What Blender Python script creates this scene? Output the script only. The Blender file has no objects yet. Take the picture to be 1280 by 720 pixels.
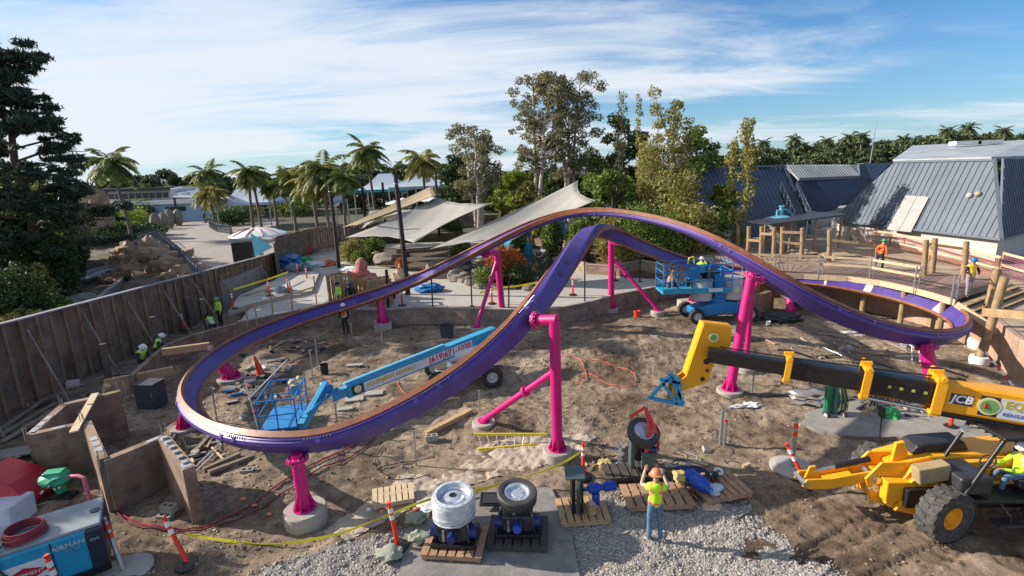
import bpy, bmesh, math, random
import numpy as np
from mathutils import Vector as V, Matrix, noise as mnoise
PI = math.pi
R = math.radians
random.seed(7)
rng = np.random.default_rng(7)
sc = bpy.context.scene
COL = sc.collection

# ------------------------------------------------------------------ camera
H = 9.0; F = 640.0; PITCH = R(13.0); ROLL = R(2.0)
cr, sr, cp, sp = math.cos(ROLL), math.sin(ROLL), math.cos(PITCH), math.sin(PITCH)
cam_d = bpy.data.cameras.new("camera"); cam = bpy.data.objects.new("camera", cam_d); COL.objects.link(cam)
right = V((cr, -sr*sp, -sr*cp)); up = V((sr, cr*sp, cr*cp)); back = V((0, -cp, sp))
cam.matrix_world = Matrix(((right.x, up.x, back.x, 0), (right.y, up.y, back.y, 0), (right.z, up.z, back.z, H), (0, 0, 0, 1)))
cam_d.sensor_width = 36; cam_d.lens = 18.0; cam_d.clip_start = 0.1; cam_d.clip_end = 6000
sc.camera = cam

# ------------------------------------------------------------------ light
SUN_AZ = R(78); SUN_EL = R(26)          # azimuth measured to the left of the view direction
sund = V((-math.sin(SUN_AZ)*math.cos(SUN_EL), math.cos(SUN_AZ)*math.cos(SUN_EL), math.sin(SUN_EL)))
ld = bpy.data.lights.new("sun", 'SUN'); ld.energy = 5.0; ld.angle = R(0.53); ld.color = (1.0, 0.91, 0.79)
lo = bpy.data.objects.new("sun", ld); COL.objects.link(lo)
lo.rotation_euler = sund.to_track_quat('Z', 'Y').to_euler(); lo.location = (-60, 20, 60)

w = bpy.data.worlds.new("World"); sc.world = w; w.use_nodes = True
nt = w.node_tree; nt.nodes.clear()
def WN(t, **k):
    n = nt.nodes.new(t)
    for a, b in k.items(): setattr(n, a, b)
    return n
out = WN('ShaderNodeOutputWorld'); bg = WN('ShaderNodeBackground'); bg.inputs[1].default_value = 0.088
sky = WN('ShaderNodeTexSky', sky_type='NISHITA', sun_disc=False)
sky.sun_elevation = SUN_EL; sky.sun_rotation = -SUN_AZ
sky.altitude = 10; sky.air_density = 1.0; sky.dust_density = 0.6; sky.ozone_density = 2.2
tc = WN('ShaderNodeTexCoord'); sep = WN('ShaderNodeSeparateXYZ'); nt.links.new(tc.outputs['Generated'], sep.inputs[0])
def WM(op, a, b=None, c=None, clamp=False):
    n = WN('ShaderNodeMath', operation=op); n.use_clamp = clamp
    for i, x in enumerate((a, b, c)):
        if x is None: continue
        if isinstance(x, (int, float)): n.inputs[i].default_value = x
        else: nt.links.new(x, n.inputs[i])
    return n.outputs[0]
# cirrus on a plane high overhead: project the direction onto it
zz = WM('ADD', WM('MAXIMUM', sep.outputs[2], 0.0), 0.10)
px_ = WM('DIVIDE', sep.outputs[0], zz); py_ = WM('DIVIDE', sep.outputs[1], zz)
comb = WN('ShaderNodeCombineXYZ'); nt.links.new(px_, comb.inputs[0]); nt.links.new(py_, comb.inputs[1])
def cloud(rot, scl, detail, rough, dist, nscale, off=(0, 0, 0)):
    mp = WN('ShaderNodeMapping'); mp.inputs['Rotation'].default_value = (0, 0, R(rot)); mp.inputs['Scale'].default_value = scl
    mp.inputs['Location'].default_value = off
    nt.links.new(comb.outputs[0], mp.inputs[0])
    n = WN('ShaderNodeTexNoise'); n.inputs['Scale'].default_value = nscale; n.inputs['Detail'].default_value = detail
    n.inputs['Roughness'].default_value = rough; n.inputs['Distortion'].default_value = dist
    nt.links.new(mp.outputs[0], n.inputs['Vector']); return n.outputs[0]
big = cloud(-38, (0.34, 0.6, 1), 4, 0.5, 0.4, 0.8, (1.3, 0.2, 0))
fine = cloud(-42, (0.55, 1.5, 1), 8, 0.62, 1.4, 0.9, (4.0, 2.0, 0))
# more cloud towards the left of the view
side = WM('MULTIPLY', sep.outputs[0], -0.155)
s1 = WM('ADD', WM('MULTIPLY', big, 0.75), WM('MULTIPLY', fine, 0.45))
s2 = WM('ADD', s1, side)
mr = WN('ShaderNodeMapRange'); mr.interpolation_type = 'SMOOTHSTEP'
mr.inputs[1].default_value = 0.45; mr.inputs[2].default_value = 0.71; mr.inputs[3].default_value = 0.0; mr.inputs[4].default_value = 0.92
nt.links.new(s2, mr.inputs[0])
mix = WN('ShaderNodeMix', data_type='RGBA'); nt.links.new(mr.outputs[0], mix.inputs[0])
gm = WN('ShaderNodeMix', data_type='RGBA', blend_type='MULTIPLY'); gm.inputs[0].default_value = 1
nt.links.new(sky.outputs[0], gm.inputs[6]); gm.inputs[7].default_value = (0.42, 0.77, 1.06, 1)
hm = WN('ShaderNodeMix', data_type='RGBA'); nt.links.new(WM('MULTIPLY', WM('POWER', WM('SUBTRACT', 1.0, WM('MAXIMUM', sep.outputs[2], 0.0)), 12.0), .6), hm.inputs[0])
nt.links.new(gm.outputs[2], hm.inputs[6]); hm.inputs[7].default_value = (4.6, 5.4, 6.2, 1)
nt.links.new(hm.outputs[2], mix.inputs[6]); mix.inputs[7].default_value = (5.9, 6.3, 6.8, 1)
nt.links.new(mix.outputs[2], bg.inputs[0]); nt.links.new(bg.outputs[0], out.inputs[0])

sc.view_settings.view_transform = 'Standard'; sc.view_settings.look = 'None'
sc.view_settings.gamma = 1; sc.view_settings.use_curve_mapping = False
sc.view_settings.exposure = 0.70
sc.render.engine = 'CYCLES'

# ------------------------------------------------------------------ layout maths
def ray(px, py):
    u = (px-640)/F; v = (360-py)/F
    u2 = u*cr+v*sr; v2 = -u*sr+v*cr
    return V((u2, cp+v2*sp, -sp+v2*cp))
def G(px, py, z=0.0):
    r = ray(px, py); t = (z-H)/r.z; return V((r.x*t, r.y*t, z))
def D(px, py, d):
    r = ray(px, py); t = d/r.y; return V((r.x*t, d, H+r.z*t))

# ------------------------------------------------------------------ materials
MATS = {}
def M(name, col, rough=0.6, metal=0.0, var=0.18, scale=2.5, bump=0.0, bscale=30, dirt=0.0, dirtcol=(0.2, 0.15, 0.1), emit=None, alpha=None, coat=0, transl=0, spec=0.5):
    if name in MATS: return MATS[name]
    m = bpy.data.materials.new(name); m.use_nodes = True; t = m.node_tree; n = t.nodes; l = t.links
    b = n['Principled BSDF']; b.inputs['Roughness'].default_value = rough; b.inputs['Metallic'].default_value = metal
    b.inputs['Specular IOR Level'].default_value = spec
    if coat: b.inputs['Coat Weight'].default_value = coat; b.inputs['Coat Roughness'].default_value = 0.15
    tcn = n.new('ShaderNodeTexCoord')
    ns = n.new('ShaderNodeTexNoise'); ns.inputs['Scale'].default_value = scale; ns.inputs['Detail'].default_value = 6; ns.inputs['Roughness'].default_value = 0.65
    l.new(tcn.outputs['Object'], ns.inputs['Vector'])
    r = n.new('ShaderNodeValToRGB'); c = col
    r.color_ramp.elements[0].position = 0.3; r.color_ramp.elements[1].position = 0.7
    r.color_ramp.elements[0].color = (*[x*(1-var) for x in c], 1); r.color_ramp.elements[1].color = (*[min(1, x*(1+var)) for x in c], 1)
    l.new(ns.outputs[0], r.inputs[0]); src = r.outputs[0]
    if dirt:
        n2 = n.new('ShaderNodeTexNoise'); n2.inputs['Scale'].default_value = scale*2.3; n2.inputs['Detail'].default_value = 9; n2.inputs['Roughness'].default_value = 0.75
        l.new(tcn.outputs['Object'], n2.inputs['Vector'])
        mrn = n.new('ShaderNodeMapRange'); mrn.inputs[1].default_value = 0.5; mrn.inputs[2].default_value = 0.72; mrn.inputs[4].default_value = dirt
        l.new(n2.outputs[0], mrn.inputs[0])
        mx = n.new('ShaderNodeMix'); mx.data_type = 'RGBA'; l.new(mrn.outputs[0], mx.inputs[0]); l.new(src, mx.inputs[6]); mx.inputs[7].default_value = (*dirtcol, 1)
        src = mx.outputs[2]
        rr = n.new('ShaderNodeMapRange'); rr.inputs[3].default_value = rough; rr.inputs[4].default_value = min(1, rough+0.4); l.new(mrn.outputs[0], rr.inputs[0]); l.new(rr.outputs[0], b.inputs['Roughness'])
    l.new(src, b.inputs['Base Color'])
    if bump:
        n3 = n.new('ShaderNodeTexNoise'); n3.inputs['Scale'].default_value = bscale; n3.inputs['Detail'].default_value = 8
        l.new(tcn.outputs['Object'], n3.inputs['Vector'])
        bp = n.new('ShaderNodeBump'); bp.inputs['Strength'].default_value = bump; bp.inputs['Distance'].default_value = 0.03
        l.new(n3.outputs[0], bp.inputs['Height']); l.new(bp.outputs[0], b.inputs['Normal'])
    if transl:
        tr = n.new('ShaderNodeBsdfTranslucent'); ms = n.new('ShaderNodeMixShader'); ms.inputs[0].default_value = transl
        l.new(src, tr.inputs[0]); l.new(b.outputs[0], ms.inputs[1]); l.new(tr.outputs[0], ms.inputs[2])
        l.new(ms.outputs[0], n['Material Output'].inputs[0])
    m.diffuse_color = (*col, 1)
    MATS[name] = m; return m

def leafmat(name, c1, c2, transl=0.3):
    if name in MATS: return MATS[name]
    m = bpy.data.materials.new(name); m.use_nodes = True; t = m.node_tree; n = t.nodes; l = t.links
    b = n['Principled BSDF']; b.inputs['Roughness'].default_value = 0.55; b.inputs['Specular IOR Level'].default_value = 0.3
    g = n.new('ShaderNodeNewGeometry')
    r = n.new('ShaderNodeValToRGB'); r.color_ramp.elements[0].color = (*c1, 1); r.color_ramp.elements[1].color = (*c2, 1)
    l.new(g.outputs['Random Per Island'], r.inputs[0])
    l.new(r.outputs[0], b.inputs['Base Color'])
    tr = n.new('ShaderNodeBsdfTranslucent'); ms = n.new('ShaderNodeMixShader'); ms.inputs[0].default_value = transl
    l.new(r.outputs[0], tr.inputs[0]); l.new(b.outputs[0], ms.inputs[1]); l.new(tr.outputs[0], ms.inputs[2]); l.new(ms.outputs[0], n['Material Output'].inputs[0])
    MATS[name] = m; return m

magenta = M('magenta_paint', (0.56, 0.006, 0.17), 0.42, var=.10, dirt=.12, dirtcol=(.22, .03, .08), bump=.05, bscale=6)
purple = M('purple_paint', (0.072, 0.042, 0.24), 0.48, var=.22, scale=1.6, dirt=.32, dirtcol=(.13, .10, .22))
rail = M('rust_orange_rail', (0.25, 0.088, 0.036), 0.5, var=.35, scale=3, dirt=.35, dirtcol=(.11, .05, .035))
lilac = M('lilac_flange', (0.23, 0.14, 0.5), 0.4, var=.1)
concrete = M('raw_concrete', (0.36, 0.33, 0.29), 0.9, var=.16, scale=2, bump=.35, bscale=18, dirt=.3, dirtcol=(.22, .17, .13))
concrete_l = M('pale_concrete', (0.40, 0.375, 0.335), 0.9, var=.1, scale=.5, bump=.15, bscale=12, dirt=.45, dirtcol=(.30, .25, .2))
steel = M('galvanised_steel', (0.45, 0.46, 0.47), 0.42, 0.8, var=.12, scale=6)
dsteel = M('dark_steel', (0.045, 0.045, 0.05), 0.45, 0.3, var=.3, scale=6, dirt=.3, dirtcol=(.14, .11, .085))
black = M('black_paint', (0.014, 0.014, 0.016), 0.38, var=.3, scale=4, dirt=.15, dirtcol=(.08, .065, .05))
rubber = M('tyre_rubber', (0.028, 0.027, 0.027), 0.85, var=.3, scale=4, dirt=.55, dirtcol=(.19, .16, .13), bump=.2)
rubber_dusty = M('dusty_tyre_rubber', (0.05, 0.048, 0.045), 0.9, var=.35, scale=4, dirt=.55, dirtcol=(.27, .24, .2), bump=.2)
yellow = M('machine_yellow', (0.80, 0.36, 0.012), 0.38, var=.08, scale=1.2, dirt=.16, dirtcol=(.4, .27, .12))
liftblue = M('lift_blue', (0.012, 0.20, 0.50), 0.4, var=.12, dirt=.15, dirtcol=(.12, .16, .2))
skyblue = M('sky_blue_paint', (0.03, 0.30, 0.52), 0.4, var=.12, dirt=.2, dirtcol=(.12, .2, .25))
motorblue = M('motor_blue', (0.01, 0.06, 0.42), 0.35, var=.1, dirt=.1)
wood = M('sawn_wood', (0.42, 0.28, 0.15), 0.8, var=.25, scale=5, bump=.2, dirt=.3, dirtcol=(.25, .17, .1))
wood_pale = M('pale_lumber', (0.55, 0.42, 0.27), 0.8, var=.2, scale=5, bump=.15, dirt=.2, dirtcol=(.35, .26, .17))
wood_post = M('log_post_wood', (0.30, 0.20, 0.11), 0.85, var=.35, scale=4, bump=.4, dirt=.35, dirtcol=(.16, .11, .07))
wood_dark = M('dark_pole_wood', (0.035, 0.025, 0.022), 0.8, var=.4, scale=6, bump=.3)
white = M('white_paint', (0.72, 0.73, 0.74), 0.5, var=.08, scale=1, dirt=.2, dirtcol=(.5, .48, .44))
offwhite = M('off_white_wrap', (0.6, 0.61, 0.62), 0.35, var=.15, scale=8, bump=.4, bscale=20)
orange = M('safety_orange', (0.80, 0.045, 0.015), 0.45, var=.1, dirt=.15, dirtcol=(.4, .1, .05))
reflect = M('white_reflector', (0.8, 0.8, 0.78), 0.3, var=.05)
hiviz = M('lime_safety_cloth', (0.50, 0.90, 0.02), 0.8, var=.12, scale=12)
hivizo = M('orange_safety_cloth', (0.95, 0.17, 0.03), 0.8, var=.12, scale=12)
silver = M('silver_tape_cloth', (0.6, 0.6, 0.6), 0.4, var=.05)
skin = M('skin', (0.42, 0.24, 0.16), 0.55, var=.1, scale=8)
denim = M('denim', (0.09, 0.17, 0.27), 0.9, var=.25, scale=9)
darkcloth = M('dark_cloth', (0.025, 0.025, 0.032), 0.9, var=.3, scale=9)
greycloth = M('grey_cloth', (0.2, 0.19, 0.2), 0.9, var=.3, scale=9)
red = M('red_paint', (0.55, 0.015, 0.02), 0.4, var=.15)
redhose = M('red_hose', (0.24, 0.012, 0.03), 0.45, var=.25, scale=4)
tapey = M('caution_yellow', (0.85, 0.72, 0.02), 0.5, var=.1)
green = M('bright_green', (0.02, 0.42, 0.12), 0.5, var=.2)
chrome = M('chrome_grey', (0.55, 0.56, 0.58), 0.2, 0.9, var=.1)
rock = M('artificial_rock', (0.34, 0.23, 0.15), 0.9, var=.4, scale=1.0, bump=.8, bscale=5, dirt=.5, dirtcol=(.14, .09, .055))
rock_grey = M('grey_rock', (0.25, 0.21, 0.175), 0.9, var=.35, scale=2, bump=.6, bscale=6)
bark = M('bark', (0.10, 0.075, 0.055), 0.9, var=.35, scale=4, bump=.5)
bark_pale = M('pale_bark', (0.42, 0.36, 0.30), 0.85, var=.35, scale=3, bump=.3)
palmtrunk = M('palm_trunk', (0.17, 0.135, 0.11), 0.9, var=.3, scale=6, bump=.5)

# ------------------------------------------------------------------ mesh builder
class MB:
    def __init__(s): s.v = []; s.f = []; s.m = []
    def add(s, vs, fs, mi=0):
        o = len(s.v); s.v += [tuple(x) for x in vs]; s.f += [tuple(i+o for i in f) for f in fs]; s.m += [mi]*len(fs)
    def box(s, c, d, rot=None, mi=0):
        c = V(c); x, y, z = d[0]/2, d[1]/2, d[2]/2
        vs = [V((a*x, b*y, e*z)) for e in (-1, 1) for b in (-1, 1) for a in (-1, 1)]
        if rot is not None:
            if not isinstance(rot, Matrix): rot = Matrix.Rotation(rot, 3, 'Z')
            vs = [rot @ p for p in vs]
        s.add([p+c for p in vs], [(0, 2, 3, 1), (4, 5, 7, 6), (0, 1, 5, 4), (2, 6, 7, 3), (0, 4, 6, 2), (1, 3, 7, 5)], mi); return s
    def beam(s, p, q, w, h, mi=0, upv=(0, 0, 1), w2=None, h2=None):
        p = V(p); q = V(q); t = (q-p).normalized(); u = V(upv)
        r = t.cross(u)
        if r.length < 1e-3: r = t.cross(V((0, 1, 0)))
        r.normalize(); n = r.cross(t)
        w2 = w if w2 is None else w2; h2 = h if h2 is None else h2
        vs = [p-r*w/2-n*h/2, p+r*w/2-n*h/2, p+r*w/2+n*h/2, p-r*w/2+n*h/2, q-r*w2/2-n*h2/2, q+r*w2/2-n*h2/2, q+r*w2/2+n*h2/2, q-r*w2/2+n*h2/2]
        s.add(vs, [(3, 2, 1, 0), (4, 5, 6, 7), (0, 1, 5, 4), (1, 2, 6, 5), (2, 3, 7, 6), (3, 0, 4, 7)], mi); return s
    def cyl(s, p, q, r1, r2=None, seg=14, mi=0, cap=True):
        r2 = r1 if r2 is None else r2; p = V(p); q = V(q); t = (q-p).normalized()
        a = t.cross(V((0, 0, 1)));
        if a.length < 1e-3: a = V((1, 0, 0))
        a.normalize(); b = t.cross(a)
        vs = [p+(a*math.cos(2*PI*i/seg)+b*math.sin(2*PI*i/seg))*r1 for i in range(seg)]+[q+(a*math.cos(2*PI*i/seg)+b*math.sin(2*PI*i/seg))*r2 for i in range(seg)]
        fs = [(i, (i+1) % seg, seg+(i+1) % seg, seg+i) for i in range(seg)]
        if cap: fs += [tuple(range(seg-1, -1, -1)), tuple(range(seg, 2*seg))]
        s.add(vs, fs, mi); return s
    def tube(s, path, r, seg=8, mi=0, cap=True):
        P = [V(p) for p in path]; n = len(P); rr = r if hasattr(r, '__len__') else [r]*n
        vs = []; a = None
        for i in range(n):
            t = (P[min(i+1, n-1)]-P[max(i-1, 0)])
            if t.length < 1e-9: t = V((0, 0, 1))
            t.normalize()
            if a is None:
                a = t.cross(V((0, 0, 1)));
                if a.length < 1e-2: a = V((1, 0, 0))
            a = (a - t*a.dot(t)); a.normalize(); b = t.cross(a)
            vs += [P[i]+(a*math.cos(2*PI*k/seg)+b*math.sin(2*PI*k/seg))*rr[i] for k in range(seg)]
        fs = [(i*seg+k, i*seg+(k+1) % seg, (i+1)*seg+(k+1) % seg, (i+1)*seg+k) for i in range(n-1) for k in range(seg)]
        if cap: fs += [tuple(range(seg-1, -1, -1)), tuple(range((n-1)*seg, n*seg))]
        s.add(vs, fs, mi); return s
    def ring(s, c, axis, R_, r, seg=24, s2=8, mi=0):
        c = V(c); t = V(axis).normalized(); a = t.cross(V((0, 0, 1)))
        if a.length < 1e-3: a = V((1, 0, 0))
        a.normalize(); b = t.cross(a); vs = []
        for i in range(seg):
            d = a*math.cos(2*PI*i/seg)+b*math.sin(2*PI*i/seg)
            for k in range(s2): vs.append(c+d*(R_+r*math.cos(2*PI*k/s2))+t*r*math.sin(2*PI*k/s2))
        s.add(vs, [(i*s2+k, i*s2+(k+1) % s2, ((i+1) % seg)*s2+(k+1) % s2, ((i+1) % seg)*s2+k) for i in range(seg) for k in range(s2)], mi); return s
    def lathe(s, c, axis, prof, seg=24, mi=0):
        # prof: list of (radius, along)
        c = V(c); t = V(axis).normalized(); a = t.cross(V((0, 0, 1)))
        if a.length < 1e-3: a = V((1, 0, 0))
        a.normalize(); b = t.cross(a); n = len(prof); vs = []
        for i in range(seg):
            d = a*math.cos(2*PI*i/seg)+b*math.sin(2*PI*i/seg)
            for (r, h) in prof: vs.append(c+d*max(r, 1e-4)+t*h)
        s.add(vs, [(i*n+k, ((i+1) % seg)*n+k, ((i+1) % seg)*n+k+1, i*n+k+1) for i in range(seg) for k in range(n-1)], mi); return s
    def prism(s, pts, axis_vec, mi=0):
        P = [V(p) for p in pts]; a = V(axis_vec); n = len(P)
        s.add(P+[p+a for p in P], [tuple(range(n-1, -1, -1)), tuple(range(n, 2*n))]+[(i, (i+1) % n, n+(i+1) % n, n+i) for i in range(n)], mi); return s
    def quad(s, a, b, c, d, mi=0): s.add([a, b, c, d], [(0, 1, 2, 3)], mi); return s
    def blob(s, c, r, seed=0, amp=.25, sub=2, mi=0, freq=1.6, flat=1.0):
        bm = bmesh.new(); bmesh.ops.create_icosphere(bm, subdivisions=sub, radius=1)
        c = V(c); r = V(r) if hasattr(r, '__len__') else V((r, r, r)); so = V((seed*3.7, seed*1.3, seed*7.1))
        vs = []
        for v_ in bm.verts:
            d = v_.co.normalized(); k = 1+amp*mnoise.noise(d*freq+so)*1.6+amp*.5*mnoise.noise(d*freq*2.7+so)
            vs.append(c+V((d.x*r.x*k, d.y*r.y*k, d.z*r.z*k)))
        fs = [tuple(x.index for x in f.verts) for f in bm.faces]; bm.free(); s.add(vs, fs, mi); return s
    def build(s, name, mats, parent=None, smooth=False, bevel=0, world=True, off=None):
        me = bpy.data.meshes.new(name)
        L = V((0, 0, 0))
        if parent is not None and world: L = V(parent['_o'])
        vs = [(a-L.x, b-L.y, c-L.z) for a, b, c in s.v] if L.length else s.v
        me.from_pydata(vs, [], s.f)
        mats = mats if isinstance(mats, (list, tuple)) else [mats]
        for m in mats: me.materials.append(m)
        if len(mats) > 1: me.polygons.foreach_set('material_index', s.m)
        if smooth:
            me.polygons.foreach_set('use_smooth', [True]*len(s.f))
            try: me.set_sharp_from_angle(angle=R(40))
            except Exception: pass
        me.update()
        o = bpy.data.objects.new(name, me); COL.objects.link(o)
        if parent is not None: o.parent = parent
        if bevel:
            b = o.modifiers.new('bevel', 'BEVEL'); b.width = bevel; b.segments = 2; b.limit_method = 'ANGLE'; b.angle_limit = R(50); b.harden_normals = False
        return o

def tag(o, label=None, cat=None, group=None, kind=None):
    if label: o['label'] = label
    if cat: o['category'] = cat
    if group: o['group'] = group
    if kind: o['kind'] = kind
    return o
def thing(name, label, cat, loc=(0, 0, 0), group=None, rz=0):
    o = bpy.data.objects.new(name, None); COL.objects.link(o); o.location = loc; o.rotation_euler = (0, 0, rz)
    o.empty_display_size = 0.2
    o['_o'] = list(V(loc)); return tag(o, label, cat, group)
def sub_of(o, root):           # lets a mesh part act as the parent of its own sub-parts (world-built verts)
    o['_o'] = list(root['_o']); return o
def copy_tree(o, parent=None):
    c = o.copy(); COL.objects.link(c)
    if parent is not None: c.parent = parent
    for ch in [x for x in COL.objects if x.parent == o]: copy_tree(ch, c)
    return c
CH = {}
def text_mesh(body, size, mat, name, mtx, parent=None, extrude=0.004, font=None, align='CENTER', bold=0.0, shear=0):
    cu = bpy.data.curves.new(name, 'FONT'); cu.body = body; cu.size = size; cu.extrude = extrude; cu.align_x = align; cu.align_y = 'CENTER'; cu.offset = bold; cu.shear = shear
    cu.resolution_u = 3
    o = bpy.data.objects.new(name+'_tmp', cu); COL.objects.link(o)
    dg = bpy.context.evaluated_depsgraph_get(); dg.update()
    me = bpy.data.meshes.new_from_object(o.evaluated_get(dg)); bpy.data.objects.remove(o); bpy.data.curves.remove(cu)
    L = V(parent['_o']) if parent is not None else V((0, 0, 0))
    me.transform(Matrix.Translation(-L) @ mtx); me.materials.clear(); me.materials.append(mat); me.name = name
    o = bpy.data.objects.new(name, me); COL.objects.link(o)
    if parent is not None: o.parent = parent
    return o
def frame_mtx(c, xdir, normal):
    x = V(xdir).normalized(); n = V(normal); n = (n-x*n.dot(x)).normalized(); y = n.cross(x)
    return Matrix(((x.x, y.x, n.x, c[0]), (x.y, y.y, n.y, c[1]), (x.z, y.z, n.z, c[2]), (0, 0, 0, 1)))
def cat_spline(P, n, closed=False):
    out = []; N = len(P); segs = N if closed else N-1
    P = [np.array(p, float) for p in P]
    for i in range(segs):
        g = (lambda k: P[k % N]) if closed else (lambda k: P[min(max(k, 0), N-1)])
        p0, p1, p2, p3 = g(i-1), g(i), g(i+1), g(i+2)
        for k in range(n):
            t = k/n
            out.append(0.5*((2*p1)+(-p0+p2)*t+(2*p0-5*p1+4*p2-p3)*t*t+(-p0+3*p1-3*p2+p3)*t**3))
    if not closed: out.append(P[-1])
    return out
# ================================================================== GROUND
def dirt_material():
    m = bpy.data.materials.new('site_dirt'); m.use_nodes = True; t = m.node_tree; n = t.nodes; l = t.links
    b = n['Principled BSDF']; b.inputs['Roughness'].default_value = 0.95; b.inputs['Specular IOR Level'].default_value = 0.2
    tcn = n.new('ShaderNodeTexCoord')
    def N(s, d=8, r=.6, dist=0):
        x = n.new('ShaderNodeTexNoise'); x.inputs['Scale'].default_value = s; x.inputs['Detail'].default_value = d; x.inputs['Roughness'].default_value = r; x.inputs['Distortion'].default_value = dist
        l.new(tcn.outputs['Object'], x.inputs['Vector']); return x.outputs[0]
    def ramp(src, stops):
        r = n.new('ShaderNodeValToRGB'); l.new(src, r.inputs[0]); e = r.color_ramp.elements
        while len(e) < len(stops): e.new(0.5)
        for q, (p, c) in zip(e, stops): q.position = p; q.color = (*c, 1)
        return r.outputs[0]
    def mixc(f, a, c, mode='MIX'):
        x = n.new('ShaderNodeMix'); x.data_type = 'RGBA'; x.blend_type = mode
        if isinstance(f, (int, float)): x.inputs[0].default_value = f
        else: l.new(f, x.inputs[0])
        l.new(a, x.inputs[6]); l.new(c, x.inputs[7]); return x.outputs[2]
    base = ramp(N(.35, 7, .62, .6), [(.32, (.115, .08, .055)), (.44, (.205, .152, .108)), (.58, (.33, .258, .19)), (.74, (.43, .36, .28))])
    mid = ramp(N(2.6, 9, .7), [(.32, (.38, .35, .33)), (.5, (1, 1, 1)), (.70, (1.35, 1.3, 1.25))])
    finec = ramp(N(22, 6, .75), [(.3, (.62, .6, .58)), (.55, (1, 1, 1)), (.78, (1.35, 1.33, 1.3))])
    c = mixc(1.0, base, mid, 'MULTIPLY'); c = mixc(1.0, c, finec, 'MULTIPLY')
    l.new(c, b.inputs['Base Color'])
    b1 = n.new('ShaderNodeBump'); b1.inputs['Strength'].default_value = .8; b1.inputs['Distance'].default_value = .09; l.new(N(5, 10, .7), b1.inputs['Height'])
    b2 = n.new('ShaderNodeBump'); b2.inputs['Strength'].default_value = .7; b2.inputs['Distance'].default_value = .03; l.new(N(26, 8, .75), b2.inputs['Height']); l.new(b1.outputs[0], b2.inputs['Normal'])
    l.new(b2.outputs[0], b.inputs['Normal']); return m
dirt = dirt_material()
RUTS = [((9.5, 12.2), (6.6, 10.6), 1.5), ((10.5, 9.6), (7.0, 7.8), 1.5), ((8, 16), (1, 19), 1.6), ((12, 20), (2, 23.5), 1.8), ((9.5, 24), (0, 26.2), 1.6)]
def gz(x, y):
    p = V((x, y, 0))
    z = .10*mnoise.noise(p*.33)+.07*mnoise.noise(p*.9+V((9, 1, 0)))+.06*mnoise.noise(p*2.3)+.045*mnoise.noise(p*5.5)
    # mounds and trenches
    for (cx, cy, s, h) in MOUNDS:
        d = ((x-cx)**2+(y-cy)**2)/s/s
        if d < 6: z += h*math.exp(-d)*(1+.5*mnoise.noise(p*1.8))
    for (a, b, gap) in RUTS:
        ax, ay = a; dx, dy = b[0]-ax, b[1]-ay; L = math.hypot(dx, dy); ux, uy = dx/L, dy/L
        s_ = (x-ax)*ux+(y-ay)*uy; q = -(x-ax)*uy+(y-ay)*ux+.25*math.sin(s_*.5)
        if -.5 < s_ < L+.5:
            for k in (-.5, .5):
                d = abs(q-k*gap)
                if d < .3: z += -.065+.035*(1 if math.sin((s_+abs(q-k*gap)*.8)*2*PI/.17) > 0 else 0)
                elif d < .42: z += .03
    if z > .32: z = .32+(z-.32)*.5
    return z
MOUNDS = [(-1.0, 17.6, 1.5, .30), (2.2, 17.5, 1.5, .18), (-6.5, 14.8, 1.6, .15), (-9.5, 13.2, 1.2, .18), (5.5, 23.5, 2.5, .22), (6.5, 17.2, 1.6, .12), (-2.5, 14.6, 1.2, -.12),
          (0, 23, 2, .12), (-9.2, 9.3, .9, .28), (-7.6, 11.0, .8, .18), (13, 24, 2, .15), (-4.3, 11.4, .8, .1), (-12.5, 18, 1.5, .1), (7.0, 12.6, 1.0, .10), (-17, 21, 1.6, .3), (-18, 15, 1.4, .35)]
def grid_mesh(name, x0, x1, y0, y1, step, zf, mat):
    xs = np.arange(x0, x1+step, step); ys = np.arange(y0, y1+step, step)
    vs = [(x, y, zf(x, y)) for y in ys for x in xs]; nx = len(xs)
    fs = [(j*nx+i, j*nx+i+1, (j+1)*nx+i+1, (j+1)*nx+i) for j in range(len(ys)-1) for i in range(nx-1)]
    me = bpy.data.meshes.new(name); me.from_pydata(vs, [], fs); me.materials.append(mat)
    me.polygons.foreach_set('use_smooth', [True]*len(fs)); o = bpy.data.objects.new(name, me); COL.objects.link(o); return o
def edge_fade(x, y):
    f = min(1, (x+22.5)/1.5, (24.5-x)/1.5, (y-3)/1.0, (36-y)/1.0); return max(0, f)
# near strip fine, far strip coarser: one surface
xs = list(np.arange(-23, 25.01, .085)); ys = list(np.arange(3.0, 20, .085))+list(np.arange(20, 37.01, .14))
vs = []
for y in ys:
    for x in xs:
        f = edge_fade(x, y); vs.append((x, y, gz(x, y)*f-.02*(1-f)))
nx = len(xs)
fs = [(j*nx+i, j*nx+i+1, (j+1)*nx+i+1, (j+1)*nx+i) for j in range(len(ys)-1) for i in range(nx-1)]
me = bpy.data.meshes.new('dirt_ground'); me.from_pydata(vs, [], fs); me.materials.append(dirt); me.polygons.foreach_set('use_smooth', [True]*len(fs))
o = bpy.data.objects.new('dirt_ground', me); COL.objects.link(o); tag(o, kind='structure')

# outer ground sheet reaching the horizon
mb = MB(); mb.quad((-3500, -1500, -.06), (3500, -1500, -.06), (3500, 4500, -.06), (-3500, 4500, -.06))
tag(mb.build('ground', dirt), kind='structure')

def slab(name, poly, z, zb, mat):
    mb = MB(); P = [V((p[0], p[1], zb)) for p in poly]; mb.prism(P, (0, 0, z-zb)); o = mb.build(name, mat); tag(o, kind='structure')
    bm = bmesh.new(); bm.from_mesh(o.data); bmesh.ops.triangulate(bm, faces=[f for f in bm.faces if len(f.verts) > 4]); bmesh.ops.recalc_face_normals(bm, faces=bm.faces); bm.to_mesh(o.data); bm.free(); return o

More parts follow.
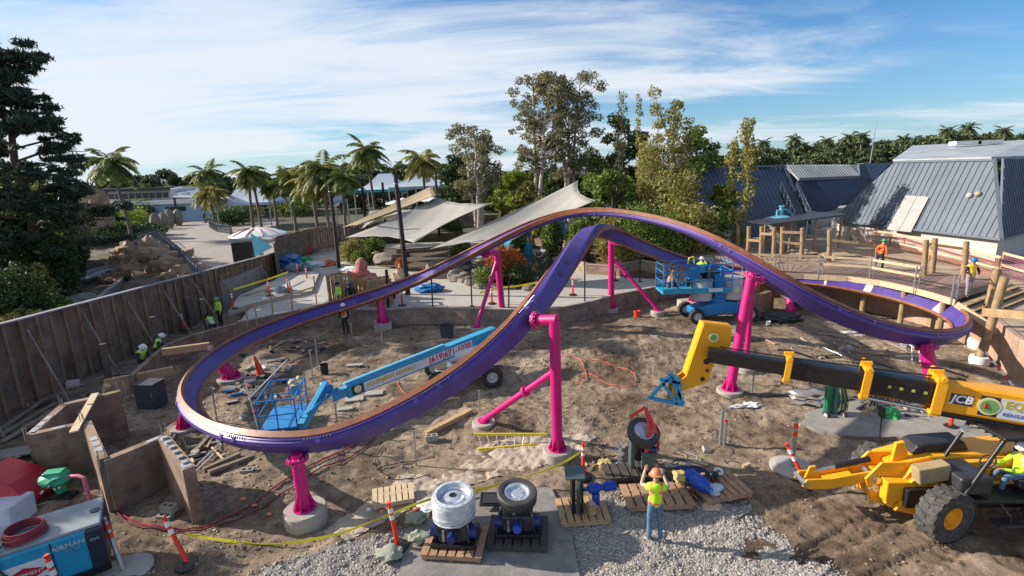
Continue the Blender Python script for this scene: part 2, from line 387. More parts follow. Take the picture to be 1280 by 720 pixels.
WALL = [G(*p, 1) for p in ((300, 402), (340, 394), (375, 387), (430, 386), (480, 387), (520, 384), (560, 383.5), (610, 386), (655, 387), (700, 384), (735, 377), (770, 367.5), (815, 359), (850, 353), (885, 349))]
WALL = [V((p.x, p.y, 1)) for p in WALL]
RW = [(14.5, 35.2), (17.5, 34), (20.5, 31.5), (22.3, 28), (22.6, 25), (21.9, 22), (20.4, 19.3), (20.0, 17), (20.6, 14), (22, 9)]
# concrete plaza behind the pit wall
plaza_poly = [(p.x, p.y) for p in WALL]+[(14.5, 35.2), (14.5, 60), (-22.5, 60), (-22.5, 44.9), (-19.9, 44.5), (-18.3, 36.5), (-16.6, 31.2)]
slab('plaza', plaza_poly, 1.0, -.4, concrete_l)
# higher ground to the right, behind and under the deck
earth = M('tan_earth', (.34, .26, .19), .95, var=.3, scale=.8, bump=.6, bscale=4, dirt=.5, dirtcol=(.2, .15, .1))
slab('terrace', RW+[(80, 9), (80, 70), (14.5, 70)], 1.75, -.4, earth)
# the park beyond, as high as the top of the fences
paving = M('brown_grey_paving', (.30, .27, .245), .9, var=.12, scale=.35, bump=.1, dirt=.5, dirtcol=(.22, .195, .18))
greenbed = M('planted_bed_soil', (.07, .065, .035), .95, var=.5, scale=.6, bump=.6, bscale=4)
slab('hillside', [(-400, 62), (-22.5, 62), (-22.5, 60.5), (14.5, 60.5), (14.5, 70.5), (80, 70.5), (80, 9), (1500, 9), (1500, 3000), (-2500, 3000), (-2500, 62)], 2.0, -.4, greenbed)
# walkway of the park, upper left
pv = [G(*p, 2.05) for p in ((196, 304), (222, 275), (232, 268), (300, 266), (345, 276), (352, 300), (345, 322), (300, 345), (232, 362))]
slab('walkway', [(p.x, p.y) for p in pv], 2.05, .0, paving)
# planted bank and dry channel left of the fence
bank = M('bank_soil', (.10, .078, .05), .95, var=.5, scale=.7, bump=.8, bscale=5)
def bankz(x, y):
    d = (G(110, 345, .6).xy - V((x, y)))
    z = .75+.35*mnoise.noise(V((x, y, 0))*.35)+.15*mnoise.noise(V((x, y, 4))*1.2)
    return z
def chan_dist(x, y):
    best = 9
    for a, b in zip(CHAN[:-1], CHAN[1:]):
        ab = b-a; t = max(0, min(1, (V((x, y))-a).dot(ab)/ab.length_squared)); best = min(best, (V((x, y))-(a+ab*t)).length)
    return best
CHAN = [G(*p, .3).xy for p in ((262, 300), (222, 330), (150, 345), (110, 372), (70, 402), (20, 430))]
def bz(x, y):
    d = chan_dist(x, y); z = bankz(x, y)+.8
    k = min(1, max(0, (d-2.2)/1.0)); k = k*k*(3-2*k)
    e = min(1, max(0, (-20.9-x)/.8)); 
    return (.15*(1-k)+z*k)*e-.1*(1-e)
tag(grid_mesh('bank', -75, -20.8, 12, 61.8, .45, bz, bank), kind='structure')
# dry channel floor: weathered brown boards of the old ride trough
chf = M('channel_floor', (.10, .065, .045), .85, var=.35, scale=1.5, bump=.4, bscale=8, dirt=.4, dirtcol=(.05, .035, .03))
mb = MB(); L_, Rr = [], []
for i, c in enumerate(CHAN):
    t = (CHAN[min(i+1, len(CHAN)-1)]-CHAN[max(i-1, 0)]).normalized(); nn = V((-t.y, t.x)); L_.append(c+nn*1.9); Rr.append(c-nn*1.9)
for i in range(len(CHAN)-1):
    mb.quad((*L_[i], .32), (*L_[i+1], .32), (*Rr[i+1], .32), (*Rr[i], .32))
tag(mb.build('channel_floor', chf), kind='structure')
# low kerb of the trough
for side, nm in ((L_, 'a'), (Rr, 'b')):
    mb = MB(); P = cat_spline([(p.x, p.y, .75) for p in side], 6)
    for a, b in zip(P[:-1], P[1:]): mb.beam(a, b, .3, .9)
    tag(mb.build('channel_kerb', concrete), 'low concrete kerb along the dry channel, on its %s side' % ('far' if nm == 'a' else 'near'), 'kerb')

# slabs on the pit floor
asph = M('worn_concrete_slab', (.20, .19, .18), .9, var=.28, scale=1.3, bump=.35, bscale=24, dirt=.9, dirtcol=(.36, .30, .235))
def ragged(P, amp, n=7):
    o_ = []; rg = random.Random(len(P)*7)
    for a, b in zip(P, P[1:]+P[:1]):
        for k in range(n): q = V(a).lerp(V(b), k/n); o_.append((q.x+(rg.uniform(-amp, amp) if k else 0), q.y+(rg.uniform(-amp, amp) if k else 0)))
    return o_
slab('concrete_pad', [G(*p, .1).xy[:] for p in ((506, 662), (560, 634), (610, 612), (688, 608), (712, 655), (740, 800), (490, 800))], .10, -.3, asph)
lp = [G(*p, .0) for p in ((400, 668), (470, 622), (500, 592), (610, 556), (690, 545), (745, 548), (720, 572), (640, 590), (560, 612), (480, 655), (440, 680))]
light_soil = M('compacted_pale_soil', (.40, .33, .255), .95, var=.16, scale=1.2, bump=.35, bscale=12, dirt=.4, dirtcol=(.28, .21, .15))
def patch(name, poly, mat, dz, kind='structure', st=.04, j=.22):
    x0, x1 = min(q[0] for q in poly), max(q[0] for q in poly); y0, y1 = min(q[1] for q in poly), max(q[1] for q in poly); vs, fs, mp = [], [], {}
    nx_, ny_ = int((x1-x0)/st)+1, int((y1-y0)/st)+1
    def vid(i, j_):
        if (i, j_) not in mp: x, y = x0+i*st, y0+j_*st; mp[(i, j_)] = len(vs); vs.append((x, y, gz(x, y)+dz))
        return mp[(i, j_)]
    for a in range(nx_):
        for b in range(ny_):
            x, y = x0+(a+.5)*st, y0+(b+.5)*st; n1 = mnoise.noise(V((x*2, y*2, 5)))*j+mnoise.noise(V((x*7, y*7, 2)))*j*.5
            if in_poly(x+n1, y+n1*.7, poly): fs.append((vid(a, b), vid(a+1, b), vid(a+1, b+1), vid(a, b+1)))
    me = bpy.data.meshes.new(name); me.from_pydata(vs, [], fs); me.materials.append(mat); me.polygons.foreach_set('use_smooth', [True]*len(fs)); o = bpy.data.objects.new(name, me); COL.objects.link(o); tag(o, kind=kind); return o
PATCHES = [('soil_path', [p.xy[:] for p in lp])]
rp = [G(*p, .0) for p in ((1010, 518), (1090, 498), (1300, 498), (1400, 520), (1400, 560), (1130, 552), (1050, 548), (1000, 535))]
slab('paved_strip', ragged([p.xy for p in rp], .08), .13, -.3, M('dusty_paving', (.27, .25, .225), .9, var=.25, scale=2, bump=.3, dirt=.8, dirtcol=(.27, .21, .16)))

# gravel: stones one could not count
def in_poly(x, y, P):
    c = False; j = len(P)-1
    for i in range(len(P)):
        if (P[i][1] > y) != (P[j][1] > y) and x < (P[j][0]-P[i][0])*(y-P[i][1])/(P[j][1]-P[i][1])+P[i][0]: c = not c
        j = i
    return c
bm = bmesh.new(); bmesh.ops.create_icosphere(bm, subdivisions=1, radius=1); ico_v = np.array([v.co[:] for v in bm.verts]); ico_f = np.array([[v.index for v in f.verts] for f in bm.faces]); bm.free()
bmc = bmesh.new(); bmesh.ops.create_cube(bmc, size=1.5); cub_v = np.array([v.co[:] for v in bmc.verts]); cub_f = np.array([[v.index for v in f.verts] for f in bmc.faces]); bmc.free()
def stones(name, pts, smin, smax, mat, flat=.65, base=None):
    bv, bf = (ico_v, ico_f) if base is None else base
    n = len(pts); nv = len(bv); out_v = np.zeros((n*nv, 3)); 
    for i, (x, y, z) in enumerate(pts):
        s = smin+(smax-smin)*rng.random()**1.8
        q = bv*(s*(.7+.6*rng.random(3))); q = q+rng.normal(0, s*.13, q.shape)
        a = rng.random()*6.28; b = rng.normal(0, .35)
        Rz = np.array([[math.cos(a), -math.sin(a), 0], [math.sin(a), math.cos(a), 0], [0, 0, 1]]); Rx = np.array([[1, 0, 0], [0, math.cos(b), -math.sin(b)], [0, math.sin(b), math.cos(b)]])
        q = q*[1, 1, flat]; q = q @ Rx.T @ Rz.T; out_v[i*nv:(i+1)*nv] = q+[x, y, z+s*.35]
    fs = (bf[None]+(np.arange(n)*nv)[:, None, None]).reshape(-1, bf.shape[1])
    me = bpy.data.meshes.new(name); me.from_pydata(out_v.tolist(), [], fs.tolist()); me.materials.append(mat)
    o = bpy.data.objects.new(name, me); COL.objects.link(o); return o
stone_m = leafmat('gravel_stone', (.20, .185, .16), (.46, .43, .38), 0.0)
patch('soil_path', PATCHES[0][1], light_soil, .022)
gp1 = [G(*p, .05).xy[:] for p in ((716, 628), (760, 618), (930, 628), (1000, 690), (1075, 725), (1075, 790), (700, 790))]
gp2 = [G(*p, .05).xy[:] for p in ((400, 690), (470, 672), (540, 650), (545, 672), (505, 700), (500, 760), (300, 760), (330, 712))]
def scatter(P, dens, edge=.0):
    xs_ = [p[0] for p in P]; ys_ = [p[1] for p in P]; A = (max(xs_)-min(xs_))*(max(ys_)-min(ys_)); out_ = []
    for _ in range(int(A*dens)):
        x = rng.uniform(min(xs_), max(xs_)); y = rng.uniform(min(ys_), max(ys_))
        xx = x+rng.normal(0, edge); yy = y+rng.normal(0, edge)
        if in_poly(x, y, P): out_.append((xx, yy, gz(xx, yy)))
    return out_
patch('gravel_bed', gp1, M('gravel_bed', (.24, .22, .2), .95, var=.4, scale=30, bump=.8, bscale=50), .012); patch('gravel_bed', gp2, MATS['gravel_bed'], .012)
tag(stones('gravel', scatter(gp1, 1000, .10)+scatter(gp2, 700, .12), .014, .038, stone_m), 'loose pale grey gravel spread over the dirt in the foreground', 'gravel', kind='stuff')
clod = leafmat('dirt_clod', (.14, .10, .07), (.36, .28, .21), 0.0)
pts = []
for _ in range(11000):
    x = rng.uniform(-16, 20); y = 6+rng.random()**1.4*26
    if mnoise.noise(V((x*.45, y*.45, 3))) < -.05: continue
    pts.append((x, y, gz(x, y)))
for (cx, cy, s_, h_) in MOUNDS:
    if h_ > .1:
        for _ in range(260):
            x = cx+rng.normal(0, s_*.8); y = cy+rng.normal(0, s_*.8); pts.append((x, y, gz(x, y)))
tag(stones('dirt_clods', pts, .010, .046, clod), 'broken clods and pebbles lying on the dirt of the pit', 'rubble', kind='stuff')
# ragged soft dirt spilled on the edge of pads
tag(stones('spilled_soil', scatter([(p.x+.1, p.y) for p in lp], 60, .5), .01, .035, clod), 'small stones spilled over the pale compacted path', 'rubble', kind='stuff')

# ================================================================== PIT WALL
def wall_run(name, pts, z0, z1, th, mat, label, cat='wall', cap=None, capmat=None, group=None):
    root = thing(name, label, cat, (pts[0][0], pts[0][1], z0), group)
    mb = MB(); mc = MB()
    for a, b in zip(pts[:-1], pts[1:]):
        a3 = V((a[0], a[1], (z0+z1)/2)); b3 = V((b[0], b[1], (z0+z1)/2)); e = (b3-a3).normalized()*.01
        mb.beam(a3-e, b3+e, th, z1-z0)
        if cap: mc.beam(V((a[0], a[1], z1+.035))-e*2, V((b[0], b[1], z1+.035))+e*2, th+cap, .07)
    mb.build('wall_face', mat, root)
    if cap: mc.build('coping', capmat or mat, root)
    return root
cmu = bpy.data.materials.new('block_masonry'); cmu.use_nodes = True
def block_mat(name, c1, c2, mortar, sc_=1.0, bw=.4, rh=.2):
    m = bpy.data.materials.new(name); m.use_nodes = True; n = m.node_tree.nodes; l = m.node_tree.links; b = n['Principled BSDF']; b.inputs['Roughness'].default_value = .92
    tcn = n.new('ShaderNodeTexCoord'); sp2 = n.new('ShaderNodeSeparateXYZ'); l.new(tcn.outputs['Object'], sp2.inputs[0])
    ad = n.new('ShaderNodeMath'); ad.operation = 'ADD'; l.new(sp2.outputs[0], ad.inputs[0]); l.new(sp2.outputs[1], ad.inputs[1])
    cb = n.new('ShaderNodeCombineXYZ'); l.new(ad.outputs[0], cb.inputs[0]); l.new(sp2.outputs[2], cb.inputs[1])
    br = n.new('ShaderNodeTexBrick'); br.inputs['Scale'].default_value = sc_; br.inputs['Brick Width'].default_value = bw; br.inputs['Row Height'].default_value = rh; br.inputs['Mortar Size'].default_value = .014
    br.inputs['Color1'].default_value = (*c1, 1); br.inputs['Color2'].default_value = (*c2, 1); br.inputs['Mortar'].default_value = (*mortar, 1); l.new(cb.outputs[0], br.inputs['Vector'])
    ns = n.new('ShaderNodeTexNoise'); ns.inputs['Scale'].default_value = 2; ns.inputs['Detail'].default_value = 8; l.new(tcn.outputs['Object'], ns.inputs['Vector'])
    rp_ = n.new('ShaderNodeValToRGB'); rp_.color_ramp.elements[0].position = .3; rp_.color_ramp.elements[0].color = (.6, .57, .55, 1); rp_.color_ramp.elements[1].position = .7; rp_.color_ramp.elements[1].color = (1.25, 1.22, 1.2, 1); l.new(ns.outputs[0], rp_.inputs[0])
    mx = n.new('ShaderNodeMix'); mx.data_type = 'RGBA'; mx.blend_type = 'MULTIPLY'; mx.inputs[0].default_value = 1; l.new(br.outputs[0], mx.inputs[6]); l.new(rp_.outputs[0], mx.inputs[7]); l.new(mx.outputs[2], b.inputs['Base Color'])
    bp = n.new('ShaderNodeBump'); bp.inputs['Strength'].default_value = .6; bp.inputs['Distance'].default_value = .01; bp.invert = True; l.new(br.outputs['Fac'], bp.inputs['Height']); l.new(bp.outputs[0], b.inputs['Normal'])
    MATS[name] = m; return m
cmu = block_mat('tan_block', (.30, .205, .145), (.23, .155, .11), (.27, .215, .175))
cmu_g = block_mat('grey_tan_block', (.32, .26, .205), (.27, .215, .17), (.23, .19, .165))
WP = [(p.x, p.y-.12) for p in WALL]
wall_run('retaining_wall', WP, -.3, 1.0, .22, cmu_g, 'long curved waist-high block wall between the dirt pit and the pale plaza', cap=.06, capmat=concrete)
lw = [G(*p, 1.0) for p in ((163, 470), (188, 447), (207, 431), (223, 424), (258, 413.5), (300, 402.5))]
wall_run('retaining_wall', [(p.x, p.y) for p in lw], -.3, 1.0, .22, cmu, 'low brown block wall running below the shored wooden fence at the left', cap=.0, capmat=concrete)
wall_run('retaining_wall', [(x-.12, y-.05) for x, y in RW[:-1]], -.3, 1.75, .25, M('formwork_wall', (.36, .24, .17), .85, var=.3, scale=1.2, bump=.3, dirt=.4, dirtcol=(.2, .13, .1)), 'brown wall holding up the earth below the wooden boardwalk at the right')
# wing slab with dark step gap
tp = [G(*p, 1.05) for p in ((286, 392), (317, 382), (390, 366), (400, 342), (350, 350), (300, 372))]
slab('step_slab', [(p.x, p.y) for p in tp], 1.22, .9, concrete_l)

# ================================================================== SHORED FENCE, LEFT
def shored_fence():
    A, B = V((-20.6, 15, 0)), V((-20.7, 45, 0)); n = 46
    root = thing('shoring_fence', 'long tall weathered plywood fence with slanted props holding the bank at the left', 'fence', A)
    ply = M('weathered_plywood', (.19, .12, .08), .85, var=.6, scale=1.0, bump=.3, dirt=.6, dirtcol=(.075, .06, .055))
    stud = M('fence_stud_wood', (.26, .16, .095), .85, var=.35, scale=2, dirt=.4, dirtcol=(.13, .09, .07))
    ply2 = M('reddish_plywood', (.20, .135, .095), .85, var=.5, scale=1.2, bump=.3, dirt=.6, dirtcol=(.10, .07, .055)); capm = M('grey_cap_board', (.23, .23, .25), .8, var=.3, scale=2)
    def top(y): return 3.75-(y-17)*.042
    for i in range(n):
        y0 = 12+33*i/n; y1 = 12+33*(i+1)/n-.02; mb = MB()
        x = -20.6+.045*random.uniform(-1, 1)
        mb.prism([(x, y0, -.2), (x, y1, -.2), (x, y1, top(y1)), (x, y0, top(y0))], (-.05, 0, 0)); mb.build('panel', ply if (i*7) % 5 > 1 else ply2, root)
        mb = MB(); mb.box((x+.06, y0, (top(y0)-.2)/2), (.07, .12, top(y0)+.2)); mb.build('stud', stud, root)
    mb = MB(); mb.beam((-20.6, 12, top(12)+.03), (-20.6, 45, top(45)+.03), .3, .07); mb.build('cap_board', capm, root)
    for k, y in enumerate(np.arange(15, 44, 2.9)):
        mb = MB(); mb.beam((-20.5, y, top(y)-.5), (-18.9, y-.6, .05), .05, .1); mb.build('prop', M('prop_wood', (.30, .24, .19), .85, var=.3), root)
shored_fence()
# ================================================================== VEGETATION
def leaves_mesh(centers, radii, counts, size, hang=0.0, seed=0, aspect=1.6, shell=.35):
    r = np.random.default_rng(seed); Vs = []; 
    for c, rad, n in zip(centers, radii, counts):
        n = int(n)
        if n <= 0: continue
        d = r.normal(size=(n, 3)); d /= np.linalg.norm(d, axis=1)[:, None]; rr = (shell+(1-shell)*r.random(n))**(1/2.2)
        # lumpy outline
        lump = 1+.28*np.sin(d[:, 0]*5+c[0]*3)*np.cos(d[:, 1]*4+c[1]*2)+.2*np.sin(d[:, 2]*7+c[2])
        p = np.array(c)+d*rr[:, None]*lump[:, None]*np.array(rad)
        a = r.normal(size=(n, 3)); a[:, 2] -= hang*2; a /= np.linalg.norm(a, axis=1)[:, None]
        b = r.normal(size=(n, 3)); b -= a*(a*b).sum(1)[:, None]; b /= np.linalg.norm(b, axis=1)[:, None]
        s = size*(.6+.8*r.random(n))[:, None]; a = a*s*aspect*.5; b = b*s*.5
        Vs.append(np.stack([p-a, p+b*.8, p+a, p-b*.8], 1).reshape(-1, 3))
    return np.concatenate(Vs)
def leaf_obj(name, verts, mat, parent=None):
    n = len(verts)//4; me = bpy.data.meshes.new(name); me.vertices.add(n*4); me.vertices.foreach_set('co', verts.astype(np.float32).ravel())
    me.loops.add(n*4); me.loops.foreach_set('vertex_index', np.arange(n*4, dtype=np.int32)); me.polygons.add(n)
    me.polygons.foreach_set('loop_start', np.arange(0, n*4, 4, dtype=np.int32)); me.polygons.foreach_set('loop_total', np.full(n, 4, dtype=np.int32))
    me.materials.append(mat); me.update(calc_edges=True); o = bpy.data.objects.new(name, me); COL.objects.link(o)
    if parent is not None: o.parent = parent
    return o
def tree(name, label, cat, loc, h, cr_, mat, barkm=bark, group=None, n=2600, leaf=.22, clumps=26, base=.35, trunks=1, top=.55, tr=None, seed=1, hang=0, clr=.28, lean=(0, 0), prof=None, aspect=1.6):
    """trunk with limbs; leaf clumps at limb ends"""
    rnd = random.Random(seed); root = thing(name, label, cat, loc, group); tr = tr or h*.022
    mt = MB(); C_, Rd, Cn = [], [], []
    for t_ in range(trunks):
        a0 = rnd.uniform(0, 6.28); ox, oy = (0, 0) if trunks == 1 else (math.cos(a0)*tr*1.6, math.sin(a0)*tr*1.6)
        sx, sy = lean[0]+rnd.uniform(-.06, .06)*h+(0 if trunks == 1 else math.cos(a0)*cr_*.35), lean[1]+rnd.uniform(-.06, .06)*h+(0 if trunks == 1 else math.sin(a0)*cr_*.35)
        path = []; hh = h*(.93-.12*rnd.random()*(t_ > 0))
        for k in range(9):
            f = k/8; path.append(V((ox+sx*f**1.3+rnd.uniform(-.012, .012)*h*(k > 0), oy+sy*f**1.3+rnd.uniform(-.012, .012)*h*(k > 0), f*hh)))
        mt.tube(path, [tr*(1-.8*k/8)*(1.25 if k == 0 else 1) for k in range(9)], 8)
        m = clumps//trunks
        for k in range(m):
            f = base+(1-base)*((k+.5)/m); P = path[min(7, int(f*8))].lerp(path[min(8, int(f*8)+1)], (f*8) % 1) if f < 1 else path[8]
            rad = cr_*(prof(f) if prof else math.sin(PI*min(1, max(.05, (f-base)/(1-base)*.86+.12)))**.6)
            a = rnd.uniform(0, 6.28)+k*2.4; q = rnd.uniform(.35, 1.0)*rad
            e = P+V((math.cos(a)*q, math.sin(a)*q, q*rnd.uniform(.05, .5)))
            e.z = min(e.z, h*.985)
            mt.tube([P-V((0, 0, q*.25)), P.lerp(e, .5)+V((0, 0, -.05*q)), e], [tr*(1-f)*.55+tr*.1, tr*.16, tr*.06], 5)
            s_ = clr*cr_*rnd.uniform(.75, 1.35); C_.append(tuple(e)); Rd.append((s_, s_, s_*.75)); Cn.append(s_**2)
    tot = sum(Cn); Cn = [n*c/tot for c in Cn]
    mt.build('trunk', barkm, root, world=False, smooth=True)
    leaf_obj('crown', leaves_mesh(C_, Rd, Cn, leaf, hang, seed, aspect), mat, root)
    return root
def palm(name, label, loc, h, fl, mat, n=26, seed=1, lean=(0, 0), tr=.16, group=None, droop=1.0, trm=None):
    rnd = random.Random(seed); root = thing(name, label, 'palm', loc, group); n += 9; mt = MB(); az0 = rnd.uniform(0, 6.28)
    path = [V((lean[0]*(k/10)**1.6, lean[1]*(k/10)**1.6, h*k/10)) for k in range(11)]
    mt.tube(path, [tr*(1.35 if k == 0 else 1-.25*k/10) for k in range(11)], 9); top = path[-1]
    mt.build('trunk', trm or palmtrunk, root, world=False, smooth=True)
    mc = MB(); Vs = []
    for k in range(n):
        a = az0+k*2.399+rnd.uniform(-.35, .35); el = R(64-112*(k/n)**.8+rnd.uniform(-8, 8)); L = fl*rnd.uniform(.8, 1.2)
        d = V((math.cos(a)*math.cos(el), math.sin(a)*math.cos(el), math.sin(el))); p = top.copy(); pts = []
        for j in range(13):
            pts.append(p.copy()); p = p+d*L/12; d = (d+V((0, 0, -.13*droop*(1 if el > -.3 else .3)))).normalized()
        mc.tube(pts, [.035*(1-.06*j) for j in range(13)], 4, cap=False)
        for j in range(1, 13):
            for s_ in range(2):
                f = (j-1+s_*.5)/12; c = pts[j-1].lerp(pts[j], s_*.5); t = (pts[j]-pts[j-1]).normalized(); sd = t.cross(V((0, 0, 1)));
                if sd.length < .05: sd = V((1, 0, 0))
                sd.normalize(); ll = fl*rnd.uniform(.24, .32)*math.sin(PI*min(1, f*.8+.18))*rnd.uniform(.85, 1.1); wd = t*fl*.036
                for sg in (-1, 1):
                    tip = c+(sd*sg*.75+t*.55+V((0, 0, -.45*rnd.uniform(.6, 1.4)))).normalized()*ll; mid = c.lerp(tip, .5)+V((0, 0, .05*ll))
                    Vs += [c, mid+wd, tip, mid-wd]
    o = leaf_obj('fronds', np.array([tuple(v) for v in Vs]), mat, root)
    mc.build('midribs', M('frond_rib', (.16, .17, .04), .6), root, world=False)
    return root
euc = leafmat('eucalyptus_leaf', (.10, .11, .05), (.32, .29, .15), .3)
dkgreen = leafmat('dark_evergreen_leaf', (.028, .052, .02), (.10, .14, .045), .25)
pineg = leafmat('pine_needles', (.02, .04, .028), (.075, .11, .065), .2)
midgreen = leafmat('mid_green_leaf', (.075, .125, .025), (.24, .30, .07), .35)
limeg = leafmat('lime_green_leaf', (.13, .19, .02), (.34, .40, .06), .35)
olive = leafmat('olive_gold_leaf', (.16, .155, .04), (.44, .39, .12), .35)
palmg = leafmat('palm_leaf', (.08, .11, .025), (.28, .31, .08), .35)
palmy = leafmat('yellowing_palm_leaf', (.16, .17, .03), (.42, .36, .08), .3)
rusto = leafmat('orange_shrub_leaf', (.30, .08, .02), (.60, .24, .06), .3)
farg = leafmat('distant_tree_leaf', (.04, .06, .03), (.15, .18, .075), .2)

def at(px, py, d, z=None):
    p = D(px, py, d); return (p.x, p.y, p.z if z is None else z)
# --- tall group in the middle
def hz(px, py, d, zb): return D(px, py, d).z-zb
tree('eucalyptus', 'tallest pale-trunked eucalyptus with airy crown, left one of the tall pair behind the track', 'tree', at(668, 250, 56, 2), hz(668, 78, 56, 2), 3.0, euc, bark_pale, n=12500, leaf=.15, clumps=105, base=.40, trunks=2, seed=3, tr=.28, clr=.17, hang=.6)
tree('eucalyptus', 'tall airy eucalyptus with several pale stems, right one of the tall pair behind the track', 'tree', at(714, 250, 58, 2), hz(718, 76, 58, 2), 3.7, euc, bark_pale, n=15500, leaf=.15, clumps=130, base=.38, trunks=3, seed=8, tr=.26, clr=.155, hang=.6)
tree('eucalyptus', 'grey-green eucalyptus with forked white trunk beside the pale shade sails', 'tree', at(600, 250, 54, 2), hz(590, 147, 54, 2), 2.6, euc, bark_pale, n=9000, leaf=.15, clumps=70, base=.36, trunks=3, seed=11, tr=.25, lean=(-.6, 0), clr=.2, hang=.6)
tree('evergreen_tree', 'dark pyramidal evergreen standing between the blue tents and the grey-green eucalyptus', 'tree', at(568, 250, 57, 2), hz(566, 190, 57, 2), 2.5, dkgreen, n=7000, leaf=.22, clumps=30, base=.05, seed=5, prof=lambda f: 1.1-f*.85)
k = 0
for (px, py, d, cr_, mt_, sd, lab) in [
    (640, 214, 60, 2.6, limeg, 21, 'yellow-green bushy tree seen below the forked eucalyptus and the tall pair'),
    (664, 226, 52, 1.8, olive, 22, 'small olive bushy tree at the foot of the tallest eucalyptus'),
    (768, 135, 56, 2.5, midgreen, 23, 'mid-green tree just right of the tall eucalyptus pair'),
    (795, 160, 54, 2.2, dkgreen, 24, 'dark leafy tree between the mid-green tree and the golden bamboo clump'),
    (868, 152, 52, 2.6, midgreen, 25, 'round-topped green tree with golden edges just right of the bamboo clump'),
    (742, 215, 50, 2.3, midgreen, 26, 'low bright green tree behind the crest of the purple track'),
    (700, 215, 62, 3.0, dkgreen, 27, 'dark evergreen mass behind the trunks of the tall pair'),
    (770, 208, 47, 2.2, midgreen, 28, 'low leafy tree behind the peak of the track'),
    (905, 228, 46, 1.6, midgreen, 29, 'small green tree in front of the dark metal roof'),
    (735, 190, 64, 3.2, dkgreen, 31, 'dark evergreen far behind the crest of the track'),
    (815, 205, 58, 3.0, dkgreen, 32, 'dark evergreen mass behind the golden bamboo'),
]:
    tree('broadleaf_tree', lab, 'tree', at(px, py, d, 2 if d > 48 else 1.2), hz(px, py, d, 2 if d > 48 else 1.2), cr_, mt_, n=5200, leaf=.22, clumps=28, base=.12, seed=sd, trunks=1)
# feathery bamboo / podocarpus columns
for (px, py, d, cr_, mt_, sd, lab, n_) in [
    (832, 100, 49, 1.25, olive, 41, 'tallest golden bamboo with a pointed feathery top in the middle of the clump', 5200),
    (806, 112, 51, .42, olive, 42, 'thin bare-looking bamboo culm rising just left of the tallest bamboo', 900),
    (772, 115, 53, .7, euc, 43, 'slender pointed bamboo top above the dark leafy tree', 1600),
    (852, 132, 48.5, 1.3, olive, 44, 'golden bamboo leaning right of the tallest one', 4200),
    (818, 172, 47, 1.9, olive, 45, 'broad golden-green bamboo clump behind the right side of the track', 6000),
    (940, 147, 44, .75, olive, 46, 'tall slender feathery tree before the dark metal roof', 2600),
    (918, 172, 45, .6, olive, 47, 'shorter slender feathery tree left of the tall slender one', 1700),
    (850, 215, 44, 1.9, olive, 48, 'low golden-green clump at the right end of the hedge', 4200)]:
    zb = 1.6; tree('bamboo', lab, 'bamboo', at(px, py, d, zb), hz(px, py-10, d, zb), cr_, mt_, M('bamboo_culm', (.30, .24, .12), .6), n=n_, leaf=.15, clumps=int(26+cr_*14), base=.06, seed=sd, trunks=1 if cr_ < 1 else 4, tr=.07, clr=.42 if cr_ > 1 else .62, prof=lambda f: 1.02-f*.86, hang=.4)
# hedge / shrubs between plaza and trees
shr = [(690, 272, 46, .9, midgreen, 'broad green shrub above the brown block planter'), (724, 280, 44, 1.0, midgreen, 'green shrub behind the crest where the two tracks cross'), (762, 280, 42.5, 1.2, olive, 'olive shrub right of the crossing of the two tracks'),
       (800, 262, 42, 1.9, midgreen, 'rounded green shrub below the golden bamboo'), (835, 275, 41, 1.7, midgreen, 'rounded green shrub behind the blue lift basket'), (868, 262, 42, 1.9, olive, 'gold-green shrub left of the dark metal roof'),
       (780, 300, 38.5, 1.0, olive, 'small olive shrub at the right foot of the track crossing'), (714, 292, 45, .6, midgreen, 'leafy shrub next to the blue gate'), (893, 275, 43, 1.4, midgreen, 'green shrub against the dark roofed building'),
       (648, 296, 49, .7, midgreen, 'shrub beside the orange and blue sign'), (575, 302, 43, .9, midgreen, 'low shrub in front of the fence below the middle shade sail')]
def shrub(lab, loc, r, h, mat, seed, n=2600, leaf=.13, name='shrub', group=None):
    root = thing(name, lab, 'shrub', loc, group); rnd = random.Random(seed); C_, Rd, Cn = [], [], []; ms = MB()
    for k in range(9):
        a = k*2.4; q = r*.55*math.sqrt(k/9); c = (math.cos(a)*q, math.sin(a)*q, h*rnd.uniform(.4, .62)); s_ = r*rnd.uniform(.42, .6)
        C_.append(c); Rd.append((s_, s_, h*.42)); Cn.append(1)
        ms.tube([(0, 0, 0), (c[0]*.5, c[1]*.5, c[2]*.6), c], [.05, .035, .015], 5)
    ms.build('stems', bark, root, world=False)
    leaf_obj('foliage', leaves_mesh(C_, Rd, [n/9]*9, leaf, 0, seed), mat, root); return root
for i, (px, py, d, r, mt_, lab) in enumerate(shr):
    p = D(px, py, d); h = max(1.2, p.z-1+r*.3); shrub(lab, (p.x, p.y, 1.0), r*1.2, h, mt_, 60+i, n=3600, leaf=.17)
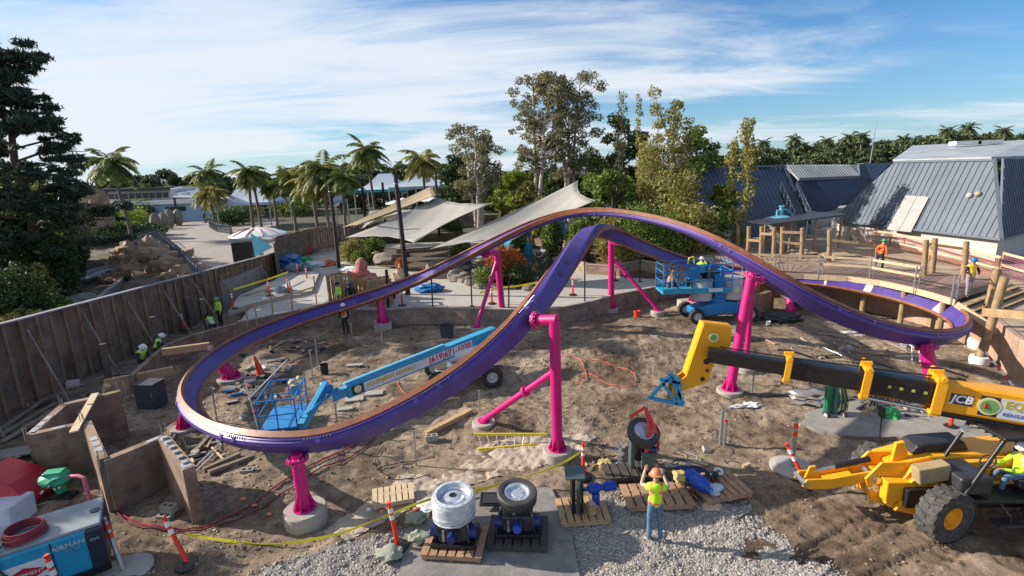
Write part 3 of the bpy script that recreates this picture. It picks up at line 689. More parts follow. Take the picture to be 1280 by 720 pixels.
# colourful planting around the pond
shrub('round orange and rust coloured shrub beside the pond, above the green one', (*G(630, 351, 1).xy, 1), 1.75, 2.5, rusto, 81, 5200, .13)
shrub('low clipped green shrub at the base of the orange shrub beside the pond', (*G(610, 358, 1).xy, 1), 1.35, 1.45, midgreen, 82, 3200, .09)
shrub('dark green shrub right of the orange shrub beside the pond', (*G(650, 356, 1).xy, 1), 1.2, 1.5, dkgreen, 83, 3600, .1)
shrub('yellow-orange flowering shrub at the foot of the near dark pole', (*G(441, 328, 1).xy, 1), 1.3, 2.1, olive, 84, 3200, .12)
shrub('bright green shrub left of the yellow-orange one under the sail', (*G(452, 330, 1).xy, 1), 1.1, 1.3, midgreen, 85, 2600, .12)
shrub('small green shrub under the middle shade sail', (*G(468, 322, 1).xy, 1), 1.2, 1.9, midgreen, 86, 2400, .13)
shrub('orange leafed shrub left of the dark pole in front of the sails', (*G(503, 338, 1).xy, 1), .6, 1.1, rusto, 87, 1300, .1)
# --- left: the big pine and the dark thicket
def pine(lab, loc, h, cr_, seed, n=26000, leaf=.16, cl=110):
    rnd = random.Random(seed); root = thing('pine_tree', lab, 'tree', loc); mt = MB(); path = [V((rnd.uniform(-.1, .1)*k*.5, rnd.uniform(-.1, .1)*k*.5, h*k/10)) for k in range(11)]
    mt.tube(path, [.42*(1-.085*k) for k in range(11)], 9); C_, Rd, Cn = [], [], []
    nb = cl//5
    for k in range(nb):
        f = .25+.75*k/nb; P = path[min(9, int(f*10))].lerp(path[min(10, int(f*10)+1)], (f*10) % 1); a = k*2.399; L = cr_*(1.12-.8*((f-.25)/.75)**1.5)*rnd.uniform(.6, 1.1)
        e = P+V((math.cos(a)*L, math.sin(a)*L, L*.12)); mid = P.lerp(e, .5)+V((0, 0, L*.1)); mt.tube([P, mid, e], [.13*(1.2-f), .07, .02], 6)
        for j in range(5):
            g = .4+.6*j/4+rnd.uniform(-.08, .08); c = P.lerp(mid, min(1, g*2)) if g < .5 else mid.lerp(e, min(1, (g-.5)*2)); c = c+V((rnd.uniform(-1, 1), rnd.uniform(-1, 1), rnd.uniform(-.6, 1.0)))
            s_ = rnd.uniform(.3, .95)*cr_*.125; mt.tube([c-V((0, 0, .3)), c], [.025, .01], 4); C_.append(tuple(c)); Rd.append((s_*1.5, s_*1.5, s_*.6)); Cn.append(s_*s_)
    t = sum(Cn); mt.build('trunk', bark, root, world=False, smooth=True)
    leaf_obj('crown', leaves_mesh(C_, Rd, [n*c/t for c in Cn], leaf, -.2, seed, 4.0), pineg, root); return root
p = D(8, 60, 33); pine('tall dark pine with layered branches at the left edge of the view', (p.x-1.0, p.y, 1), p.z-1, 4.5, 5, n=36000, leaf=.115, cl=230)
tree('evergreen_tree', 'large shady tree standing left of the compressor, just outside the fence', 'tree', (-31, 13.5, .8), 11.0, 3.8, dkgreen, n=5000, leaf=.35, clumps=30, base=.2, seed=71)
thick = [(18, 262, 33, 3.0, 5.5), (30, 278, 36, 2.2, 4.8), (66, 262, 48, 2.2, 5.0), (8, 335, 27, 1.6, 3.2), (38, 335, 31, 1.1, 2.4), (60, 245, 50, 2.6, 6.5), (8, 225, 38, 3.2, 8), (38, 240, 42, 3.2, 8), (92, 306, 44, .6, 1.6), (40, 352, 29, 1.5, 1.6), (14, 372, 26, 1.6, 1.3), (66, 372, 28.5, 1.1, .9), (30, 205, 47, 3.5, 8)]
tl = ['dark thicket tree at the left edge under the pine', 'dark rounded tree right of the pine trunk', 'dark tree above the dry channel', 'near dark bush at the left edge above the bank', 'dark bush in front of the rounded tree', 'evergreen left of the rock pillar', 'deep green tree behind the pine', 'evergreen behind the dark rounded tree', 'low bush by the bend of the dry channel', 'low bush on the dirt bank', 'lowest bush at the left edge over the fence', 'small clipped green bush on the edge of the bank', 'tall evergreen far behind the pine']
for i, (px, py, d, r, h) in enumerate(thick):
    p = D(px, py, d); hh = max(1.2, p.z-1.3)
    if i in (3, 4, 8, 9, 10, 11): shrub(tl[i], (p.x, p.y, 1.3), r, hh if i < 9 else h, midgreen if i in (11, 9) else olive if i in (4, 10) else dkgreen, 100+i, 3600, .16)
    else: tree('thicket_tree', tl[i], 'tree', (p.x, p.y, 1.2), hh, r, midgreen if i in (1, 6) else euc if i in (2, 7) else dkgreen, n=6500, leaf=.24, clumps=30, base=.08, seed=100+i)
# hedges by the walkway
for i, (px, py, z, r, h, mt_, lab) in enumerate([(122, 303, 2, 3.2, 1.6, dkgreen, 'long dark hedge left of the walkway railing'), (152, 300, 2, 3.0, 1.8, dkgreen, 'clipped dark hedge behind the rock formation'), (182, 296, 2, 2.4, 1.6, dkgreen, 'hedge end closest to the walkway'),
    (158, 285, 2, 2.8, 2.4, limeg, 'bright yellow-green bush under the leaning palm'), (135, 290, 2, 2.6, 1.8, limeg, 'low yellow-green ferns near the rock pillar'), (188, 278, 2, 2.0, 2.8, midgreen, 'green bush beside the row of rock bollards'), (178, 272, 2, 1.2, 3.2, rusto, 'dark red leafed bush behind the yellow-green bush'),
    (288, 282, 2, 2.4, 2.0, dkgreen, 'dark round bush in the middle of the walkway'), (302, 277, 2, 2.2, 2.6, midgreen, 'bright green bush beside the twin palms'), (345, 268, 2, 3.0, 2.6, dkgreen, 'dark bush behind the plank fence corner'), (372, 270, 2, 2.8, 2.4, midgreen, 'greyish green bush right of the fence corner')]):
    g = G(px, py, z); shrub(lab, (g.x, g.y, z-.1), r*g.y/55, h*g.y/60, mt_, 130+i, 3600, .2)
# --- palms
def pp(px, pyt, d, zb=2): p = D(px, pyt, d); return (p.x, p.y, zb), p.z-zb
L, h = pp(146, 203, 62); palm('palm_tree', 'lone leaning palm with drooping fronds left of the cafe sign', L, h, 3.9, palmg, n=24, seed=1, lean=(-.9, 0), tr=.22, droop=1.2)
CH_ = [(306, 214, 66, 2.9, palmg, 'tall palm left of the pair beside the white tent', 22, .4), (318, 222, 68, 2.6, palmg, 'shorter palm of the pair beside the white tent', 20, -.3), (262, 240, 74, 3.4, palmy, 'short yellow-green palm right of the cafe sign', 24, 0),
       (403, 212, 58, 3.6, palmg, 'bushy palm with hanging golden fronds behind the first dark pole', 30, 0), (390, 226, 60, 3.0, palmy, 'lower drooping palm left of the bushy palm', 26, -.2), (362, 224, 66, 3.3, palmg, 'broad green palm behind the low bushes left of centre', 26, 0), (425, 222, 56, 2.6, palmg, 'smaller palm right of the bushy palm', 22, .3),
       (462, 188, 70, 3.6, palmg, 'tall slim palm in front of the blue-white tents', 26, -.5), (528, 200, 72, 3.8, palmy, 'palm with yellow-green fronds above the right blue tent', 26, 0), (340, 232, 70, 2.6, palmg, 'small palm left of the broad green palm', 22, 0), (258, 216, 100, 3.8, palmg, 'distant palm above the mast right of the cafe sign', 24, 0)]
for i, (px, py, d, fl, mt_, lab, n_, ln) in enumerate(CH_):
    L, h = pp(px, py, d); palm('palm_tree', lab, L, h, fl, mt_, n=n_, seed=10+i, lean=(ln, 0), tr=.2, droop=1.1)
# --- distant tree line: a few kinds, copied
kinds = []
for i in range(4):
    kinds.append(tree('distant_tree', 'dark distant tree in the tree line along the horizon', 'tree', (0, 0, 0), 12, 4.6, farg, n=1300, leaf=.8, clumps=18, base=.1, seed=200+i, group='distant tree line trees'))
pk = palm('distant_palm', 'distant tall palm in the tree line on the right horizon', (0, 0, 0), 12.5, 3.0, farg, n=18, seed=220, tr=.25, group='distant palms')
used = [False]*5
ZL = ['dark distant tree in the tree line on the right horizon, behind the metal roofs', 'dark distant tree on the left horizon, behind the palms and tents', 'distant tree glimpsed behind the trunks of the tall middle group']; ZONE = 0
def place_copy(src, idx, loc, s, rz):
    global used
    if not used[idx]: o = src; used[idx] = True
    else:
        o = src.copy(); COL.objects.link(o)
        for ch in KID[src.name]: c = ch.copy(); COL.objects.link(c); c.parent = o
    if idx < 4: o['label'] = ZL[ZONE]; o['group'] = 'distant tree line trees, '+['right', 'left', 'middle'][ZONE]
    o.location = loc; o.scale = (s, s, s); o.rotation_euler = (0, 0, rz); return o
KID = {k_.name: [x for x in COL.objects if x.parent == k_] for k_ in kinds+[pk]}
rt = random.Random(5)
def ytop_right(px): return np.interp(px, [860, 960, 1050, 1130, 1200, 1290], [198, 180, 176, 174, 165, 164])
for row, (d0, dy) in enumerate(((120, 7), (150, 0), (185, -4))):
    px = 862
    while px < 1330:
        d = d0+rt.uniform(-10, 10); yt = ytop_right(px)+dy*.6+rt.uniform(-3, 5)
        q = D(px, yt, d); s = max(.5, (q.z-2)/12)
        if row == 1 and rt.random() < .22:
            place_copy(pk, 4, (q.x, q.y, 2), s*1.03, rt.uniform(0, 6))
        ki = rt.randrange(4); place_copy(kinds[ki], ki, (q.x+rt.uniform(-2, 2), q.y+3, 2), s*rt.uniform(.82, 1.0), rt.uniform(0, 6))
        px += rt.uniform(9, 17)
def ytop_left(px): return np.interp(px, [-60, 60, 150, 200, 250, 300, 360, 430, 490, 560, 600], [215, 228, 222, 214, 212, 216, 212, 206, 196, 205, 215])
ZONE = 1; px = -70
while px < 620:
    d = 110+rt.uniform(-12, 14); q = D(px, ytop_left(px)+rt.uniform(-2, 9), d); ki = rt.randrange(4); place_copy(kinds[ki], ki, (q.x, q.y, 2), max(.35, (q.z-2)/12), rt.uniform(0, 6)); px += rt.uniform(10, 20)
ZONE = 2
for i in range(46):   # behind the tall middle group
    px = 560+i*8; q = D(px, 222-rt.uniform(0, 12), 95+rt.uniform(-10, 10)); ki = rt.randrange(4); place_copy(kinds[ki], ki, (q.x, q.y, 2), max(.35, (q.z-2)/12), rt.uniform(0, 6))

# ================================================================== BUILDINGS
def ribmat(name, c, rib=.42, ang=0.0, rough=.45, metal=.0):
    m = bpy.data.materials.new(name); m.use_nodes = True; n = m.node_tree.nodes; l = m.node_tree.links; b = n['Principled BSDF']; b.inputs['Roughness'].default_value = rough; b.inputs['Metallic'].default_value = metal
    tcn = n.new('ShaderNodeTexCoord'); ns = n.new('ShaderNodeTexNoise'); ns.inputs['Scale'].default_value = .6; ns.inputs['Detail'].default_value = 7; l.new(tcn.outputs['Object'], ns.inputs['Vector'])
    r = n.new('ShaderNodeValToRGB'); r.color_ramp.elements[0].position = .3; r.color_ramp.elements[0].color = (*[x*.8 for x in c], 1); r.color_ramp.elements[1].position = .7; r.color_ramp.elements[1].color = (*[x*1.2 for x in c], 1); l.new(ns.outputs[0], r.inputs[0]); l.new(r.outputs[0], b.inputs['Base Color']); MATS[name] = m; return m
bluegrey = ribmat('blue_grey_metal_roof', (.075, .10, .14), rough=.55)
palegrey = ribmat('pale_metal_roof', (.36, .37, .37))
stucco = M("white_stucco", (.46, .43, .41), .85, var=.1, scale=.5, dirt=.3, dirtcol=(.42, .38, .34))
stucco_b = M('pale_blue_wall', (.28, .42, .58), .8, var=.12, scale=.5)
def ribbed_quad(root, a, b, c, d, mat, sp=.45, name='roof_face', rib=.06):
    """a-b lower edge, d-c upper edge; standing seams run up the slope"""
    a, b, c, d = map(V, (a, b, c, d)); n0 = (b-a).cross((c+d)/2-a).normalized(); c = c-n0*(c-a).dot(n0); d = d-n0*(d-a).dot(n0); nrm = (b-a).cross(d-a).normalized(); mb = MB(); mb.prism([a, b, c, d], -nrm*.12)
    n = int(max((b-a).length, (c-d).length)/sp); e = (b-a).normalized()
    # seams parallel: start from the lower edge, direction = fall line
    fall = nrm.cross(e).normalized()
    if fall.z < 0: fall = -fall
    for k in range(0, n+1):
        s = a.lerp(b, k/n) if (b-a).length >= (c-d).length-1e-3 else a.lerp(b, k/n)
        # clip against the polygon in (e, fall) space
        u = (s-a).dot(e); pts = [((p-a).dot(e), (p-a).dot(fall)) for p in (a, b, c, d)]; ys_ = []
        for i in range(4):
            (x1, y1), (x2, y2) = pts[i], pts[(i+1) % 4]
            if (x1-u)*(x2-u) <= 0 and abs(x1-x2) > 1e-6: ys_.append(y1+(y2-y1)*(u-x1)/(x2-x1))
        if len(ys_) >= 2 and max(ys_)-min(ys_) > .2:
            mb.beam(a+e*u+fall*min(ys_)+nrm*.02, a+e*u+fall*max(ys_)+nrm*.02, .045, rib, upv=nrm)
    return mb.build(name, mat, root)
def bldg_right():
    E1 = D(1250, 303, 33); E0 = D(1040, 272, 47); E1.z = E0.z = 3.55
    T1 = D(1242, 200, 36.2); T1.z = 8.5; uu_ = (E0-E1).normalized()
    def pxof(q): q = q-V((0, 0, H)); return q.dot(right)/(-q.dot(back))*F+640
    s_ = 0
    while pxof(T1+uu_*s_) > 1118 and s_ < 30: s_ += .1
    T0 = T1+uu_*s_
    root = thing('ride_building', 'white building with steep ribbed blue-grey roof and a pale skylight, right of the deck', 'building', (E1.x, E1.y, 1.75))
    E2 = E1+V((9, 5.5, 0)); T2 = T1+V((9, 4.2, 0)); E2.z = 3.55; T2.z = 8.5
    ribbed_quad(root, E0, E1, T1, T0, bluegrey, name='roof'); ribbed_quad(root, E1, E2, T2, T1, bluegrey, name='roof')
    # hidden left and back slopes
    E3 = E0+V((9, 12, 0)); T3 = T0+V((7, 9, 0)); ribbed_quad(root, E3, E0, T0, T3, bluegrey, name='roof')
    mb = MB(); 
    for a, b in ((E0, E1), (E1, E2)):
        i = V((.35, .5, 0)); mb.quad((a.x+i.x, a.y+i.y, 1.5), (b.x+i.x, b.y+i.y, 1.5), (b.x+i.x, b.y+i.y, 3.6), (a.x+i.x, a.y+i.y, 3.6))
    mb.build('wall', stucco, root)
    mb = MB(); 
    for a, b in ((E0, E1), (E1, E2)): mb.beam(a+V((0, -.06, -.06)), b+V((0, -.06, -.06)), .18, .14)
    mb.beam(E1+V((0, -.05, 0)), T1+V((0, -.05, .05)), .2, .1); mb.beam(T0+V((0, 0, .06)), T1+V((0, 0, .06)), .22, .16); mb.beam(T1+V((0, 0, .06)), T2+V((0, 0, .06)), .22, .16)
    mb.build('flashing', M('roof_flashing', (.13, .16, .2), .4), root)
    # upper pale low-slope roof
    U0 = D(1140, 190, 58); U1 = D(1330, 180, 48); mb = MB(); mb.prism([T0+V((0, .2, .14)), T1+V((0, .2, .14)), T2+V((0, .2, .14)), V((U1.x+3, U1.y+6, 10.1)), V((U0.x, U0.y, 10.0))], (0, 0, .1)); mb.build('upper_roof', palegrey, root)
    for px in (1205, 1232): 
        mb = MB(); q = D(px, 186, 50); mb.box((q.x, q.y, 10.0), (2.4, .9, .35)); mb.build('roof_unit', white, root, bevel=.03)
    # skylight panel laid on the slope
    n = (E1-E0).cross(T0-E0).normalized(); n = n if n.y < 0 else -n
    def on(px, py):
        r = ray(px, py); o_ = V((0, 0, H)); t = (E0-o_).dot(n)/r.dot(n); return o_+r*t+n*.09
    a, b, c, d = on(1110, 288), on(1140, 291), on(1163, 247), on(1134, 245); mb = MB(); mb.prism([a, b, c, d], n*.06)
    mid = (a+b)/2; mid2 = (c+d)/2; mb.beam(mid+n*.07, mid2+n*.07, .05, .05, upv=n); mb.build('skylight_panel', M('skylight_white', (.30, .29, .28), .6), root)
    for px, py in ((1213, 245), (1224, 243)):
        mb = MB(); c = on(px, py); mb.blob(c+n*.0, .2, sub=2, amp=.03); mb.build('roof_vent', stucco if px < 1220 else M('tan_vent', (.4, .33, .2)), root, smooth=True)
    mb = MB()
    for (x1, y1, x2, y2) in ((1094, 284, 1108, 270), (1100, 287, 1112, 273), (1093, 281, 1104, 283)): mb.beam(on(x1, y1), on(x2, y2), .06, .06)
    mb.build('roof_bracket', dsteel, root)
    # foot lights on wall
bldg_right()
def bldg_mid():
    root = thing('ride_building', 'lower dark blue-grey metal-roofed building behind the slender feathery trees', 'building', tuple(D(990, 290, 48).xy)+(1.75,))
    a = D(872, 300, 46); b = D(1016, 287, 48); c = D(980, 207, 53); d = D(862, 214, 52); a.z = b.z = 2.2; c.z = d.z = D(980, 207, 53).z
    ribbed_quad(root, a, b, c, d, bluegrey, name='roof')
    e = D(1045, 262, 56); e.z = 3.6; f = D(1085, 222, 60); f.z = D(1085, 224, 60).z; g = D(996, 224, 58); g.z = f.z; h_ = D(1010, 275, 55); h_.z = 3.3
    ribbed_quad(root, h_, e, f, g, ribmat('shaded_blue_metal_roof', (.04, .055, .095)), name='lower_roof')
    u0 = D(980, 207, 60); u1 = D(1072, 205, 62); l0 = D(998, 224, 58.2); l1 = D(1074, 221, 60.2); ribbed_quad(root, l0, l1, u1, u0, palegrey, name='upper_roof')
    m0 = D(1115, 203, 66); m1 = D(1090, 226, 61); ribbed_quad(root, l1, m1, m0, u1, bluegrey, name='upper_roof')
    mb = MB(); mb.beam(c, b, .3, .12); mb.beam(d, c, .3, .15); mb.build('flashing', M('roof_flashing', (.13, .16, .2), .4), root); mb = MB(); mb.beam(l0, l1, .25, .3); mb.build('flashing', M('roof_flashing', (.13, .16, .2), .4), root)
    mb = MB(); mb.prism([(h_.x, h_.y+.6, 1.5), (e.x+4, e.y+.6, 1.5), (e.x+4, e.y+3.6, 1.5), (h_.x, h_.y+3.6, 1.5)], (0, 0, 2.2)); mb.build('wall', stucco, root)
    # dark body filling under upper roofs
    mb = MB(); mb.prism([(a.x-6, a.y+7.5, 1.5), (u0.x, u0.y+1.0, 1.5), (m0.x, m0.y+.5, 1.5), (m0.x, m0.y+8, 1.5), (a.x-6, a.y+14, 1.5)], (0, 0, 6.0)); mb.build('wall', M('navy_wall', (.05, .07, .11), .6), root)
bldg_mid()
def stair_and_tank():
    p = D(1016, 285, 44); root = thing('metal_stair', 'galvanised stair with close-set balusters leading down between the two roofs', 'stair', (p.x, p.y, 1.75))
    a = D(1008, 263, 44); b = D(1052, 271, 43); c = D(995, 258, 46); mb = MB(); mr_ = MB()
    for q, r_ in ((a, b), (D(1010, 274, 44), D(1050, 279, 43))): mr_.beam(q, r_, .05, .05)
    n = 26
    for k in range(n+1):
        u = a.lerp(b, k/n); v_ = D(1010, 274, 44).lerp(D(1050, 279, 43), k/n); mb.beam(u, v_, .025, .025)
    mr_.build('handrail', steel, root); mb.build('balusters', steel, root)
    mb = MB(); s0, s1 = D(985, 240, 47), D(1003, 280, 44)
    for k in range(14):
        q = s0.lerp(s1, k/13); mb.box(q, (1.3, .3, .05), .1)
    for dx in (-.7, .7): mb.beam(s0+V((dx, 0, 0)), s1+V((dx, 0, 0)), .06, .25)
    mb.build('steps', dsteel, root)
    mb = MB()
    for dx in (-.7, .7):
        mb.beam(s0+V((dx, 0, 1)), s1+V((dx, 0, 1)), .05, .05)
        for k in range(0, 14, 3): q = s0.lerp(s1, k/13)+V((dx, 0, 0)); mb.beam(q, q+V((0, 0, 1)), .04, .04)
    mb.build('handrail', steel, root)
    for px in (1009, 1051): mb = MB(); q = D(px, 276, 43.5); mb.beam((q.x, q.y, 1.7), q, .08, .08); mb.build('post', steel, root)
    p = D(976, 274, 42); root = thing('filter_tank', 'pale blue filter tank with curved pipes on top, behind the deck posts', 'tank', (p.x, p.y, 1.75)); aq = M('aqua_paint', (.12, .36, .48), .5, var=.12)
    z = p.z-1.75; mb = MB(); mb.lathe((p.x, p.y, 1.75), (0, 0, 1), [(1.3, z-.12), (1.35, z), (1.0, z+.15), (.3, z+.32), (0, z+.34)], 28); mb.build('tank_lid', aq, root, smooth=True)
    mb = MB(); mb.lathe((p.x, p.y, 1.75), (0, 0, 1), [(0, 0), (1.2, 0), (1.2, z-.1)], 28); mb.build('tank_body', M('tan_tank', (.2, .19, .17), .7), root, smooth=True)
    sh = thing('lean_to', 'dark flat lean-to roof on posts in front of the blue tank', 'shelter', (p.x, p.y-2, 1.75)); a, b = D(948, 279, 40), D(1042, 267, 41.5); mb = MB(); mb.beam(a, b, 2.6, .12); mb.build('roof', dsteel, sh)
    for t_ in (0, .33, .66, 1): q = a.lerp(b, t_); mb = MB(); mb.beam((q.x, q.y-1.1, 1.7), (q.x, q.y-1.1, q.z), .1, .1); mb.build('post', wood_post, sh)
    mb = MB(); t = V((p.x, p.y, p.z+.25)); mb.tube([t, t+V((0, 0, .8))], .16, 10); mb.tube([t+V((-.35, 0, 0)), t+V((-.35, 0, .45)), t+V((0, 0, .5))], .09, 8); mb.tube([t+V((0, 0, .55)), t+V((.5, 0, .5)), t+V((.85, -.1, .1)), t+V((.95, -.1, -.5))], .08, 8); mb.ring(t+V((0, 0, .8)), (0, 0, 1), .2, .05, 16, 6); mb.build('pipes', aq, root, smooth=True)
stair_and_tank()
# antenna mast on the horizon
p = D(1086, 202, 90); root = thing('radio_mast', 'thin leaning mast rising above the distant trees at the right', 'mast', (p.x, p.y, 2)); q = D(1096, 151, 90)
mb = MB(); mb.cyl((p.x, p.y, 2), q, .12, .04, 6); mb.build('pole', steel, root); mb = MB(); mb.beam(q.lerp(p, .45)+V((-.5, 0, 0)), q.lerp(p, .45)+V((.5, 0, .1)), .05, .05); mb.build('crossarm', steel, root)
# cafe building, far left
def cafe():
    d = 92; a = D(118, 258, d); zt = 6.6; root = thing('cafe_building', 'long low white cafe building with blue stripes and a flat dark roof terrace, far left', 'building', (a.x, a.y, 2))
    xl = D(118, 250, d).x; xr = D(282, 262, d).x
    mb = MB(); mb.box(((xl+xr)/2, d+4, 3.6), (xr-xl, 8, 3.2)); mb.build('wall', stucco_b, root)
    mb = MB(); mb.box(((xl+xr)/2, d+3.8, 5.5), (xr-xl+.6, 8.6, .7)); mb.build('parapet', white, root)
    mb = MB(); x2 = D(215, 245, d).x; mb.box(((xl+x2)/2, d+5, 6.7), (x2-xl-2, 6, 1.7)); mb.build('upper_wall', stucco, root)
    mb = MB(); mb.box(((xl+x2)/2-.5, d+4.6, 7.85), (x2-xl, 7.4, .55)); mb.build('roof', M('dark_flat_roof', (.05, .05, .055), .8), root)
    for k in range(9):
        x = xl+1.6+k*(x2-xl-4)/8; mb = MB(); mb.box((x, d+1.97, 6.7), (1.0, .1, .9)); mb.build('window', M('dark_glass', (.03, .04, .05), .12), root)
    for k in range(3):
        x = xl+3+k*5.5; mb = MB(); mb.box((x, d-.03, 4.3), (3.6, .12, .8)); mb.build('window', MATS['dark_glass'], root)
    mb = MB(); mb.box((D(160, 260, d).x, d-.6, 3.6), (7, 1.2, .9)); mb.build('planter', M('planter_green', (.04, .06, .02), .9, var=.5), root)
    # sign board
    s = thing('cafe_sign', 'slanted white and blue SHIPWRECK CAFE sign board above the white building', 'sign', tuple(D(232, 247, 88)))
    A, B, C_, D_ = D(216, 246, 88), D(250, 246, 86), D(247, 231, 86), D(214, 236, 88); mb = MB(); mb.prism([A, B, C_, D_], (0, .4, 0)); mb.build('board', M('sign_board', (.55, .62, .70), .5, var=.15, scale=.7), s)
    mb = MB()
    for u, v_ in ((A, B), (D_, C_), (A, D_), (B, C_)): mb.beam(u+V((0, -.05, 0)), v_+V((0, -.05, 0)), .18, .18)
    mb.build('frame', white, s)
    nb = M('sign_blue', (.02, .10, .42), .5); xd = (B-A).normalized()
    c = A.lerp(B, .5).lerp(D_.lerp(C_, .5), .62); text_mesh('SHIPWRECK REEF', .62, nb, 'lettering', frame_mtx(c+V((0, -.12, 0)), (C_-D_), (0, -1, 0)), s)
    c = A.lerp(B, .55).lerp(D_.lerp(C_, .55), .25); text_mesh('CAFE', .72, nb, 'lettering', frame_mtx(c+V((0, -.12, 0)), (B-A), (0, -1, 0)), s)
    for q in (A, B): mb = MB(); mb.beam((q.x, q.y+.3, 2), q+V((0, .3, .2)), .25, .25); mb.build('post', dsteel, s)
cafe()
# rock pillar beside it
p = G(122, 275, 2); root = thing('rock_pillar', 'tall brown artificial rock pillar left of the cafe building', 'rock', (p.x, p.y, 2)); mb = MB(); dd = p.y*.8
c = D(113, 250, 66); mb.blob((c.x, 66, 4.6), (2.2, 2.0, 4.0), 3, .3, 3); mb.build('rock', rock, root, smooth=True)
# tents
tentm = M('white_blue_canvas', (.56, .66, .78), .7, var=.08, scale=.4, transl=.3)
def tent(lab, pc, d, wpx, yeave, ypk, base=2.0, hip=.25, skirt=False):
    c = D(pc, yeave, d); pk_ = D(pc, ypk, d); w_ = wpx*d/640/2; root = thing('tent_pavilion', lab, 'tent', (c.x, c.y, base)); mb = MB(); z0, z1 = c.z, pk_.z
    x, y = c.x, c.y; q = w_*.95; hp = w_*hip; N = 6
    bot = [V((x-w_, y-q, z0)), V((x+w_, y-q, z0)), V((x+w_, y+q, z0)), V((x-w_, y+q, z0))]; top = [V((x-hp, y-.3, z1)), V((x+hp, y-.3, z1)), V((x+hp, y+.3, z1)), V((x-hp, y+.3, z1))]
    for i in range(4):
        a, b, ta, tb = bot[i], bot[(i+1) % 4], top[i], top[(i+1) % 4]
        for k in range(N):
            f, g = k/N, (k+1)/N; sag = lambda t_: -.18*(z1-z0)*math.sin(PI*t_)
            mb.quad(a.lerp(ta, f)+V((0, 0, sag(f))), b.lerp(tb, f)+V((0, 0, sag(f))), b.lerp(tb, g)+V((0, 0, sag(g))), a.lerp(ta, g)+V((0, 0, sag(g))))
    mb.quad(*top); mb.build('canopy', tentm, root, smooth=False)
    for i, b in enumerate(bot): mb = MB(); mb.cyl((b.x, b.y, base), b, .09, .09, 8); mb.build('pole', steel, root)
    mb = MB(); 
    for i in range(4): a, b = bot[i], bot[(i+1) % 4]; mb.beam(a+V((0, 0, -.15)), b+V((0, 0, -.15)), .06, .4)
    mb.build('valance', M('aqua_valance', (.05, .35, .45), .6) if skirt else tentm, root); return root
tent('white-blue tent roof left of centre behind the twin palms', 318, 78, 62, 252, 230, hip=.45)
tent('blue-white pyramid tent, left one of the pair in front of the dark trees', 483, 84, 62, 236, 217, skirt=True)
tent('larger blue-white pyramid tent, right one of the pair, beneath the yellow-green palm', 532, 80, 74, 232, 208)
tent('small blue canopy seen between the first two dark poles', 424, 66, 15, 250, 241, hip=.1)
# cafe umbrellas / people far away behind fence (small white parasols)
for i, (px, py, d, lab) in enumerate(((494, 250, 64, 'small white parasol left of the rolled tan shade sail'), (504, 247, 67, 'white parasol just under the blue-white tent pair'), (540, 246, 62, 'white parasol below the yellow-green palm'))):
    c = D(px, py, d); root = thing('parasol', lab, 'parasol', (c.x, c.y, 2)); mb = MB(); mb.lathe((c.x, c.y, 0), (0, 0, 1), [(1.5, c.z-.45), (.9, c.z-.25), (0, c.z)], 8); mb.build('canopy', white, root); mb = MB(); mb.cyl((c.x, c.y, 2), c, .03, .03, 6); mb.build('pole', steel, root)
# low white structure with cyan board (upturned display) near walkway
def kiosk():
    a = G(330, 322, 2.05); root = thing('ride_vehicle_display', 'white rounded canopy with a cyan triangular board standing on the walkway beside the fence', 'display', (a.x, a.y, 2.05))
    A, B, C_ = D(313, 292, 43), D(319, 321, 41.5), D(341, 309, 43); mb = MB(); mb.prism([A, B, C_], (0, .08, .02)); mb.build('board', M('cyan_board', (.22, .55, .62), .5, var=.1), root)
    mb = MB(); c = D(303, 303, 44); mb.box((c.x, c.y, 2.9), (1.6, 1.0, 1.7), .2); mb.build('cabinet', black, root, bevel=.05)
    mb = MB(); c = D(322, 287, 46); mb.lathe((c.x, c.y, c.z-.5), (0, 0, 1), [(2.4, 0), (2.35, .12), (1.5, .45), (.8, .62), (0, .7)], 28); mb.build('canopy', white, root, smooth=True)
    mb = MB(); 
    for k in range(5): a_ = R(200+k*35); mb.tube([(c.x+2.3*math.cos(a_), c.y+2.3*math.sin(a_), c.z-.36), (c.x+1.5*math.cos(a_), c.y+1.5*math.sin(a_), c.z-.03), (c.x+.7*math.cos(a_), c.y+.7*math.sin(a_), c.z+.16)], .07, 5)
    mb.build('stripe', M('pink_stripe', (.6, .25, .22), .5), root)
    mb = MB(); mb.cyl((c.x, c.y, 2), (c.x, c.y, c.z-.3), .2, .2, 10); mb.build('post', steel, root)
kiosk()
# rock formation beside the walkway
root = thing('rock_formation', 'sunlit tan artificial rock bank between the dry channel and the walkway railing', 'rock', (*G(200, 350, 1).xy, .8)); mb = MB()
for i, (px, py, z, r) in enumerate(((168, 322, 1.2, 2.0), (185, 328, 1.5, 2.3), (205, 335, 1.5, 2.3), (222, 345, 1.3, 2.1), (180, 345, .6, 2.0), (200, 358, .5, 1.9), (160, 335, .6, 1.8), (238, 352, 1.6, 1.6), (150, 352, .3, 1.4), (215, 368, .3, 1.3), (172, 315, 1.6, 1.6))):
    g = G(px, py, z); mb.blob(g, (r, r*.9, r*.75), i+1, .42, 4, freq=2.2)
mb.build('rock_face', rock, root, smooth=True)
root = thing('rock_bank', 'curved rough rock edge of the planted bank above the left end of the fence', 'rock', (*G(90, 400, 1).xy, .8)); mb = MB()
for i, (px, py, z) in enumerate(((56, 398, 1.6), (80, 386, 1.6), (97, 380, 1.5), (108, 388, 1.5), (112, 400, 1.4), (104, 412, 1.4), (40, 404, 1.6), (22, 412, 1.6))):
    g = G(px, py, z); mb.blob(g, (1.1, 1.0, .55), i+31, .4, 3)
mb.build('rock_face', rock_grey, root, smooth=True)
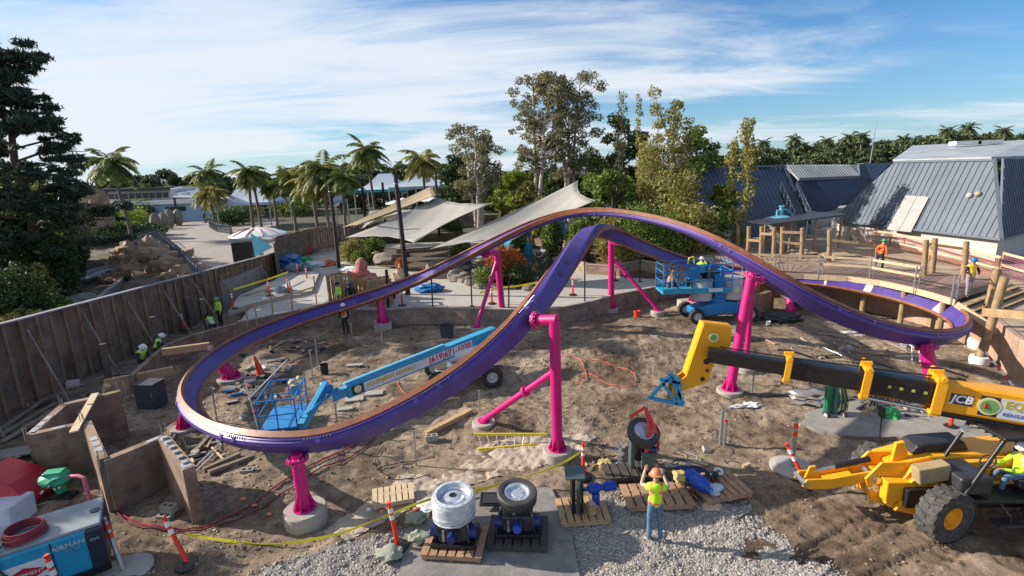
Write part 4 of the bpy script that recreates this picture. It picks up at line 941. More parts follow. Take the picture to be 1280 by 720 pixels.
for i, (px, py) in enumerate(((118, 290), (105, 297), (128, 296))):
    g = G(px, py, 2); root = thing('boulder', ['pale boulder at the foot of the rock pillar', 'squared boulder left of the hedge', 'small boulder between the hedge and the rock pillar'][i], 'rock', tuple(g)); mb = MB(); mb.blob(g+V((0, 0, .6)), (1.2, .9, .9), i+51, .3, 2); mb.build('rock', rock_grey, root, smooth=True)
# pillars by the walkway
for i, (px, py) in enumerate(((196, 288), (206, 286), (214, 283), (224, 282))):
    g = G(px, py, 2); root = thing('rock_bollard', ['leftmost of the four rock pillars edging the walkway', 'second rock pillar from the left at the walkway edge', 'third rock pillar from the left at the walkway edge', 'rightmost of the four rock pillars edging the walkway'][i], 'pillar', tuple(g), 'rock pillars along the walkway'); mb = MB(); mb.blob(g+V((0, 0, 1.2)), (.75, .7, 1.5), i+61, .2, 2); mb.build('rock', rock_grey, root, smooth=True)
# walkway railing: slats
def rail_run(lab, pts, h, sp, mat=dsteel, pr=.05, z=2.05):
    P = [G(*p, z) for p in pts]; root = thing('railing', lab, 'railing', tuple(P[0])); mb = MB(); mr_ = MB()
    for a, b in zip(P[:-1], P[1:]):
        n = max(1, int((b-a).length/sp)); mr_.beam(a+V((0, 0, h)), b+V((0, 0, h)), .05, .05); mr_.beam(a+V((0, 0, .25)), b+V((0, 0, .25)), .05, .05)
        for k in range(n): q = a.lerp(b, k/n); mb.beam(q, q+V((0, 0, h+.35*(k % 2))), pr*1.6, pr)
    mb.build('uprights', mat, root); mr_.build('rails', mat, root)
rail_run('grey slatted railing along the near edge of the walkway', ((200, 302), (214, 318), (232, 335), (246, 352), (256, 362)), 1.2, .55, M('blue_grey_rail', (.13, .15, .18), .5), .055)
rail_run('mesh railing across the top of the rock formation', ((172, 312), (180, 308), (200, 302)), 1.3, .35, M('blue_grey_rail', (.13, .15, .18), .5))
rail_run('low grey railing in the middle of the walkway', ((262, 284), (272, 290), (292, 293)), 1.1, .4, M('blue_grey_rail', (.13, .15, .18), .5))
# curved rails of the dry flume
mb = MB(); g0 = [G(*p, .9) for p in ((92, 352), (110, 346), (130, 337), (152, 327))]
root = thing('flume_rail', 'curved grey double guide rail crossing the dry channel', 'rail', tuple(g0[0]))
P = cat_spline([tuple(p) for p in g0], 8)
for s_ in (0, .5, .9): mb = MB(); mb.tube([(p[0]+s_*.3, p[1]+s_, p[2]) for p in P], .1, 6); mb.build('rail', M('rail_grey', (.28, .29, .32), .6), root)
# crowds far away on the walkway
# ================================================================== PLANK FENCES BEHIND THE PLAZA
plank = M('plank_wood', (.24, .17, .12), .85, var=.4, scale=1.5, bump=.3, dirt=.5, dirtcol=(.11, .09, .08))
def plank_fence(lab, pts, zb, zt, pw=.28, mat=plank):
    root = thing('plank_fence', lab, 'fence', (pts[0][0], pts[0][1], zb)); mb = MB(); mr_ = MB(); rnd = random.Random(len(lab))
    for a, b in zip(pts[:-1], pts[1:]):
        a, b = V((*a, 0)), V((*b, 0)); n = max(1, int((b-a).length/pw)); e = (b-a).normalized(); nn = V((-e.y, e.x, 0))
        for k in range(n):
            q = a.lerp(b, (k+.5)/n)+nn*rnd.uniform(-.015, .015); z1 = zt+rnd.uniform(-.04, .04); mb.beam(V((q.x, q.y, zb))+e*0, V((q.x, q.y, z1)), pw*.95, .03, upv=nn)
        for z in (zb+.4, zt-.35): mr_.beam(V((a.x, a.y, z))+nn*-.06, V((b.x, b.y, z))+nn*-.06, .06, .12)
        mr_.beam(V((a.x, a.y, zt+.06)), V((b.x, b.y, zt+.06)), .14, .05)
    mb.build('planks', mat, root); mr_.build('rails', mat, root); return root
f = [G(*p, 1).xy[:] for p in ((347, 344), (352, 330), (392, 316), (440, 308))]
plank_fence('weathered plank fence behind the blue tarps at the back left of the plaza', f, 1.0, 3.6)
f = [G(*p, 1).xy[:] for p in ((440, 308), (475, 300), (520, 297), (570, 294), (620, 291), (660, 290))]
plank_fence('long brown plank fence under the shade sails', f, 1.0, 3.3)
# ================================================================== SHADE SAILS AND POLES
sailm = M('sail_cloth', (.50, .48, .43), .85, var=.06, scale=.8, transl=.35)
sailt = M('tan_sail_cloth', (.42, .34, .22), .85, var=.12, scale=1.5, transl=.25)
def sail(lab, c4, mat, sag=.75, cin=.15):
    A, B, C_, D_ = c4; N = 18; root = thing('shade_sail', lab, 'shade sail', tuple(A)); vs = []; cc = (A+B+C_+D_)/4
    for j in range(N+1):
        for i in range(N+1):
            u, v_ = i/N, j/N; p = A.lerp(B, u).lerp(D_.lerp(C_, u), v_); e = 4*u*(1-u); g = 4*v_*(1-v_)
            # edges curve inwards
            k = cin*(e*(1-g)+g*(1-e)); p = p.lerp(cc, k); p = p+V((0, 0, -sag*e*g+.03*math.sin(u*25+v_*9)*e)); vs.append(p)
    mb = MB(); mb.add(vs, [(j*(N+1)+i, j*(N+1)+i+1, (j+1)*(N+1)+i+1, (j+1)*(N+1)+i) for j in range(N) for i in range(N)]); o = mb.build('cloth', mat, root, smooth=True)
    so = o.modifiers.new('s', 'SOLIDIFY'); so.thickness = .01
    mb = MB(); idx = [i for i in range(N+1)]; 
    edges = [[vs[i] for i in range(N+1)], [vs[j*(N+1)+N] for j in range(N+1)], [vs[N*(N+1)+i] for i in range(N+1)], [vs[j*(N+1)] for j in range(N+1)]]
    for e in edges: mb.tube(e, .03, 5)
    mb.build('hem', mat, root); return root
sail('large grey-white shade sail in the middle, hung between the dark poles', [D(432, 297, 42), D(518, 303, 36.5), D(613, 255, 45), D(545, 247, 51)], sailm)
sail('big pale shade sail at the right, rising to a point behind the track crest', [D(538, 311, 36), D(640, 300, 34.5), D(744, 251, 36), D(722, 226, 43)], sailm, .7, .12)
sail('folded tan and white shade sail behind the large middle one', [D(428, 284, 48), D(447, 281, 46), D(545, 244, 49), D(541, 232, 53)], sailt, .4, .04)
sail('white shade sail piece in front of the aqua slide, left of the tan sail', [D(452, 286, 50), D(470, 274, 49), D(520, 262, 52), D(462, 262, 54)], sailm, .3, .1)
poles = [((510, 368), (494, 219), 1, 'tall near dark wooden pole in front of the shade sails'), ((424, 335), (412, 232), 1, 'dark wooden pole left of the shade sails'), ((459, 300), (451, 217), 2, 'dark pole behind the leftmost sail corner'), ((483, 298), (478, 228), 2, 'dark pole directly left of the tallest near pole'),
         ((549, 295), (544, 214), 2, 'dark pole holding the tan sail beside the dark evergreen'), ((628, 300), (625, 210), 1.0, 'dark pole before the yellow-green trees at the right sail'), ((740, 290), (735, 206), 1.0, 'brown post behind the crest of the track, left of the shorter one'), ((764, 290), (761, 234), 1.0, 'short pale-topped brown post behind the track crest')]
for (b, t, z, lab) in poles:
    g = G(*b, z); tt = D(t[0], t[1], g.y); root = thing('timber_pole', lab, 'pole', tuple(g)); mb = MB(); mb.tube([g, g.lerp(tt, .5)+V((.03, 0, 0)), tt], [.17, .15, .13], 9)
    mb.build('pole', wood_dark if 'brown' not in lab else wood_post, root, smooth=True)
    mb = MB(); mb.ring(g.lerp(tt, .93), (0, 0, 1), .15, .03, 12, 5); mb.build('bracket', steel, root)
    if t[0] in (494, 412):
        mb = MB(); q = g.lerp(tt, .35)+V((.25, -.15, 0)); mb.box(q, (.3, .25, .4), .4); mb.beam(q, q+V((-.25, .15, .05)), .04, .04); mb.build('floodlight', black, root)
        for k in range(2): mb = MB(); mb.cyl(g+V((.16*(1 if k else -1), 0, 0)), g.lerp(tt, .9)+V((.15*(1 if k else -1), 0, 0)), .012, .012, 4); mb.build('cable', black, root)
# ================================================================== POND AND PLANTERS
pc = [(p.x, p.y) for p in [G(*q, 1.0) for q in ((560, 345), (600, 330), (640, 318), (690, 318), (705, 335), (690, 352), (660, 362), (600, 360))]]
pm = bpy.data.materials.new('pond_water'); pm.use_nodes = True; b = pm.node_tree.nodes['Principled BSDF']; b.inputs['Base Color'].default_value = (.035, .05, .055, 1); b.inputs['Roughness'].default_value = .04
ns = pm.node_tree.nodes.new('ShaderNodeTexNoise'); ns.inputs['Scale'].default_value = 6; bp = pm.node_tree.nodes.new('ShaderNodeBump'); bp.inputs['Strength'].default_value = .08; pm.node_tree.links.new(ns.outputs[0], bp.inputs['Height']); pm.node_tree.links.new(bp.outputs[0], b.inputs['Normal'])
slab('water', pc, 1.06, .9, pm)
root = thing('pond_edging', 'rough grey rock rim around the pond in the middle of the plaza', 'rocks', (*pc[0], 1)); 
for i in range(len(pc)):
    a, b = V((*pc[i], 1)), V((*pc[(i+1) % len(pc)], 1)); n = max(2, int((b-a).length/1.15))
    for k in range(n):
        q = a.lerp(b, k/n); mb = MB(); rr = random.uniform(.3, .55); mb.blob(q+V((0, 0, .12)), (rr, rr*.85, rr*.55), i*7+k, .3, 2); mb.build('rim_rock', rock_grey, root, smooth=True)
for i, (px, py, r, h, lab) in enumerate(((556, 346, 1.1, .75, 'wide grey boulder left of the pond by the blue tarp'), (574, 350, .9, .6, 'round grey boulder left of the clipped green shrub'), (590, 354, .6, .5, 'small grey boulder at the foot of the clipped green shrub'), (545, 338, .9, .6, 'grey boulder below the middle shade sail'), (484, 330, 1.2, .7, 'long grey boulder in front of the dark planting'), (470, 325, .8, .55, 'grey boulder next to the low tan wall'))):
    g = G(px, py, 1); root = thing('boulder', lab, 'rock', tuple(g)); mb = MB(); mb.blob(g+V((0, 0, h*.4)), (r, r*.8, h), i+70, .28, 3); mb.build('rock', rock_grey, root, smooth=True)
    mb = MB(); mb.blob(g+V((r*.7, -.2, h*.15)), (r*.5, r*.45, h*.5), i+80, .28, 2); mb.build('loose_rock', rock_grey, root, smooth=True)
pb = M('planter_block', (.36, .26, .20), .9, var=.2, scale=1.5, bump=.3)
for pts, zt, lab in ((((640, 322), (650, 308), (700, 312), (722, 318)), 2.0, 'curved low brown block planter behind the pond'), (((775, 345), (800, 341), (840, 350), (870, 352), (893, 350)), 1.95, 'brown block planter wall right of the track crossing'), (((496, 318), (530, 316), (560, 312)), 1.5, 'low tan wall below the middle shade sail'), (((700, 330), (735, 342), (775, 345)), 1.7, 'low tan planter wall below the crossing of the tracks')):
    wall_run('planter_wall', [G(*p, 1).xy[:] for p in pts], 1.0, zt, .3, block_mat('planter_block_%d' % len(MATS), (.36, .26, .2), (.3, .215, .165), (.26, .2, .16)), lab, 'planter', cap=.06, capmat=pb)
bedm = M('mulch', (.10, .07, .045), .95, var=.5, scale=3, bump=.8)
slab('planting_bed', [G(*p, 1.1).xy[:] for p in ((650, 308), (700, 312), (722, 318), (775, 345), (893, 350), (900, 300), (700, 290), (650, 296))], 1.25, .8, bedm)
slab('planting_bed', [G(*p, 1.05).xy[:] for p in ((430, 325), (470, 332), (520, 338), (560, 335), (560, 312), (440, 310))], 1.1, .8, bedm)
# striped sign with orange and blue scribble, blue door, aqua slide piece
aqua = M('aqua_blue', (.03, .30, .46), .5, var=.25, scale=1.5)
def small_sign():
    g = G(668, 306, 1.2); root = thing('park_sign', 'orange and blue wavy-topped sign on two pale blue legs beyond the pond', 'sign', tuple(g)); mb = MB()
    a = D(658, 292, g.y); b = D(680, 292, g.y); w_ = (b-a).length
    for s_, mt_, z0, z1, nm in ((0, aqua, -.2, .5, 'panel'),): 
        pts = [a+V((0, 0, -.25))]+[b+V((0, 0, -.25))]+[b.lerp(a, k/10)+V((0, 0, .1+.18*math.sin(k*1.9))) for k in range(11)]; mb.prism(pts, (0, .1, 0)); mb.build(nm, aqua, root)
    mb = MB(); om = M('sign_orange', (.70, .13, .03), .5, var=.3, scale=6)
    for k in range(5): c = a.lerp(b, (k+.5)/5)+V((0, -.05, .38+.1*math.sin(k*2.1))); mb.ring(c, (.2, 1, 0), .17, .07, 14, 6)
    mb.build('scroll_lettering', om, root)
    for q in (a.lerp(b, .12), a.lerp(b, .88)): mb = MB(); mb.cyl((q.x, q.y, 1), q+V((0, .1, -.2)), .07, .07, 8); mb.build('post', M('pale_blue_post', (.35, .55, .65), .5), root)
small_sign()
g = G(701, 300, 1.2); root = thing('blue_gate', 'blue painted gate panel between the shrubs beyond the pond', 'gate', tuple(g)); mb = MB(); t = D(701, 276, g.y); mb.box((g.x, g.y, (1.2+t.z)/2), (.85, .12, t.z-1.2)); mb.build('panel', aqua, root, bevel=.02)
mb = MB(); 
for dx in (-.48, .48): mb.box((g.x+dx, g.y, (1.2+t.z)/2+.1), (.12, .16, t.z-1.0))
mb.build('frame', M('pale_blue_post', (.35, .55, .65), .5), root)
for i, px in enumerate((731, 741)):
    g = G(px, 300, 1.2); t = D(px, 261, g.y); root = thing('banner_post', ['white post left of the aqua one, behind the crest', 'aqua post behind the crest of the track'][i], 'post', tuple(g)); mb = MB(); mb.box((g.x, g.y, (1.2+t.z)/2), (.38, .3, t.z-1.2)); mb.build('post', [white, aqua][i], root, bevel=.03); mb = MB(); mb.box((g.x, g.y, t.z+.05), (.5, .42, .1)); mb.build('cap', [white, aqua][i], root)
root = thing('water_trough', 'blue mosaic trough wall behind the orange shrub', 'trough', tuple(G(650, 318, 1))); a, b = G(633, 312, 1), G(664, 320, 1)
mb = MB(); mb.beam(a+V((0, 0, .55)), b+V((0, 0, .55)), .4, 1.1); mb.build('trough_body', M('blue_mosaic', (.04, .30, .45), .4, var=.6, scale=5), root, bevel=.03); mb = MB(); mb.beam(a+V((0, 0, 1.13)), b+V((0, 0, 1.13)), .5, .07); mb.build('rim', aqua, root)
# pinkish tarp-draped figure and crates
def statue():
    g = G(462, 372, 1); root = thing('draped_statue', 'pinkish-red sculpted figure bending forward beside the wooden crates', 'statue', tuple(g)); m_ = M('terracotta_pink', (.40, .15, .12), .8, var=.25, scale=3, bump=.4, bscale=8)
    mb = MB(); c = g+V((0, 0, 0)); mb.blob(D(458, 350, g.y), (.85, .55, .5), 3, .22, 3); mb.blob(D(451, 342, g.y), (.6, .45, .42), 4, .2, 3); mb.blob(D(469, 356, g.y), (.6, .5, .5), 6, .2, 3)
    mb.tube([D(452, 346, g.y), D(440, 345, g.y-.4), D(433, 341, g.y-.5)], [.35, .25, .2], 10); mb.blob(D(472, 362, g.y), (.8, .6, .6), 9, .25, 3); mb.build('body', m_, root, smooth=True)
    mb = MB(); mb.blob(D(452, 332, g.y), (.38, .36, .55), 5, .12, 3); mb.build('head', m_, root, smooth=True); mb = MB(); mb.blob(D(448.5, 330, g.y-.1), (.16, .2, .24), 1, .1, 2); mb.build('ear', red, root, smooth=True)
    mb = MB(); mb.box((g.x, g.y+.3, 1.35), (2.6, 1.6, .7)); mb.build('plinth', wood, root, bevel=.03)
statue()
def crate(lab, px, py, w_, h_, z=1, d=.9, rz=.3):
    g = G(px, py, z); root = thing('wooden_crate', lab, 'crate', tuple(g)); R3 = Matrix.Rotation(rz, 3, 'Z'); mb = MB(); n = int(w_/.2)
    for k in range(n): mb.box(g+R3 @ V((-w_/2+(k+.5)*w_/n, -d/2, h_/2)), (w_/n*.75, .03, h_), R3); mb.box(g+R3 @ V((-w_/2+(k+.5)*w_/n, d/2, h_/2)), (w_/n*.75, .03, h_), R3)
    mb.build('slats', wood, root); mb = MB()
    for z_ in (.1, h_-.1):
        for s_ in (-1, 1): mb.box(g+R3 @ V((0, s_*(d/2+.03), z_)), (w_+.1, .04, .12), R3); mb.box(g+R3 @ V((s_*(w_/2), 0, z_)), (.04, d, .12), R3)
    for a in (-1, 1):
        for b in (-1, 1): mb.box(g+R3 @ V((a*w_/2, b*d/2, h_/2)), (.1, .1, h_), R3)
    mb.build('frame', wood, root)
crate('narrow upright wooden crate left of the pink statue', 427, 383, 1.0, 2.1, rz=.9)
crate('open wooden crate right behind the pink statue, under the track', 452, 378, 1.9, 1.5)
crate('tall dark wood crate at the right foot of the pink statue', 476, 380, 1.4, 1.7)
for i, (px, pyt, pyb, lab) in enumerate(((421, 342, 400, 'dark timber post left of the pink statue, leaning over the wall'), (446, 347, 397, 'dark timber post in front of the pink statue'), (486, 337, 400, 'thin dark post right of the pink statue'), (494, 352, 388, 'short dark post right of the pink statue'))):
    g = G(px, pyb, .2); t = D(px-3, pyt, g.y); root = thing('timber_post', lab, 'post', tuple(g)); mb = MB(); mb.beam(g, t, .16, .16); mb.build('post', wood_dark if i > 1 else wood_post, root, bevel=.015); mb = MB(); mb.box(g+V((0, 0, .05)), (.3, .3, .1)); mb.build('foot', dsteel, root)
# thin dark fence posts along the plaza edge
for i, (px, pyt, pyb) in enumerate(((541, 345, 384), (590, 338, 383), (636, 340, 386), (683, 335, 372), (731, 323, 378), (800, 318, 352), (846, 300, 330))):
    g = G(px, pyb, 1); t = D(px-(2 if px < 600 else 0), pyt, g.y); root = thing('safety_post', 'thin black fence post, number %s from the left along the far edge of the pit' % ['one', 'two', 'three', 'four', 'five', 'six', 'seven'][i], 'post', tuple(g), 'thin black posts along the plaza edge'); mb = MB(); mb.cyl(g, t, .045, .045, 8); mb.build('post', black, root); mb = MB(); mb.cyl(g, g+V((0, 0, .04)), .14, .14, 12); mb.build('base_plate', black, root)
# ================================================================== DELINEATORS
def delineator(lab, g, top=None, h=1.05, tilt=None, base='rubber', group='orange delineator posts', silver_=False, base_r=.26):
    g = V(g); up_ = V(tilt).normalized() if tilt else V((0, 0, 1)); root = thing('delineator_post', lab, 'traffic post', tuple(g), group)
    mb = MB(); mb.lathe(g, (0, 0, 1), [(0, 0), (base_r, 0), (base_r, .05), (base_r*.7, .09), (0, .09)], 8 if base == 'rubber' else 22); mb.build('base', black if base == 'rubber' else concrete_l, root)
    mb = MB(); mb.lathe(g+up_*.06, up_, [(.06, 0), (.055, h*.3), (.048, h*.9), (.03, h*.93), (.05, h*.96), (.05, h), (0, h)], 12); mb.build('post', orange if not silver_ else steel, root, smooth=True)
    for f in (.62, .78): mb = MB(); mb.cyl(g+up_*(h*f+.06), g+up_*(h*(f+.1)+.06), .0585, .0565, 12, cap=False); mb.build('reflective_band', reflect if not silver_ else orange, root)
    return root
dl = [((240, 374, .6), 'orange delineator against the plywood fence, left of the yellow tape'), ((292, 386, 1.2), 'orange delineator at the near end of the yellow tape'), ((337, 370, 1.2), 'orange delineator in the middle of the yellow tape on the slab'), ((361, 366, 1.2), 'orange delineator right of the middle one on the slab'), ((384, 351, 1), 'orange delineator on the plaza behind the slab'), ((503, 382, 1), 'orange delineator between the two magenta supports on the plaza'), ((230, 412, .2), 'orange delineator half hidden in the trench by the fence'),
      ((615, 380, 1), 'orange delineator behind the double magenta support'), ((671, 371, 1), 'orange delineator at the tape in front of the pond'), ((716, 369, 1), 'orange delineator seen right of the rising track'), ((769, 351, 1), 'orange delineator right of the crossing by the planter wall'), ((373, 345, 1), 'far orange delineator beside the blue tarps'), ((500, 345, 1), 'small orange delineator beside the near dark pole')]
for (p, lab) in dl: delineator(lab, G(*p))
delineator('orange delineator standing on the gravel edge beside the sandbags', G(498, 684, .1), tilt=(-.12, .05, 1), h=1.15)
delineator('orange delineator leaning strongly left behind the grey gravel pile, lower left', G(236, 706, .05), tilt=(-.55, .35, .75), h=1.25, base_r=.3)
delineator('orange delineator behind the pallet with the blue motor', G(729, 596, .05), h=1.05)
delineator('thick orange tube post in front of the telehandler boom', G(1188, 534, .1), h=1.5, base_r=.2)
delineator('orange delineator at the bottom edge in front of the air compressor', G(84, 760, .05), tilt=(-.1, 0, 1), h=1.3)
delineator('orange delineator leaning against the round concrete base left of the yellow loader', G(1012, 612, .05), tilt=(-.42, .25, .9), h=1.35, base_r=.08)
delineator('silver post with red bands standing in a round concrete base left of the yellow loader', G(990, 585, .05), h=1.6, silver_=True, base='c', base_r=.62, group='silver posts in round concrete bases')
delineator('silver post leaning in a round concrete base at the lower left', G(155, 716, .05), tilt=(-.25, .15, 1), h=1.35, silver_=True, base='c', base_r=.6, group='silver posts in round concrete bases')
delineator('silver post in a small round base behind the dark tarp pile at the right', G(938, 398, .05), h=1.5, silver_=True, base='c', base_r=.3, group='silver posts in round concrete bases')
def tape(lab, pts, m=tapey, name='caution_tape', w_=.07):
    P = cat_spline([tuple(p) for p in pts], 8); mb = MB(); vs = []
    for i, p in enumerate(P): a = .6*math.sin(i*.35); vs += [(p[0], p[1]-math.sin(a)*w_, p[2]-math.cos(a)*w_), (p[0], p[1]+math.sin(a)*w_, p[2]+math.cos(a)*w_)]
    mb.add(vs, [(2*i, 2*i+2, 2*i+3, 2*i+1) for i in range(len(P)-1)]); o = mb.build(name, m); s = o.modifiers.new('s', 'SOLIDIFY'); s.thickness = .004; tag(o, lab, 'tape'); return o
tape('yellow tape strung from the fence along the slab at the left', [D(292, 362, 33.5), D(315, 355, 35.5), D(338, 348, 36.5), D(360, 340, 39)])
tape('yellow tape strung between delineators in front of the pond', [D(600, 366, 33), D(625, 360, 33.5), D(650, 357, 33.5), D(688, 350, 34)])
g0 = [G(*p, z) for p, z in (((232, 668), .3), ((300, 678), .12), ((350, 680), .1), ((420, 668), .15), ((470, 650), .35), ((520, 630), .75), ((560, 618), .35), ((600, 612), .25), ((640, 600), .3), ((690, 585), .6), ((728, 564), .95))]
tape('long yellow caution tape running across the foreground between delineators', g0, w_=.035)
tape('loose yellow tape strip lying on the dirt behind the loader', [G(1255, 515, .3), G(1275, 512, .2), G(1300, 520, .1)])
# blue tarps and clutter, back left of the plaza
tarp = M('blue_tarp', (.02, .16, .42), .35, var=.2, scale=3, bump=.6, bscale=6)
for i, (px, py, r, h, m_, lab) in enumerate(((357, 333, 1.4, 1.0, tarp, 'blue tarp covered heap in the corner of the plank fence'), (372, 338, 1.2, .6, M('grey_tarp', (.16, .2, .25), .6, bump=.5), 'grey-blue tarp heap right of the blue one'), (394, 333, 1.2, .45, offwhite, 'pale plastic wrapped heap on the far plaza'), (410, 332, .7, .5, M('salmon_tarp', (.6, .14, .07), .6), 'salmon red bundle next to the plastic wrapped heap'), (538, 364, .9, .5, tarp, 'blue tarp bundle on the plaza edge behind the track'), (384, 318, .6, .9, red, 'round red container in front of the plank fence'), (372, 328, 1.3, .5, green, 'green hose heap behind the blue tarp'), (351, 368, .9, .5, M('grey_tarp', (.16, .2, .25), .6, bump=.5), 'dark grey tarp bundle beside the slab'), (440, 338, .9, .3, white, 'white sheet lying behind the pink statue'), (507, 350, .5, .4, hivizo, 'orange bundle at the foot of the near dark pole'), (502, 352, .6, .9, M('patterned_tan', (.5, .38, .25), .8, var=.6, scale=9), 'tan patterned sculpture beside the near dark pole'))):
    g = G(px, py, 1); root = thing('tarp_bundle', lab, 'bundle', tuple(g)); mb = MB(); mb.blob(g+V((0, 0, h*.4)), (r, r*.7, h*.65), i+90, .35, 3, freq=2.4); mb.build('cover', m_, root, smooth=True)
    mb = MB(); mb.tube([g+V((-r*.9, -.1, .15)), g+V((-r*.3, -.3, h*.95)), g+V((r*.3, -.2, h*.9)), g+V((r*.9, 0, .1))], .02, 4); mb.build('rope', wood_pale, root)
# timber edge railing on the slab (upright studs and rails)
root = thing('temporary_railing', 'rough stud railing with thin uprights in front of the pale slab', 'railing', tuple(G(325, 400, 1)))
for (px, py, pt) in ((322, 412, 378), (342, 400, 362), (366, 392, 352), (396, 380, 345), (310, 408, 380)):
    g = G(px, py, 1); t = D(px-4, pt, g.y); mb = MB(); mb.beam(g, t, .09, .05); mb.build('upright', wood, root)
a, b = D(310, 383, 31.5), D(396, 358, 33); mb = MB(); mb.beam(a, b, .04, .09); a, b = D(300, 371, 34), D(336, 361, 34.5); mb.beam(a, b, .05, .12); mb.build('rail', wood, root)
# ================================================================== THE TRACK
TP = [  # pixel, forward distance, bank in degrees (left side down is positive)
 (372, 547, 12.4, 48), (430, 540, 12.4, 52), (520, 500, 12.95, 60), (590, 455, 13.8, 72), (648, 405, 15.2, 95), (690, 355, 17.6, 135), (722, 310, 20.8, 165), (744, 288, 24.5, 195),
 (775, 296, 28.2, 245), (812, 312, 30.2, 282), (870, 332, 31.3, 312), (950, 343, 30.6, 322), (1040, 351, 29.0, 315), (1120, 366, 26.6, 311), (1176, 384, 24.0, 311), (1202, 401, 21.9, 312), (1190, 418, 20.2, 312), (1130, 418, 19.2, 306),
 (1060, 396, 18.7, 306), (1000, 366, 18.7, 312), (930, 318, 19.7, 322), (850, 277, 21.9, 340), (740, 257, 25.2, 360), (655, 280, 27.3, 378), (560, 330, 29.2, 392), (480, 365, 29.6, 400), (385, 393, 27.6, 404), (300, 427, 23.6, 406), (250, 465, 19.6, 407), (236, 503, 16.2, 408), (272, 533, 13.7, 408), (320, 545, 12.7, 408)]
CP = []
for (px, py, d, b) in TP: p = D(px, py, d); CP.append((p.x, p.y, p.z, b))
# bank gains a full turn over the lap: interpolate with an unwrapped copy
NSEG = 14; SP = []
N_ = len(CP)
def gcp(i): 
    q, r_ = divmod(i, N_); c = CP[r_]; return np.array([c[0], c[1], c[2], c[3]+360*q])
for i in range(N_):
    p0, p1, p2, p3 = gcp(i-1), gcp(i), gcp(i+1), gcp(i+2)
    for k in range(NSEG):
        t = k/NSEG; SP.append(.5*((2*p1)+(-p0+p2)*t+(2*p0-5*p1+4*p2-p3)*t*t+(-p0+3*p1-3*p2+p3)*t**3))
A_ = np.array(SP)
ker = np.ones(13)/13
for it in range(2):
    for c in range(4):
        a = A_[:, c].copy(); ext = np.concatenate([a[-6:]-(360 if c == 3 else 0), a, a[:6]+(360 if c == 3 else 0)]); A_[:, c] = np.convolve(ext, ker, 'valid')
NS = len(A_)
FR = []
for i in range(NS):
    p = V(A_[i][:3]); t = (V(A_[(i+1) % NS][:3])-V(A_[i-1][:3])).normalized(); L = V((0, 0, 1)).cross(t).normalized(); u = t.cross(L); b = R(A_[i][3])
    n = u*math.cos(b)+L*math.sin(b); r_ = t.cross(n); FR.append((p, t, n, r_))
def sweep(name, prof, mat, parent, closed_prof=True, smooth=False, rng_=None):
    mb = MB(); m = len(prof); idx = range(NS) if rng_ is None else rng_
    for i in idx:
        p, t, n, r_ = FR[i % NS]; mb.v += [tuple(p+r_*s+n*h) for s, h in prof]
    K = len(list(idx)); last = K if rng_ is None else K-1
    for j in range(last):
        for k in range(m): a, b = j*m+k, j*m+(k+1) % m; c, d = ((j+1) % K)*m+(k+1) % m, ((j+1) % K)*m+k; mb.f.append((a, b, c, d)); mb.m.append(0)
    if rng_ is not None: mb.f += [tuple(range(m-1, -1, -1)), tuple((K-1)*m+k for k in range(m))]; mb.m += [0, 0]
    return mb.build(name, mat, parent, smooth=smooth)
track = thing('coaster_track', 'purple figure-eight coaster track with rust-orange edge rails winding over the whole pit', 'coaster track', tuple(CP[0][:2])+(0,))
HW = .33
girder = sweep('girder', [(-HW, -.07), (HW, -.07), (HW, -.27), (HW-.07, -.345), (-HW+.07, -.345), (-HW, -.27)], purple, track)
for s in (-1, 1):
    pr = [(s*(HW-.03), -.14), (s*(HW+.09), -.14), (s*(HW+.09), .03), (s*(HW-.03), .03)]
    sweep('running_rail', pr if s > 0 else pr[::-1], rail, track)
    pr = [(s*HW, -.15), (s*(HW+.035), -.15), (s*(HW+.035), -.20), (s*HW, -.185)]
    sweep('flange', pr if s > 0 else pr[::-1], lilac, track)
bolt = MB(); 
def joint(i):
    p, t, n, r_ = FR[i % NS]; mb = MB()
    for off in (-.03, .03):
        q = p+t*off; w_ = HW+.06; mb.prism([q-r_*w_-n*.17, q-r_*(w_-.05)-n*.32-n*0, q+r_*(w_-.05)-n*.32, q+r_*w_-n*.17], t*.025)
    o = mb.build('splice_flange', lilac, track); mb = MB()
    for s in (-1, 1):
        mb = MB()
        for k in range(9):
            c = p+t*(k-4)*.085+r_*s*(HW+.045)-n*.12; mb.cyl(c-n*.10, c-n*.045, .012, .012, 6)
        mb.beam(p+r_*s*(HW+.045)-n*.105-t*.36, p+r_*s*(HW+.045)-n*.105+t*.36, .03, .012, upv=n); mb.build('bolt_row', M('bright_bolt', (.45, .43, .45), .4, .5), sub_of(o, track))
seglen = [0]
for i in range(NS): seglen.append(seglen[-1]+(V(A_[(i+1) % NS][:3])-V(A_[i][:3])).length)
tot = seglen[-1]; nj = 14
def near_idx(px, py=None, dist=None):
    p = D(px, py, dist); return min(range(NS), key=lambda i: (V(A_[i][:3])-p).length)
for (px, py, d) in ((300, 541, 13.2), (520, 500, 12.95), (655, 385, 16), (640, 288, 27.5), (480, 365, 29.6), (262, 450, 21), (905, 303, 20.3), (1080, 405, 18.8), (1202, 401, 21.9), (1100, 361, 27), (960, 344, 30.4), (800, 308, 29.6)): joint(near_idx(px, py, d))
for k_ in range(18): joint(int(NS*(k_+.35)/18))
